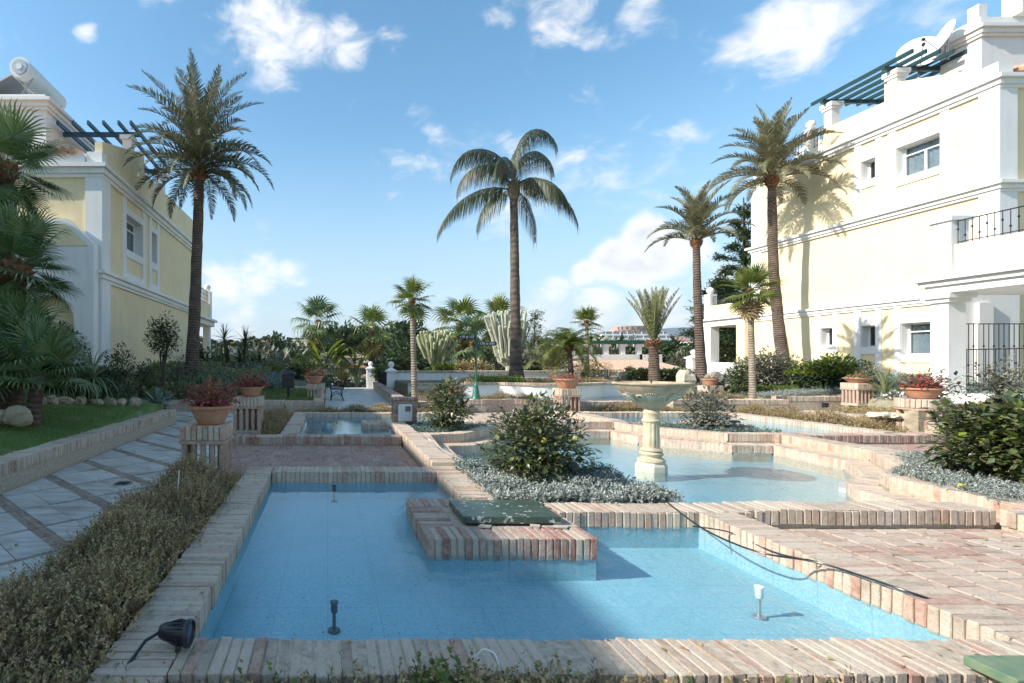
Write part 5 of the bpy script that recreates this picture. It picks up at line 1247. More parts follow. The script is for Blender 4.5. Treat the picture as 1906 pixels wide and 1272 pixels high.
# ---- candelabra cacti
def cactus(label, px, y, z, H, n, mat, spread):
    t = empty('candelabra_cactus', (PX(px, y), y, z), label, 'cactus'); tr = MB(); tr.tube([(0, 0, -.1), (0, 0, H * .35)], [.13, .12], 8, mat); tr.build('trunk', parent=t)
    for k in range(n):
        a = random.uniform(0, 2 * PI); r1 = random.uniform(.1, .55) * spread; r2 = r1 + random.uniform(.15, .5) * spread; h = H * random.uniform(.72, 1.02) * (1 - .12 * r2 / spread)
        z1 = H * random.uniform(.08, .4); m = Vector((math.cos(a), math.sin(a) * .7, 0)); b = MB(); rr = .075
        b.tube([m * .04 + Vector((0, 0, z1)), m * r1 + Vector((0, 0, z1 + .25)), m * (r1 * .5 + r2 * .5) + Vector((0, 0, z1 + (h - z1) * .5)), m * r2 + Vector((0, 0, h - .08)), m * r2 + Vector((0, 0, h))], [rr * .8, rr, rr, rr * .9, .02], 5, mat); b.build('branch', parent=t)
cactus('large yellow green candelabra cactus behind the white wall, right of the slim fan palm', 810, 24, .85, 2.15, 70, m_cactus, 1.15)
cactus('whitish candelabra cactus just left of the centre palm trunk', 946, 23.5, .85, 3.1, 60, m_cactus_w, 1.1)

# ---- spiky rosettes
def blade_mesh(L_, w, e0, e1, mat, thick=.0, name='leaf'):
    V = []; Fs = []; N = 5; p = Vector((0, 0, 0)); path = [p.copy()]
    for i in range(N): e = e0 + (e1 - e0) * (i + .5) / N; p = p + Vector((math.cos(e), 0, math.sin(e))) * L_ / N; path.append(p.copy())
    for i, q in enumerate(path):
        f = i / N; ww = w * (1 - f) ** .6 * (1 if f > .1 else .8); V += [q + Vector((0, ww, ww * .5)), q - Vector((0, 0, ww * .1)), q + Vector((0, -ww, ww * .5))]
    for i in range(N): a = i * 3; Fs += [(a, a + 3, a + 4, a + 1), (a + 1, a + 4, a + 5, a + 2)]
    return fastmesh(name, V, Fs, mat)
def rosette(label, x, y, z, n, L_, w, mat, lo=-20, hi=85, bend=25, cat='agave', name='agave', heads=((0, 0, 0, 1),), stem=None, single=True, group=None):
    t = empty(name, (x, y, z), label, cat, group); S = [blade_mesh(L_ * random.uniform(.85, 1.05), w, R(hi + (lo - hi) * (k / 5)), R(hi + (lo - hi) * (k / 5) - bend * (1 + k * .3)), mat) for k in range(6)]
    if stem:
        b = MB()
        for (hx, hy, hz, hs) in heads: b.tube([(hx * .2, hy * .2, -.1), (hx * .8, hy * .8, hz * .5), (hx, hy, hz)], [stem, stem * .9, stem * .8], 7, m_bark)
        b.build('stem', parent=t)
    for (hx, hy, hz, hs) in heads:
        for i in range(n): link('leaf', S[min(5, int(i / n * 6))], t, (hx, hy, hz), (0, 0, i * 2.4 + random.uniform(-.15, .15)), (hs,) * 3)
    return t
y = 9.9; rosette('spiky dracaena with long drooping straps on the left lawn edge', PX(172, y), y, .45, 90, .92, .020, m_fan, -60, 88, 70, 'dracaena', 'dracaena', ((.0, 0, .55, 1.0),), .07)
y = 11.2; rosette('big blue grey agave at the end of the left retaining wall', PX(292, y), y, .42, 26, .42, .05, m_agave, 5, 85, 10)
y = 11.9; rosette('smaller agave right behind the big blue grey one', PX(312, y), y, .45, 18, .3, .035, m_agave, 10, 85, 10)
y = 21; rosette('tall dark yucca with several spiky heads behind the left palm', PX(440, y), y, .4, 60, .75, .022, m_darkleaf, -55, 85, 20, 'yucca', 'yucca', ((-.5, 0, 1.9, 1.0), (.35, .1, 1.8, 1.05), (.1, .2, 1.1, 1), (.95, 0, 1.0, .9), (-.35, 0, 1.2, 1)), .06)
y = 19; rosette('pale striped yucca grass right of the left palm trunk', PX(418, y), y, .55, 60, .95, .018, m_olive, 15, 85, 25, 'yucca', 'yucca')
y = 18.5; rosette('second pale strap leaved tuft tight against the left palm trunk', PX(384, y), y, .6, 40, .8, .018, m_olive, 20, 85, 25, 'yucca', 'yucca')
y = 22; rosette('dark yucca head low behind the bin', PX(470, y), y, .4, 50, .7, .02, m_darkleaf, -30, 85, 20, 'yucca', 'yucca', ((0, 0, .8, 1),), .05)
y = 13; rosette('pale strap leaved clump beside the right brick pedestal', PX(1648, y), y, .55, 34, .75, .022, m_olive, 25, 88, 15, 'phormium', 'strap_leaf_plant')
y = 13; rosette('yellowing agave in the right planting beside the round pedestal', PX(1678, y), y, .45, 18, .38, .045, m_fan_y, 0, 80, 15)
y = 23; rosette('pale agaves among the shrubs behind the bin', PX(498, y), y, .3, 30, .7, .03, m_olive, 10, 85, 15)
y = 21.5; rosette('row of blue grey agave tufts before the tiled roof, behind the fountain', PX(1130, y), y, .5, 24, .5, .03, m_agave, 20, 88, 10, heads=((-.6, 0, 0, 1), (0, 0, .1, 1.1), (.5, 0, 0, .9)))
y = 24.5; rosette('yellow tufted plant left of the far fence', PX(530, y), y, .2, 40, .8, .03, m_brightleaf, 10, 85, 40, 'shrub', 'tufted_plant')

# ================================================================ shrubs
def shrub(label, x, y, z, rx, ry, rz, mat, n, size, cat='shrub', name='shrub', group=None, stem=True, surf=.5, width=.85, zc=.55, updown=.6, bottom=-.8, extra=None):
    t = empty(name, (x, y, z), label, cat, group); p, d = blob_points(n, rx, ry, rz, surf=surf, bottom=bottom); p[:, 2] += rz * zc * 1.6
    link('foliage', leaf_cloud('foliage', p, d, size, mat, updown, width), t)
    if extra:
        p, d = blob_points(extra[1], rx * 1.02, ry * 1.02, rz, surf=.15, bottom=.1); p[:, 2] += rz * zc * 1.6; link('young_leaves', leaf_cloud('young_leaves', p, d, size, extra[0], updown, width), t)
    if stem: link('stems', twigs(12, rx, ry, rz * 1.6, .014 * max(1, rx * 2)), t)
    return t
def fruit(t, pts, r, mat, nm='fruit'):
    for q in pts: b = MB(); b.sphere(q, r, mat, 8); b.build(nm, parent=t, smooth=True)
m_apple = M_plain('green_orange_fruit', (.42, .30, .06), .5, 0, 12, (.25, .32, .06), .1)
m_orange = M_plain('orange_fruit', (.62, .26, .05), .5)
t = shrub('round citrus bush with yellowing fruit among silver plants in the middle', 2.18, 5.35, .10, .50, .48, .44, m_bushleaf, 5200, .055, 'citrus bush', 'citrus_bush', surf=.42, width=.95)
fruit(t, [(.20, -.45, .52), (-.10, -.44, .50)], .028, m_apple)
t = shrub('upright citrus bush behind the meter pillar, left of the signpost', 2.15, 9.2, .10, .40, .38, .50, m_bushleaf, 2000, .07, 'citrus bush', 'citrus_bush', surf=.42, width=.95); 
shrub('grey leaved round bush behind the fountain, above the pale kerb', 6.95, 9.35, .10, .40, .38, .40, m_greyleaf, 1800, .07, 'shrub', 'shrub', surf=.42)
t = shrub('large glossy green bush at the right edge with orange fruit', 7.08, 5.25, .12, .60, .55, .46, m_bushleaf, 6500, .068, 'citrus bush', 'citrus_bush', surf=.4, width=1.1, extra=(m_brightleaf, 260))
fruit(t, [(.10, -.5, .15), (-.25, -.44, .5)], .035, m_orange)
# clipped and loose shrubs
y = 10.6; shrub('dark clipped hedge block behind the left fan palms', PX(112, y), y, .5, .62, .5, .80, m_darkleaf, 5000, .06, 'hedge', 'clipped_hedge', surf=.2)
y = 11.6; shrub('dark clipped round topiary beside the cream wall on the left', PX(222, y), y, .5, .36, .34, .62, m_darkleaf, 2600, .055, 'topiary', 'topiary_bush', surf=.2)
y = 15.0; t = empty('climbing_shrub', (PX(303, y), y, .75), 'tall thin stemmed shrub with a bushy head against the left building', 'shrub'); p, d = blob_points(2600, .48, .4, .62, .5, -1); p[:, 2] += 1.35
link('foliage', leaf_cloud('foliage', p, d, .075, m_darkleaf, .5, .8), t); b = MB(); [b.tube([(random.uniform(-.1, .1), 0, -.1), (random.uniform(-.15, .15), 0, .8), (random.uniform(-.3, .3), 0, 1.4)], [.03, .025, .01], 6, m_bark) for _ in range(5)]; b.build('stem', parent=t)
y = 14.9; shrub('loose bougainvillea low against the left building wall', PX(268, y), y, .65, .30, .2, .45, m_darkleaf, 500, .07, 'shrub', 'shrub', zc=.5)
y = 15.4; shrub('straggly climber between the left palm and the building', PX(332, y), y, .65, .22, .2, .6, m_greyleaf, 300, .07, 'shrub', 'shrub', zc=.5)
y = 22.5; shrub('dark green shrub right behind the left palm trunk', PX(378, y), y, .4, .55, .5, .85, m_darkleaf, 1500, .12)
y = 24; shrub('dark shrub below the left building rear terrace', PX(404, y), y, .3, .6, .5, .75, m_darkleaf, 1200, .12)
y = 16.5; shrub('large grey green rounded shrub at the foot of the right tall palm', PX(1425, y), y, .5, 1.02, .8, .62, m_greyleaf, 8500, .075)
y = 15.4; shrub('looser dark shrub on the left flank of the grey green shrub', PX(1373, y), y, .5, .42, .4, .42, m_darkleaf, 1000, .08)
y = 15.2; shrub('bright yellow green rounded shrub before the right building', PX(1545, y), y, .5, 1.05, .7, .52, m_darkleaf, 5000, .08, extra=(m_brightleaf, 3800))
y = 13.6; shrub('dry twiggy shrub between the bright shrub and the strap leaved clump', PX(1618, y), y, .5, .35, .3, .45, m_greyleaf, 700, .06)
y = 10.6; shrub('sparse leafy shrub behind the large red terracotta bowl', PX(1735, y), y, .45, .55, .4, .40, m_greyleaf, 700, .085, surf=.7)
y = 10.4; shrub('sparse thin branched shrub before the iron grille at the right edge', PX(1865, y), y, .45, .65, .4, .55, m_greyleaf, 900, .075, surf=.8)
y = 19.6; 
t = empty('clipped_hedge', (PX(1228, y), y, .6), 'long dark clipped hedge behind the fountain, before the tiled roof', 'hedge')
p = np.stack([U(-1.15, 1.15, 5200), U(-.35, .35, 5200), U(0, .50, 5200)], -1); d = RNG.normal(size=(5200, 3)); d /= np.linalg.norm(d, axis=1)[:, None]; link('foliage', leaf_cloud('foliage', p, d, .085, m_darkleaf), t)
b = MB(); b.box(-1.0, 1.0, -.22, .22, -.2, .42, m_bark); b.build('branches', parent=t)
for (px, y, z, rx, rz, mat, lab) in ((712, 25.5, .5, .6, .35, m_brightleaf, 'bright leafy shrub between the white gate posts and the cactus'), (755, 25, .85, .8, .75, m_darkleaf, 'dark shrub left of the candelabra cactus'), (830, 23, .85, .8, .22, m_brightleaf, 'low bright leaves at the foot of the candelabra cactus'), (990, 23.6, .85, .7, .3, m_darkleaf, 'dark shrub right of the centre palm trunk'), (880, 22.8, .85, .9, .3, m_heath, 'brown low shrubs behind the signpost'), (1265, 27, .5, .7, .8, m_greyleaf, 'grey shrub left of the leaning palm trunk'), (1290, 30, .3, .9, 1.2, m_darkleaf, 'dark tree clump behind the leaning palm trunk'), (1105, 25, .5, .9, .5, m_heath, 'olive shrub before the tiled roof')):
    shrub(lab, PX(px, y), y, z, rx, rx * .6, rz, mat, 1300, .11, surf=.4)
# conifer behind the right building
def conifer(label, px, y, z, H, r, n, mat):
    t = empty('conifer', (PX(px, y), y, z), label, 'conifer'); b = MB(); b.tube([(0, 0, -.5), (.1, 0, H * .5), (0, 0, H)], [.22, .14, .03], 8, m_bark); b.build('trunk', parent=t)
    P = []; D = []; br = MB()
    for k in range(54):
        f = (k + 1) / 56; h = H * (.08 + .9 * f); L_ = r * (1 - f) ** .75 * random.uniform(.65, 1.1); a = k * 2.4 + random.uniform(-.4, .4); dd = Vector((math.cos(a), math.sin(a), .1 + .3 * f)); e = Vector((0, 0, h)) + dd * L_ + Vector((0, 0, .08 * L_ * L_))
        br.tube([(0, 0, h), tuple((Vector((0, 0, h)) + e) / 2 - Vector((0, 0, .08 * L_))), tuple(e)], [.035, .025, .008], 4, m_bark)
        m = max(12, int(n * L_ / 60)); q = np.sqrt(U(.03, 1, m)); c = np.array([0, 0, h])[None] + np.array(dd)[None] * (q * L_)[:, None]; c += RNG.normal(size=(m, 3)) * np.array([.15, .15, .09]) * (.5 + L_ * .35); P.append(c); D.append(np.tile(np.array(dd), (m, 1)) + RNG.normal(size=(m, 3)) * .5)
    br.build('branches', parent=t); P = np.concatenate(P); D = np.concatenate(D); D /= np.linalg.norm(D, axis=1)[:, None]; link('foliage', leaf_cloud('foliage', P, D, .17, mat, .7, .55), t)
conifer('tall dark conifer behind the far corner of the right building', 1384, 28, .2, 10.2, 3.0, 18000, m_darkleaf)
conifer('shorter conifer left of the tall one, pointed top', 1340, 29.5, .2, 6.4, 2.1, 12000, m_darkleaf)
# thin pine on the skyline in the middle
y = 40; t = empty('thin_pine', (PX(993, y), y, -2), 'thin ragged pine on the skyline right of the centre palm', 'pine tree'); b = MB(); b.tube([(0, 0, 0), (.1, 0, 7.2)], [.12, .03], 6, m_bark); b.build('trunk', parent=t)
p = np.concatenate([RNG.normal(size=(90, 3)) * [.28, .28, .12] + [random.uniform(-.7, .7), random.uniform(-.4, .4), z] for z in np.linspace(4.3, 7.3, 13)]); d = RNG.normal(size=p.shape); d /= np.linalg.norm(d, axis=1)[:, None]; link('foliage', leaf_cloud('foliage', p, d, .2, m_darkleaf, .5, .5), t)
# ================================================================ low hedges of brown heath
def sprig_template(nl=12, mat=None, h=1.0, seed=0, lw=.06, ll=.16):
    rr = random.Random(seed); V = []; Fs = []; pts = [Vector((0, 0, 0)), Vector((rr.uniform(-.08, .08), rr.uniform(-.08, .08), h * .5)), Vector((rr.uniform(-.2, .2), rr.uniform(-.2, .2), h))]
    w = .012
    for a, b in zip(pts, pts[1:]): k = len(V); V += [tuple(a + Vector((w, 0, 0))), tuple(a - Vector((w, 0, 0))), tuple(b)]; Fs.append((k, k + 1, k + 2))
    for i in range(nl):
        f = rr.uniform(.2, 1); q = pts[0].lerp(pts[1], f * 2) if f < .5 else pts[1].lerp(pts[2], f * 2 - 1); a = rr.uniform(0, 6.28); d = Vector((math.cos(a), math.sin(a), rr.uniform(.2, 1.3))).normalized() * ll * rr.uniform(.6, 1.2); s = Vector((-math.sin(a), math.cos(a), 0)) * lw * rr.uniform(.5, 1)
        k = len(V); V += [tuple(q), tuple(q + d * .5 + s), tuple(q + d), tuple(q + d * .5 - s)]; Fs += [(k, k + 1, k + 2), (k, k + 2, k + 3)]
    return np.array(V), np.array(Fs)
def plants(name, label, cat, xy, zfn, hmin, hmax, mat, lean=.35, nl=12, wide=1.0, kind=None, seeds=4, lw=.06, ll=.16, core=None, green=None):
    """many sprigs rooted at xy joined to one object"""
    allV = []; allF = []; off = 0; xy = np.asarray(xy); n = len(xy); which = RNG.integers(0, seeds, n)
    for s in range(seeds):
        q = xy[which == s]
        if not len(q): continue
        V, Fs = sprig_template(nl, seed=s, lw=lw, ll=ll); h = U(hmin, hmax, len(q)); M = rotmats(U(0, 6.28, len(q)), np.abs(RNG.normal(size=len(q))) * lean, U(0, 6.28, len(q)), np.stack([h * wide, h * wide, h], -1) if False else h)
        z = np.array([zfn(a, b) for a, b in q]); v, f = scatter(V, Fs, M, np.stack([q[:, 0], q[:, 1], z], -1)); allV.append(v); allF.append(f + off); off += len(v)
    o = link(name, fastmesh(name, np.concatenate(allV), np.concatenate(allF), mat)); tag(o, label, cat, None, kind); return o
def rect_pts(x0, x1, y0, y1, n): return np.stack([U(x0, x1, n), U(y0, y1, n)], -1)
def hump(x0, x1, y0, y1, z0, H):
    def f(x, y):
        a = min(1, max(0, (x - x0) / (x1 - x0))); b = min(1, max(0, (y - y0) / max(.01, y1 - y0)))
        return z0 + H * (max(0, math.sin(PI * a)) ** .5) * (.75 + .18 * math.sin(x * 9 + y * 4.1) + .14 * math.sin(y * 7.3 - x * 3)) * min(1, b * 6 + .3) * min(1, (1 - b) * 6 + .3)
    return f
def heath_hedge(label, x0, x1, y0, y1, H, n, base=0, hm=(.07, .16), mat=None, nl=12, lw=.06, ll=.16, greens=.05, core=True, lean=.5):
    t = empty('heath_hedge', ((x0 + x1) / 2, (y0 + y1) / 2, base), label, 'hedge'); f = hump(x0 - .05, x1 + .05, y0, y1, base, H)
    ox, oy = (x0 + x1) / 2, (y0 + y1) / 2
    nx, ny = max(4, int((x1 - x0) / .1)), max(4, int((y1 - y0) / .1)); xs = np.linspace(x0 + .03, x1 - .03, nx); ys = np.linspace(y0 + .03, y1 - .03, ny)
    V = [(x - ox, y - oy, max(-.02, f(x, y) - base - .05 + random.uniform(-.02, .02))) for y in ys for x in xs]; Fs = [(j * nx + i, j * nx + i + 1, (j + 1) * nx + i + 1, (j + 1) * nx + i) for j in range(ny - 1) for i in range(nx - 1)]
    # skirt so the core is closed at the sides
    if core: link('twig_core', fastmesh('twig_core', V, Fs, m_twigcore, True), t)
    pts = rect_pts(x0, x1, y0, y1, n); g = rect_pts(x0, x1, y0, y1, int(n * greens) + 2)
    # green tufts gather in clusters
    if greens:
        c = rect_pts(x0, x1, y0, y1, max(1, int((x1 - x0) * (y1 - y0) * 3) + 1)); g = c[RNG.integers(0, len(c), len(g))] + RNG.normal(size=g.shape) * .05; g[:, 0] = g[:, 0].clip(x0, x1); g[:, 1] = g[:, 1].clip(y0, y1)
    o = plants('foliage', None, None, pts, lambda a, b: f(a, b) - hm[1] * .6 * random.random() ** .7, hm[0], hm[1], mat or m_heath, lean, nl, lw=lw, ll=ll, kind='stuff'); o.parent = t; o.location = (-ox, -oy, -base)
    o = plants('bare_twigs', None, None, rect_pts(x0, x1, y0, y1, n // 4), lambda a, b: f(a, b) - hm[1] * .4, hm[0] * .9, hm[1] * 1.25, m_twig, lean, 7, lw=.006, ll=.35, kind='stuff'); o.parent = t; o.location = (-ox, -oy, -base)
    if greens: o = plants('green_tufts', None, None, g, lambda a, b: f(a, b) - hm[1] * .3, hm[0] * .7, hm[1] * .8, m_heath_g, lean, nl, lw=lw, ll=ll, kind='stuff'); o.parent = t; o.location = (-ox, -oy, -base)
    # leafy sides
    return t
m_twigcore = M_plain('hedge_core', (.07, .05, .035), .95, .5, 30, (.12, .10, .05), .9, .03)
heath_hedge('brown heath hedge along the front pool on the left, with green tufts', -1.62, -.915, 1.15, 5.55, .34, 13000, -.02, (.09, .20), nl=26, lw=.034, ll=.10)
def front_strip():
    # straggling plants before the near kerb
    f = lambda a, b: -.04 + .05 * math.sin(a * 3)
    t = empty('heath_hedge', (1.2, 1.6, -.03), 'straggling heath plants in front of the near kerb, at the bottom edge', 'hedge')
    def add(nm, xy, h0, h1, mat, lean, nl, lw, ll):
        o = plants(nm, None, None, xy, f, h0, h1, mat, lean, nl, kind='stuff', lw=lw, ll=ll); o.parent = t; o.location = (-1.2, -1.6, .03)
    add('foliage', np.concatenate([rect_pts(-1.0, 2.0, 1.55, 1.94, 2300), rect_pts(-.95, -.25, 1.55, 1.95, 1300), rect_pts(.5, 1.7, 1.65, 1.94, 700)]), .12, .24, m_heath, .3, 24, .04, .10)
    add('green_tufts', np.concatenate([rect_pts(a, a + .16, 1.72, 1.92, 45) for a in (-.35, .35, 1.25, 1.7)]), .12, .27, m_heath_g, .25, 20, .05, .10)
    add('dry_stalks', np.concatenate([rect_pts(-1.0, 2.1, 1.75, 1.95, 130), rect_pts(-.8, -.2, 1.75, 1.95, 70)]), .16, .30, m_twig, .3, 16, .012, .10)
front_strip()
heath_hedge('low brown hedge left of the small back pool', -1.5, -.82, 8.65, 12.2, .30, 2600, -.02, (.08, .16))
heath_hedge('low brown hedge across the back of the small pool, before the walkway', -.95, 2.9, 12.42, 13.0, .26, 3000, -.02, (.08, .15), greens=.02)
heath_hedge('clipped olive hedge in front of the low wall left of the signpost', 2.1, 3.65, 12.75, 13.25, .30, 1500, -.02, (.07, .13), greens=.1)
heath_hedge('low hedge behind the signpost wall, before the white curved wall', 3.9, 6.1, 13.95, 14.5, .26, 1700, .2, (.07, .13), greens=.1)
heath_hedge('brown hedge behind the back right pool, left of the fountain bowl', 6.25, 9.2, 12.5, 13.1, .32, 2600, -.02, (.08, .14), greens=.12)
heath_hedge('brown hedge right of the fountain, along the right pool', 9.86, 10.5, 9.0, 12.9, .34, 3200, -.02, (.08, .15), greens=.08)
heath_hedge('olive hedge strip on the low wall behind the grey bush', 9.0, 12.1, 13.95, 14.6, .24, 2400, .22, (.07, .13), greens=.12)
heath_hedge('shaded hedge on top of the wall right of the far walkway', 2.55, 3.9, 14.5, 24, .34, 3400, .15, (.08, .15), greens=.15)
# ---- silver carpets
def carpet(label, poly_fn, n, z, H, mat, hm=(.05, .10), name='silver_ground_cover', bbox=None, nl=14, lw=.07, ll=.26, zf=None):
    x0, x1, y0, y1 = bbox; p = rect_pts(x0, x1, y0, y1, n); p = np.array([q for q in p if poly_fn(*q)])
    return plants(name, label, 'ground cover', p, lambda a, b: (zf(a, b) if zf else z) + H * (.5 + .5 * math.sin(a * 8 + 1) * math.cos(b * 9)), hm[0], hm[1], mat, .7, nl, kind='stuff', lw=lw, ll=ll)
def inpoly(poly):
    def f(x, y):
        c = False; n = len(poly)
        for i in range(n):
            (a, b), (d, e) = poly[i], poly[i - 1]
            if (b > y) != (e > y) and x < (d - a) * (y - b) / (e - b) + a: c = not c
        return c
    return f
FL = [(1.44, 4.40), (3.08, 4.40), (3.02, 5.0), (2.9, 5.5), (2.3, 5.95), (1.5, 6.0)]
carpet('silver grey foliage carpet around the middle citrus bush', inpoly(FL), 8500, .09, .06, m_silver, (.05, .12), bbox=(1.4, 3.25, 4.4, 6.05), nl=16)
carpet('darker green part of the carpet behind the middle citrus bush', inpoly([(1.45, 5.45), (3.0, 5.2), (2.95, 5.6), (2.3, 6.0), (1.5, 6.05)]), 1500, .11, .07, m_silver_g, (.05, .13), bbox=(1.4, 3.2, 5.2, 6.05), nl=16)
carpet('grey green carpet around the citrus bush behind the meter pillar', inpoly([(1.5, 8.75), (2.1, 8.75), (3.15, 9.7), (3.15, 10.05), (1.5, 10.05)]), 1500, .10, .03, m_silver_g, (.05, .11), bbox=(1.5, 3.2, 8.7, 10.1))
carpet('pale green carpet around the grey bush behind the fountain', inpoly([(5.85, 10.01), (5.9, 9.7), (6.85, 8.8), (7.4, 8.75), (7.8, 8.7), (7.8, 10.05)]), 1700, .10, .03, m_silver_g, (.05, .11), bbox=(5.8, 7.85, 8.7, 10.1))
carpet('silver carpet around the large glossy bush on the right', inpoly([(5.8, 4.38), (7.9, 4.38), (7.9, 6.6), (7.3, 6.6), (6.7, 5.9), (6.05, 5.5)]), 7000, .10, .04, m_silver, (.05, .10), bbox=(5.8, 7.9, 4.38, 6.6), nl=16)
T_ = lambda x, y: True
carpet('blue green mat of ground cover under the left palm', T_, 7000, 0, .08, m_silver_g, (.12, .25), bbox=(-5.0, -1.6, 15.6, 19), zf=bank_left)
carpet('brownish low bed plants around the centre palm', T_, 3200, .62, .04, m_heath, (.08, .18), name='flower_bed', bbox=(4.7, 9.6, 17.0, 18.5))
carpet('green plants in the bed left of the centre palm', T_, 900, .62, .04, m_brightleaf, (.12, .28), name='flower_bed', bbox=(5.0, 6.6, 16.9, 18.2))
carpet('green low planting in front of the grey and bright shrubs on the right', T_, 5200, 0, .04, m_heath_g, (.08, .18), bbox=(12.6, 16.5, 15.3, 16.4), zf=bank_right)
carpet('pale silvery ground cover between the leaning palm and the right brick pedestal', T_, 9000, 0, .03, m_silver, (.05, .11), bbox=(12.35, 17.0, 14.35, 15.5), zf=bank_right)
carpet('pale dry ground cover under the leaning palm', T_, 5000, .18, .02, m_silver, (.05, .12), bbox=(9.8, 12.3, 14.7, 17))
carpet('dry green growth along the foot of the right building', T_, 6500, 0, .04, m_silver_g, (.10, .22), bbox=(14.3, 18.5, 11.8, 19), zf=bank_right)
carpet('dry brown growth around the round pedestal on the right', T_, 9000, 0, .03, m_heath, (.05, .13), bbox=(10.9, 16, 8.8, 11.2), zf=bank_right)
carpet('shaded low plants behind the left lawn rocks', T_, 6000, 0, .1, m_darkleaf, (.12, .26), bbox=(-8.5, -4.2, 9.9, 13.5), zf=lambda x, y: bank_left(x, y) if y < 11.3 or x < -5.2 else 0)
carpet('bed plants along the foot of the left building', T_, 10000, 0, .1, m_olive, (.15, .35), bbox=(-6.2, -2.2, 14.45, 26), zf=bank_left)
for i, (px, y, rx, rz, mat, lab) in enumerate(((430, 19.8, .5, .3, m_greyleaf, 'low grey shrub behind the second potted plant'), (465, 19, .6, .28, m_silver_g, 'silvery low shrub left of the litter bin'), (500, 20.5, .6, .32, m_olive, 'olive low shrub behind the litter bin'), (552, 21.5, .5, .3, m_darkleaf, 'dark low shrub right of the litter bin'), (570, 24, .7, .45, m_brightleaf, 'bright shrub by the iron fence, left end'), (512, 25, .8, .5, m_greyleaf, 'grey shrub before the far hillside, left of the bin'), (455, 25, .8, .5, m_brightleaf, 'yellow green shrub behind the yuccas'))):
    x = PX(px, y); shrub(lab, x, y, bank_left(x, y) - .05, rx, rx * .7, rz, mat, 1500, .09, surf=.4)
kerb('low brick edging behind the litter bin and the grass', -2.6, -.42, 17.6, 17.85, .52, .1, .07, False, cat='brick wall')
# lawn blades
def blades(label, name, bbox, n, zf, h, mat):
    V = np.array([(-.05, 0, 0), (.05, 0, 0), (.02, .12, .6), (0, .35, 1)]); Fs = np.array([(0, 1, 2), (0, 2, 3)]); x0, x1, y0, y1 = bbox
    p = rect_pts(x0, x1, y0, y1, n); s = U(*h, n); M = rotmats(U(0, 6.28, n), U(0, .6, n), U(0, 6.28, n), s); z = np.array([zf(a, b) for a, b in p]); v, f = scatter(V, Fs, M, np.stack([p[:, 0], p[:, 1], z], -1))
    tag(link(name, fastmesh(name, v, f, mat)), label, 'grass', kind='stuff')
blades('short grass around the litter bin', 'grass', (-3.4, -.42, 14.42, 17.5), 26000, bank_left, (.03, .07), m_grass)
blades('short green grass on the left lawn', 'grass', (-7.2, -3.66, 4.6, 10.8), 60000, bank_left, (.02, .05), m_grass)
# rocks at the lawn
def rock(label, x, y, z, sx, sy, sz, mat=None, seed=0, group=None):
    rr = np.random.default_rng(seed); b = MB(); b.sphere((0, 0, 0), 1, mat or m_rock, 12); V = np.array(b.v); n = 1 + .16 * np.sin(V @ rr.normal(size=3) * 3 + seed) + .12 * np.sin(V @ rr.normal(size=3) * 5); V = V * n[:, None]; V = np.sign(V) * np.abs(V) ** .8 * [sx, sy, sz]
    b.v = [tuple(v) for v in V]; o = b.build('rock', loc=(x, y, z)); return tag(o, label, 'rock', group)
x, y = PX(32, 6.9), 6.9; rock('pair of pale limestone boulders at the left edge of the lawn', x, y, .62, .17, .16, .13, seed=1); rock('smaller pale boulder touching the pair at the left lawn edge', x - .26, y + .1, .60, .14, .14, .10, seed=2)
for i, px in enumerate((75, 95, 118, 150, 180, 200, 225, 250)):
    y = 8.9 + i * .22; rock(None, PX(px, y), y, bank_left(PX(px, y), y) + .04, .10 + .03 * (i % 3), .1, .08 + .02 * (i % 2), seed=i + 5); tag(SC.objects[-1] if False else list(COL.objects)[-1], 'small rough stone edging the left lawn bed, ' + ('closest to the two boulders', 'second from the boulders', 'third from the boulders', 'fourth from the boulders', 'fourth from the dracaena end', 'third from the dracaena end', 'next to last at the dracaena', 'last, farthest right')[i], 'rock', 'stones edging the lawn bed')
for i, px in enumerate((1632, 1650, 1668, 1690)):
    y = 9.6 - i * .08; rock(None, PX(px, y), y, .36, .14, .12, .06, m_stone_pale, seed=i + 30); tag(list(COL.objects)[-1], ('leftmost pale flat stone on the low wall before the round pedestal', 'second pale flat stone from the left before the round pedestal', 'third pale flat stone from the left before the round pedestal', 'pale flat stone touching the round pedestal')[i], 'rock', 'pale stones by the round pedestal')
x, y = PX(1300, 17), 17.6; rock('pale rounded stone at the foot of the leaning palm', x - .25, y - .3, .75, .28, .25, .32, m_stone_pale, 50)
x, y = PX(1338, 16), 16.2; rock('grey boulder right of the pedestal under the leaning palm', x, y, .75, .25, .25, .28, M_plain('grey_rock', (.3, .28, .26), .95, .4, 8), 51)

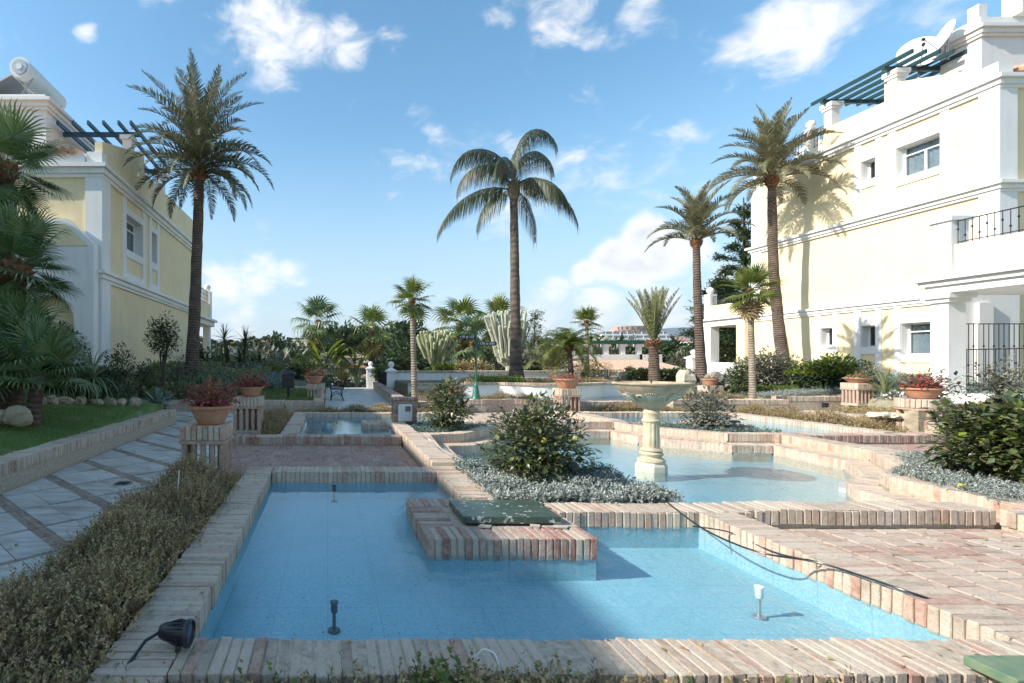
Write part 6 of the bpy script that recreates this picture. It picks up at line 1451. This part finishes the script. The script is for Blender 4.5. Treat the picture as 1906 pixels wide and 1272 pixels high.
# ================================================================ street furniture and small things
def meter_pillar():
    x0, y0 = 1.28, 9.92; t = empty('meter_pillar', (1.51, 10.12, .2), 'brick pillar carrying a white electric box beside the small back pool', 'pillar'); B = Bricks(t, m_brick_red, True)
    hx, hy = .235, .2; b = MB(); b.box(-hx + .02, hx - .02, -hy + .02, hy - .02, -.3, .40, m_mortar); b.build('mortar_core', parent=t)
    for k in range(8):
        z = .022 + k * .05
        for sx in (-1, 1): B.put((sx * (hx - .06), -hy + .06, z), (.115, .115, .042)); B.put((sx * (hx - .06), hy - .09 + .0, z), (.115, .17, .042))
        B.put((0, hy - .05, z), (.22, .09, .042))
    for i in range(7): B.put((-hx - .01 + (i + .5) * .07, 0, .435), (2 * hy + .03, .06, .055), PI / 2)
    B.done()
    b = MB(); b.box(-hx + .12, hx - .12, -hy + .03, -hy + .04, 0, .4, M_plain('niche_plaster', (.30, .24, .19), .9, .3)); b.build('niche', parent=t)
    e = empty('electric_box', (1.50, 9.88, .205), 'white plastic electric box with a small grey window on the brick pillar', 'electric box')
    b = MB(); b.box(-.135, .135, -.035, .035, 0, .335, m_whitemetal); o = b.build('box_body', parent=e); bevel(o, .02, 3)
    b = MB(); b.box(-.005, .10, -.040, -.036, .20, .30, M_plain('meter_window', (.18, .19, .19), .2)); b.build('window', parent=e)
    b = MB(); b.box(-.142, -.134, -.02, .02, .03, .3, m_metal); b.build('hinge', parent=e)
meter_pillar()
def lid():
    t = empty('access_hatch', (1.56, 4.02, .16), 'dark green metal hatch with paint splashes on the brick platform', 'hatch')
    g = NT('hatch_paint'); n = g.noise(14, 5, .7); n2 = g.noise(3, 5, .6); c = g.mix(g.ramp(n2, [(.4, (0, 0, 0)), (.7, (.6, .6, .6))]), (.045, .075, .062), (.12, .15, .09)); c = g.mix(g.ramp(n, [(.60, (0, 0, 0)), (.63, (1, 1, 1))]), c, (.5, .5, .46)); g.col(c); g.rough(.35); g.bump(n2, .2, .01)
    b = MB(); b.prism([(-.70 + .17, .44), (.24, .44), (.30, -.13 - .02), (-.40, -.15)], .0, .05, g.m); b = MB()
    x0, x1, yb, yf = -.62 + .01, .18, .50, .0
    b.box(-.56, .16, -.26, .20, .0, .055, g.m); o = b.build('lid', parent=t); bevel(o, .006)
    b = MB(); b.box(-.54, .14, -.24, .18, -.01, .0, m_black); b.build('frame', parent=t)
    for (x, y, s) in ((-.42, -.30, 1), (.12, -.31, 1.4), (-.05, -.29, .8)):
        b = MB(); b.prism([(x - .05 * s, y - .02), (x + .03 * s, y - .035), (x + .06 * s, y + .01), (x - .02, y + .03)], -.008, .002, m_joint); b.build('mortar_patch', parent=t)
lid()
tag(MB().box(-.10, .10, -.07, .07, 0, .03, m_black).build('access_hatch', loc=(PX(1360, 10.3), 10.25, .155)), 'small black hatch by the grey bush behind the fountain', 'hatch')
def signpost():
    x, y = PX(886, 13.75), 13.75; z = .36; t = empty('signpost', (x, y, z), 'green cast iron signpost with two house number boards', 'signpost')
    b = MB(); b.lathe([(.13, 0), (.13, .02), (.115, .04), (.105, .08), (.07, .30), (.06, .33), (.065, .36), (.04, .40), (.038, .44), (.03, .46)], 20, m_lampgreen, mod=lambda a, z: 1 - .05 * (math.cos(a * 8) > 0) if .05 < z < .3 else 1); b.build('base', parent=t, smooth=True)
    b = MB(); b.tube([(0, 0, .44), (0, 0, 1.80)], .026, 12, m_lampgreen); b.lathe([(.034, 0), (.034, .03)], 12, m_lampgreen, (0, 0, .95)); b.build('post', parent=t, smooth=True)
    b = MB(); b.sphere((0, 0, 1.83), .035, m_lampgreen); b.build('finial', parent=t, smooth=True)
    mt = M_plain('sign_white', (.8, .8, .78), .5)
    def board(z, x0, x1, txt, point, mat):
        b = MB(); h = .055; w = .03
        poly = [(x0, -h), (x1, -h), (x1 + w * (point > 0) * 1.2, 0), (x1, h), (x0, h), (x0 - w * (point < 0) * 1.2, 0)]
        n = len(poly); b.add([(p[0], -.045, p[1] + z) for p in poly] + [(p[0], -.025, p[1] + z) for p in poly], [tuple(range(n)), tuple(range(n, 2 * n))[::-1]] + [(i, (i + 1) % n, n + (i + 1) % n, n + i) for i in range(n)], mat); o = b.build('sign_board', parent=t)
        cu = bpy.data.curves.new('lettering', 'FONT'); cu.body = txt; cu.size = .085; cu.align_x = 'CENTER'; cu.align_y = 'CENTER'; cu.extrude = .001; cu.materials.append(mt); cu.space_character = 1.1; cu.offset = .0012
        tmp = bpy.data.objects.new('tmp', cu); COL.objects.link(tmp); dg = bpy.context.evaluated_depsgraph_get(); me = bpy.data.meshes.new_from_object(tmp.evaluated_get(dg)); bpy.data.objects.remove(tmp)
        me.materials.clear(); me.materials.append(mt)
        link('lettering', me, o, ((x0 + x1) / 2, -.0475, z), (R(90), 0, 0))
    board(PZ(627.5, y) - z, -.48, -.03, '119 al 137', -1, M_plain('navy_board', (.015, .018, .035), .4))
    board(PZ(640, y) - z, -.01, .52, '› 175 al 204', 1, M_plain('green_board', (.01, .055, .05), .4))
signpost()
def bin_():
    y = 14.9; t = empty('litter_bin', (PX(537, y), y, .28), 'black litter bin with a peaked lid on a post in the grass', 'litter bin')
    b = MB(); b.tube([(0, 0, 0), (0, 0, .5)], .035, 8, m_black); b.build('post', parent=t)
    b = MB(); b.box(-.17, .17, -.13, .13, .33, .72, m_black); bevel(b.build('bin_body', parent=t), .01)
    b = MB(); V = [(-.22, -.17, .74), (.22, -.17, .74), (.22, .17, .74), (-.22, .17, .74), (-.10, 0, .84), (.10, 0, .84)]; b.add(V, [(0, 1, 5, 4), (1, 2, 5), (2, 3, 4, 5), (3, 0, 4), (3, 2, 1, 0)], m_black); b.build('lid', parent=t)
    b = MB(); b.box(-.08, .08, -.136, -.131, .60, .66, m_blackp); b.build('slot', parent=t)
bin_()
def bench():
    y = 18.6; t = empty('park_bench', (.0, y, .0), 'black slatted bench facing across the far walkway', 'bench'); t.location = (.12, y, 0)
    slat = M_plain('dark_bench_wood', (.05, .05, .055), .5)
    for i in range(5): MB().box(.02 + i * .085, .09 + i * .085, -.75, .75, .42 - .01 * i, .45 - .01 * i, slat).build('seat_slat', parent=t)
    for i in range(5): MB().box(-.06 - .035 * i, -.03 - .035 * i, -.75, .75, .50 + i * .085, .565 + i * .085, slat).build('back_slat', parent=t)
    for yy in (-.65, .65):
        b = MB(); b.tube([(-.02, yy, 0), (.03, yy, .2), (-.02, yy, .42), (-.10, yy, .7), (-.22, yy, .95)], .02, 6, m_black); b.tube([(.44, yy, 0), (.38, yy, .2), (.42, yy, .40), (-.02, yy, .42)], .02, 6, m_black); b.tube([(.02, yy, .16), (.2, yy, .26), (.38, yy, .16)], .015, 6, m_black); b.tube([(.42, yy, .4), (.46, yy, .6), (.2, yy, .64), (-.1, yy, .62)], .018, 6, m_black); b.build('leg', parent=t)
bench()
def gatepost(label, px, y, z0, pytop, w=.42):
    x = PX(px, y); zt = PZ(pytop, y); t = empty('gate_post', (x, y, z0), label, 'gate post'); h = zt - z0
    b = MB(); b.box(-w / 2, w / 2, -w / 2, w / 2, -.3, h - .42, m_white); b.build('pillar', parent=t); b = MB(); b.box(-w / 2 - .06, w / 2 + .06, -w / 2 - .06, w / 2 + .06, h - .42, h - .36, m_white); b.add([(-w / 2 - .03, -w / 2 - .03, h - .36), (w / 2 + .03, -w / 2 - .03, h - .36), (w / 2 + .03, w / 2 + .03, h - .36), (-w / 2 - .03, w / 2 + .03, h - .36), (0, 0, h - .22)], [(0, 1, 4), (1, 2, 4), (2, 3, 4), (3, 0, 4)], m_white); b.build('cap', parent=t)
    b = MB(); b.sphere((0, 0, h - .13), .13, m_white); b.build('ball', parent=t, smooth=True)
gatepost('white gate post with ball, left one at the end of the far walkway', 690, 27.2, -.1, 673)
gatepost('white gate post with ball, right one joining the white wall', 728, 20.75, .1, 673, .32)
gatepost('white post with ball right of the tiled roof, beside the leaning palm', 1291, 24, .3, 651, .42)
def fence(label, p0, p1, z0, z1, sp=.14):
    t = empty('iron_fence', (*p0, z0), label, 'fence'); d = (p1[0] - p0[0], p1[1] - p0[1]); m = MB(); a = Vector((0, 0, 0)); b_ = Vector((*d, 0)); n = int(b_.length / sp)
    for z in (.08, z1 - z0): r = MB(); r.tube([(0, 0, z), (b_.x, b_.y, z)], .015, 5, m_black); r.build('rail', parent=t)
    me = MB().tube([(0, 0, 0), (0, 0, z1 - z0 + .04)], .010, 5, m_black).mesh('bar')
    for i in range(n + 1): link('bar', me, t, tuple(b_ * (i / n)))
fence('black iron fence closing the far walkway on the left', (-2.4, 27.3), (2.15, 27.3), .05, 1.02)
fence('short black iron fence between the two white gate posts', (2.55, 27.2), (2.62, 21.3), .05, .95)
fence('thin dark iron fence before the tiled roof, right of the centre bed', (PX(1068, 23.2), 23.2), (PX(1160, 23.2), 23.2), .45, 1.0)
# pool fittings
def spray(label, px, py, zb, H, mat, white=False):
    x, y = AT(px, py, zb); t = empty('fountain_nozzle', (x, y, zb), label, 'water nozzle'); b = MB(); b.tube([(0, 0, -.02), (0, 0, H * .62)], .010, 8, mat); b.build('riser', parent=t)
    b = MB(); b.lathe([(.015, 0), (.020, .01), (.019, H * .30), (.024, H * .32), (.024, H * .37), (.014, H * .38)], 12, m_whitemetal if white else m_blackp, (0, 0, H * .6)); b.build('head', parent=t, smooth=True)
    b = MB(); b.lathe([(.035, 0), (.035, .01), (.012, .015)], 12, mat); b.build('foot', parent=t)
m_bronze = M_plain('tarnished_brass', (.10, .09, .08), .4, metal=.6)
spray('brass water nozzle standing in the left of the front pool', 622, 1175, -.138, .17, m_bronze)
spray('white headed water nozzle standing in the sunlit right of the front pool', 1413, 1150, -.138, .19, m_metal, True)
spray('small water nozzle at the back of the front pool', 622, 934, -.138, .18, m_bronze)
spray('tiny nozzle in the small back pool, near its left', 626, 795, -.1, .14, m_bronze)
def ringlight(label, px, py, z):
    x, y = AT(px, py, z); t = empty('pool_light', (x, y, z), label, 'pool light'); b = MB(); b.lathe([(.075, 0), (.08, .012), (.055, .014), (.052, .008)], 24, m_whitemetal); b.build('rim', parent=t, smooth=True); b = MB(); b.lathe([(.05, 0), (.04, .009), (.001, .010)], 20, m_glass); b.build('lens', parent=t)
ringlight('round underwater light at the back wall of the front pool', 660, 897, -.06)
ringlight('round underwater light near the right kerb of the front pool', 1490, 1088, -.135)
def floodlight():
    x, y = -.62, 2.13; t = empty('spotlight', (x, y, .15), 'black ribbed garden spotlight lying on the kerb corner by the pool', 'spotlight'); t.scale = (.86, .86, .86)
    ax = Vector((1, -.12, -.02)).normalized(); q = ax.to_track_quat('Z', 'Y').to_matrix()
    def P(r, z, n=20, mod=None): return 0
    b = MB(); b.lathe([(.012, -.10), (.030, -.095), (.042, -.07), (.046, -.03), (.05, .03), (.062, .035), (.066, .05), (.062, .06), (.056, .062), (.052, .05)], 24, m_blackp); b.v = [tuple(q @ Vector(v)) for v in b.v]; o = b.build('housing', parent=t, smooth=True, loc=(0, 0, .085))
    b = MB()
    for k in range(16):
        a = 2 * PI * k / 16; c, s = math.cos(a), math.sin(a); V = [(c * .045 - s * .002, s * .045 + c * .002, -.055), (c * .045 + s * .002, s * .045 - c * .002, -.055), (c * .056 + s * .002, s * .056 - c * .002, .032), (c * .056 - s * .002, s * .056 + c * .002, .032), (c * .062 + s * .002, s * .062 - c * .002, .0), (c * .062 - s * .002, s * .062 + c * .002, .0)]
        b.add(V, [(0, 1, 4, 5), (5, 4, 2, 3), (0, 5, 3), (1, 2, 4)], m_blackp)
    b.v = [tuple(q @ Vector(v)) for v in b.v]; b.build('cooling_rib', parent=t, loc=(0, 0, .085))
    b = MB(); b.lathe([(.052, .052), (.001, .053)], 20, m_glass); b.v = [tuple(q @ Vector(v)) for v in b.v]; b.build('lens', parent=t, loc=(0, 0, .085))
    b = MB(); b.tube([(.0, -.05, .085), (0, -.05, .02), (0, 0, .004), (0, .05, .02), (0, .05, .085)], .006, 6, m_blackp); b.build('bracket', parent=t)
    b = MB(); b.tube([(-.1, .01, .08), (-.16, -.01, .05), (-.2, -.12, .0), (-.22, -.28, -.05), (-.35, -.45, -.10)], .008, 7, m_blackp); b.build('power_lead', parent=t, smooth=True)
floodlight()
def cable(label, pts, r=.006, name='cable', mat=None, cat='cable'):
    # catmull through the points
    P = [Vector(p) for p in pts]; Q = []
    for i in range(len(P) - 1):
        p0, p1, p2, p3 = P[max(0, i - 1)], P[i], P[i + 1], P[min(len(P) - 1, i + 2)]
        for k in range(8): t = k / 8; Q.append(.5 * ((2 * p1) + (p2 - p0) * t + (2 * p0 - 5 * p1 + 4 * p2 - p3) * t * t + (3 * p1 - p0 - 3 * p2 + p3) * t ** 3))
    Q.append(P[-1]); c = Q[0].copy(); b = MB(); b.tube([q - c for q in Q], r, 7, mat or m_blackp); tag(b.build(name, loc=tuple(c), smooth=True), label, cat)
zc = .162
cable('black cable running over the sunlit kerb to the lower right', [(*AT(1235, 930, .17), .17), (*AT(1290, 972, zc), zc), (*AT(1345, 1003, zc), zc), (*AT(1420, 1030, zc), zc), (*AT(1500, 1043, zc), zc), (*AT(1560, 1058, .165), .165), (*AT(1700, 1105, .17), .17), (*AT(1800, 1138, .06), .06), (*AT(1906, 1172, .012), .012), (*AT(2100, 1240, .012), .012)])
cable('second thinner black cable sagging along the inner face of the sunlit kerb', [(*AT(1290, 980, .16), .16), (2.962, 3.75, .10), (2.962, 3.4, .09), (2.965, 3.1, .14), (*AT(1500, 1041, .163), .163)], .005)
cable('thin dark cable lying on the hedge soil beside the left kerb', [(-.98, 3.3, .16), (-.95, 2.9, .17), (-.98, 2.5, .15)], .009)
cable('white irrigation tube bent over the near kerb', [(.66, 1.88, .0), (.655, 1.92, .15), (.645, 1.95, .22), (.63, 1.97, .235), (.60, 1.98, .235), (.575, 1.98, .205)], .004, 'irrigation_tube', m_whitemetal, 'irrigation tube')
cable('thin pale irrigation stake in the left heath hedge', [(-1.19, 4.02, .2), (-1.17, 4.02, .50)], .004, 'irrigation_stake', m_whitemetal, 'irrigation stake')
cable('thin white stake before the large glossy bush on the right', [(6.35, 4.62, .1), (6.34, 4.62, .36)], .006, 'irrigation_stake', m_whitemetal, 'irrigation stake')
cable('thin grey irrigation line hanging over the left kerb of the fountain basin', [(1.55, 7.9, .17), (1.8, 7.5, .05), (2.2, 6.6, -.1), (2.5, 6.1, -.14)], .003, 'irrigation_line', m_metal, 'irrigation line')
tag(MB().box(-.05, .05, -.05, .05, 0, .13, m_black).build('wall_lamp', loc=(PX(1536, 13.9), 13.9, .12)), 'small dark lamp on the low brick wall, right of the back right pool', 'lamp')
m_paper = M_plain('yellow_leaf', (.60, .55, .05), .6)
tag(MB().add([(-.05, 0, 0), (0, -.035, .02), (.06, 0, .005), (0, .04, .02)], [(0, 1, 2, 3)], m_paper).build('fallen_leaf', loc=(PX(1793, 4.75), 4.75, .20)), 'yellow fallen leaf on the silver carpet at the right', 'leaf')
t = empty('floating_skimmer', (6.30, 6.12, -.15), 'grey plastic skimmer float at the right tip of the fountain basin', 'skimmer'); MB().box(-.12, .12, -.10, .10, -.02, .05, m_metal).build('float', parent=t, rot=(0, .12, .6)); MB().box(.02, .14, -.12, .02, .05, .07, m_black).build('handle', parent=t, rot=(0, .12, .6))
# green utility box lid at the bottom right corner
tag(bevel(MB().box(-.16, .3, -.16, .0, 0, .04, M_plain('mossy_green_plastic', (.09, .17, .10), .75, .5, 14, (.20, .24, .15))).build('valve_box_lid', loc=(PX(1855, 2.02), 2.0, .165)), .006), 'weathered green valve box lid at the bottom right corner', 'lid')
# debris on the pool floor
b = MB()
for _ in range(170):
    x, y = random.gauss(.2, .55), random.gauss(2.75, .35)
    if -.55 < x < 2.8 and 2.26 < y < 4: s = random.uniform(.003, .010); a = random.uniform(0, 3); b.add([(x - s * math.cos(a), y - s * math.sin(a), -.135), (x + .3 * s, y - .4 * s, -.133), (x + s * math.cos(a), y + s * math.sin(a), -.134), (x - .3 * s, y + .4 * s, -.133)], [(0, 1, 2, 3)], m_bark)
tag(b.build('leaf_debris'), 'dark leaf crumbs scattered on the bottom of the front pool', 'debris', kind='stuff')

def litter(label, bbox, n, z, mat, s0=.012, s1=.035):
    b = MB()
    for _ in range(n):
        x, y = random.uniform(*bbox[:2]), random.uniform(*bbox[2:]); s = random.uniform(s0, s1); a = random.uniform(0, 6.3); c, q = math.cos(a) * s, math.sin(a) * s
        b.add([(x - c, y - q, z), (x + q * .4, y - c * .4, z + s * .35), (x + c, y + q, z + s * .1), (x - q * .4, y + c * .4, z + s * .2)], [(0, 1, 2), (0, 2, 3)], mat)
    tag(b.build('leaf_litter'), label, 'leaves', kind='stuff')
litter('dry leaves scattered on the sunlit terracotta floor', (3.3, 5.4, 1.6, 4.1), 45, .008, m_heath)
litter('dry leaves scattered on the slate path', (-3.3, -1.6, 2.5, 13.5), 120, .008, m_heath)
litter('dry leaves on the dark sunken floor', (-1.5, 1.1, 6, 8.2), 60, .008, m_heath)
litter('dry leaves and petals lying on the near kerb', (-.9, 3.2, 1.98, 2.2), 34, .155, m_heath, .008, .02)
litter('leaf scraps on the kerb beside the left hedge', (-.9, -.65, 2.2, 5.8), 60, .155, m_heath, .008, .022)
# ================================================================ what lies beyond the garden
def tiled_house(label, cx, cy, w, d, z0, h, rise, wallm=None, roofm=None, cat='house', ridge='x', pillars=False):
    t = empty('house', (cx, cy, z0), label, cat); MB().box(-w / 2, w / 2, -d / 2, d / 2, -3, h, wallm or m_white).build('wall', parent=t)
    b = MB(); o = .3
    if ridge == 'x': V = [(-w / 2 - o, -d / 2 - o, h), (w / 2 + o, -d / 2 - o, h), (w / 2 + o, d / 2 + o, h), (-w / 2 - o, d / 2 + o, h), (-w / 2 - o, 0, h + rise), (w / 2 + o, 0, h + rise)]; Fs = [(0, 1, 5, 4), (2, 3, 4, 5), (1, 2, 5), (3, 0, 4), (3, 2, 1, 0)]
    else: V = [(-w / 2 - o, -d / 2 - o, h), (w / 2 + o, -d / 2 - o, h), (w / 2 + o, d / 2 + o, h), (-w / 2 - o, d / 2 + o, h), (0, -d / 2 - o, h + rise), (0, d / 2 + o, h + rise)]; Fs = [(0, 4, 5, 3), (1, 2, 5, 4), (0, 1, 4), (2, 3, 5), (3, 2, 1, 0)]
    b.add(V, Fs, roofm or m_tileroof); b.build('roof', parent=t); return t
def M_tileroof():
    t = NT('pale_tile_roof'); w = t.n('TexWave', wave_type='BANDS', bands_direction='X', Scale=2.6, Distortion=.4); t.L.new(t.tc('World'), w.inputs['Vector']); n = t.noise(6, 6, .7); c = t.mix(n, (.50, .38, .28), (.30, .20, .14)); t.col(t.mix(w.outputs[1], c, (.56, .46, .36))); t.rough(.9); t.bump(w.outputs[1], .8, .06); return t.m
m_tileroof = M_tileroof()
def neighbour_roof():
    t = empty('house', (PX(1190, 27), 27, 0), 'low house with a pale tiled roof and white terrace columns behind the fountain', 'house'); x0, x1 = PX(1068, 25) - PX(1190, 27), PX(1270, 25) - PX(1190, 27)
    b = MB(); b.add([(x0 - .2, -2.6, .55), (x1 + 1.4, -2.6, .55), (x1 - .1, 0.4, 1.42), (x0 - .6, .4, 1.42)], [(0, 1, 2, 3)], m_tileroof); o = b.build('roof', parent=t); sm = o.modifiers.new('s', 'SOLIDIFY'); sm.thickness = .08
    n = 34
    for i in range(n):
        f = i / (n - 1); xa = x0 - .2 + f * (x1 + 1.6 - x0); xb = x0 - .6 + f * (x1 - .1 - x0 + .6); MB().tube([(xa, -2.62, .58), (xb, .38, 1.45)], .07, 6, m_tileroof2).build('roof_tile', parent=t)
    MB().box(x0 - .6, x1 + .6, .42, .7, -3, 1.78, m_white).build('terrace_wall', parent=t)
    me = MB().box(-.11, .11, -.11, .11, 0, .42, m_white).box(-.2, .2, -.16, .16, .42, .56, m_white).mesh('terrace_column')
    for i in range(7): link('terrace_column', me, t, (x0 + .3 + i * (x1 - x0) / 6, .56, 1.78))
    MB().box(x0 + .2, x1 + 1.1, .35, .62, 2.35, 2.52, m_dgreen2).build('green_awning', parent=t)
    b = MB(); b.add([(x1 - .6, .2, 1.8), (x1 + 2.0, .2, .75), (x1 + 2.0, .2, .45), (x1 - .6, .2, 1.35), (x1 - .6, .42, 1.8), (x1 + 2.0, .42, .75), (x1 + 2.0, .42, .45), (x1 - .6, .42, 1.35)], [(0, 1, 2, 3), (7, 6, 5, 4), (0, 4, 5, 1), (3, 2, 6, 7)], m_white); b.build('sloping_parapet', parent=t)
    MB().add([(x0 - .9, -1.8, 1.62), (x0 + .9, -1.8, .42), (x0 + .9, -1.8, -.6), (x0 - 1.5, -1.8, -.6), (x0 - 1.5, -1.8, 1.2)], [(0, 1, 2, 3, 4)], m_white).build('gable_wall', parent=t)
m_tileroof2 = M_plain('tile_barrel', (.50, .38, .29), .9, .4, 8, (.36, .25, .18)); m_dgreen2 = M_plain('green_canvas', (.01, .075, .05), .7)
neighbour_roof()
def far_complex():
    y = 300; x0, x1 = PX(1122, y), PX(1262, y); w = x1 - x0; zb = EYE + (VY - 648) / F * y; t = empty('hotel_complex', ((x0 + x1) / 2, y, zb), 'long white terraced apartment complex on the far hill', 'apartment block'); fh = 2.5
    for k in range(4):
        a = -w / 2 + k * .8; b = w / 2 - k * 1.0; MB().box(a, b, k * 1.3, 14, k * fh, k * fh + .9, m_white).build('balcony_band', parent=t); MB().box(a + .4, b - .4, k * 1.3 + 1.4, 13.8, k * fh + .9, k * fh + fh, M_fw).build('window_band', parent=t)
        me = MB().box(-.2, .2, 1.2, 1.6, 0, fh - .9, m_white).mesh('dividing_wall')
        for i in range(9): link('dividing_wall', me, t, (a + (i + .5) * (b - a) / 9, k * 1.3 + .05, k * fh + .9))
    y = 420; zb = EYE + (VY - 628) / F * y; cx = PX(1178, y); t = empty('hotel_complex', (cx, y, zb), 'pinkish terraced building crowning the hill above the white complex', 'apartment block'); ww = (PX(1218, y) - PX(1136, y)) / 2
    pink = M_plain('pink_render', (.50, .33, .26), .9, .2, .2)
    for k in range(3):
        r = ww * (1 - .13 * k); V = [(r * math.cos(a), -6 * math.sin(a)) for a in np.linspace(0, PI, 14)] + [(-r, 8), (r, 8)]; MB().prism(V, k * 3.0, k * 3 + 3.0, pink).build('storey', parent=t)
        me = MB().box(-.8, .8, -.25, .25, 0, 1.7, M_fw).mesh('window')
        for i in range(11 - k): a = PI * (i + 1) / (12 - k); link('window', me, t, (r * math.cos(a), -6 * math.sin(a) - .1, k * 3 + .6))
M_fw = M_plain('far_dark_window', (.22, .22, .23), .5)
far_complex()
def far_houses():
    rr = random.Random(5); tones = [m_white, M_plain('sand_render', (.62, .52, .38), .9), M_plain('ochre_render', (.58, .42, .26), .9)]; roofs = [M_plain('far_roof', (.36, .17, .11), .9), M_plain('far_roof_pale', (.42, .27, .18), .9)]
    spots = []
    for i in range(62):
        px = rr.uniform(430, 1110) if i < 50 else rr.uniform(1260, 1330); y = rr.uniform(150, 330); spots.append((px, y))
    spots += [(745, 325), (735, 322), (700, 318), (1100, 330), (535, 326), (560, 320)]
    for i, (px, y) in enumerate(spots):
        x = PX(px, y); z = terrain_z(x, y) - .3; w, d, h = rr.uniform(6, 11), rr.uniform(6, 9), rr.uniform(3, 5.5); wm = rr.choice([tones[0], tones[0], tones[1], tones[2]]); rm = rr.choice(roofs); flat = rr.random() < .3
        t = empty('house', (x, y, z), 'one of the small white and sand coloured villas scattered among trees on the far hillside', 'house', 'villas on the far hillside', rr.uniform(-.5, .5))
        MB().box(-w / 2, w / 2, -d / 2, d / 2, -3, h, wm).build('wall', parent=t)
        if flat: MB().box(-w / 2 - .2, w / 2 + .2, -d / 2 - .2, d / 2 + .2, h, h + .5, m_white).build('roof', parent=t)
        else: b = MB(); b.add([(-w / 2 - .5, -d / 2 - .5, h), (w / 2 + .5, -d / 2 - .5, h), (w / 2 + .5, d / 2 + .5, h), (-w / 2 - .5, d / 2 + .5, h), (-w * .2, 0, h + 1.7), (w * .2, 0, h + 1.7)], [(0, 1, 5, 4), (1, 2, 5), (2, 3, 4, 5), (3, 0, 4), (3, 2, 1, 0)], rm); b.build('roof', parent=t)
        for k in range(3): MB().box(-w / 2 + (k + .5) * w / 3 - .5, -w / 2 + (k + .5) * w / 3 + .5, -d / 2 - .06, -d / 2 - .01, .9, 2.3, M_fw).build('window', parent=t)
far_houses()
def far_trees():
    # crowns as clumps of leafy faces joined in one object: a far wood reading as one mass
    V = np.array([(-.5, 0, -.4), (.5, 0, -.4), (.6, .1, .3), (-.4, -.1, .5)]); Fs = np.array([(0, 1, 2), (0, 2, 3)]); C = []; S = []
    rr = np.random.default_rng(3); n = 2600
    px = rr.uniform(-300, 2300, n); y = 60 + 290 * rr.uniform(0, 1, n) ** .8; x = (px - VX) / F * y; size = rr.uniform(1.6, 3.6, n) * (.6 + y / 500)
    P = []; 
    for i in range(n):
        if y[i] > 150 and 1085 < px[i] < 1300: continue
        if y[i] > 95 and 1085 < px[i] < 1300: size[i] *= .6
        z = terrain_z(x[i], y[i]); m = 34; d = rr.normal(size=(m, 3)); d /= np.linalg.norm(d, axis=1)[:, None]; r = size[i]; c = np.array([x[i], y[i], z + r * .9]) + d * np.array([r, r, r * .85]) * rr.uniform(.6, 1, m)[:, None] ** .5; P.append(np.concatenate([c, np.full((m, 1), r)], 1))
    P = np.concatenate(P); m = len(P); M = rotmats(rr.uniform(0, 6.28, m), rr.uniform(-1.2, 1.2, m), rr.uniform(0, 6.28, m), P[:, 3] * .62); v, f = scatter(V, Fs, M, P[:, :3])
    tag(link('hillside_trees', fastmesh('hillside_trees', v, f, m_fartree)), 'dense green trees covering the far hillside', 'trees', kind='stuff')
m_fartree = M_leaf('far_tree_leaf', [(.03, .05, .025), (.05, .075, .03), (.08, .10, .05), (.04, .06, .04)], .7, .1)
far_trees()
def sky_tree(label, px, y, py_top, r, flat=.6, mat=None):
    x = PX(px, y); z0 = terrain_z(x, y); zt = PZ(py_top, y); t = empty('stone_pine', (x, y, z0), label, 'pine tree'); rz = r * flat; h = zt - z0 - rz
    b = MB(); b.tube([(0, 0, 0), (0, 0, h)], [r * .09, r * .05], 7, m_bark); b.build('trunk', parent=t); p, d = blob_points(900, r, r, rz, .4, -.3); p[:, 2] += h; link('crown', leaf_cloud('crown', p, d, r * .28, mat or m_darkleaf, .6, .8), t)
sky_tree('round stone pine on the far ridge left of the gate palm', 634, 190, 610, 9, .7); sky_tree('second round stone pine, close right of the first on the ridge', 660, 195, 615, 6.5, .8)
sky_tree('wide stone pine on the ridge behind the slim fan palm', 755, 260, 603, 10, .5); sky_tree('dark rounded tree right of the gate palm on the ridge', 722, 200, 611, 7, .8)
sky_tree('dark cypress like tree before the white complex', 1176, 120, 621, 1.6, 3.0); sky_tree('dark tree on the ridge at the left by the yucca', 510, 260, 624, 6, .7)
for i, (px, y, py, r) in enumerate(((1110, 80, 640, 4), (1140, 85, 638, 4), (1200, 90, 643, 3.5), (1235, 85, 640, 4), (1255, 90, 637, 3.6), (1095, 90, 632, 4), (560, 60, 655, 4), (520, 58, 662, 3.5), (480, 55, 655, 3.6), (760, 60, 640, 3), (1010, 70, 648, 4))):
    sky_tree(('bushy tree below the left end of the white complex', 'bushy tree under the white complex, second from its left end', 'bushy tree under the middle of the white complex', 'bushy tree under the white complex, behind the upright young palm', 'bushy tree at the right end of the white complex', 'tree in the dip just right of the small slender palm', 'tree in the dip beyond the far fence, behind the banana plant', 'tree in the dip right of the litter bin', 'tree in the dip behind the yuccas on the left', 'tree in the dip left of the candelabra cactus', 'tree in the dip right of the centre palm trunk')[i], px, y, py, r, .8, m_darkleaf if i % 2 else m_greyleaf); tag(list(COL.objects)[-3], group='bushy trees in the dip beyond the garden')

# ---- the air
def haze():
    b = MB(); b.box(-9500, 9500, -3000, 9800, -70, 480); m = bpy.data.materials.new('air'); m.use_nodes = True; nt = m.node_tree; nt.nodes.clear(); o = nt.nodes.new('ShaderNodeOutputMaterial'); v = nt.nodes.new('ShaderNodeVolumePrincipled'); v.inputs['Color'].default_value = (.86, .92, 1, 1); v.inputs['Density'].default_value = .00005; v.inputs['Anisotropy'].default_value = .2
    nt.links.new(v.outputs[0], o.inputs['Volume']); tag(b.build('haze', m), kind='stuff')
haze()
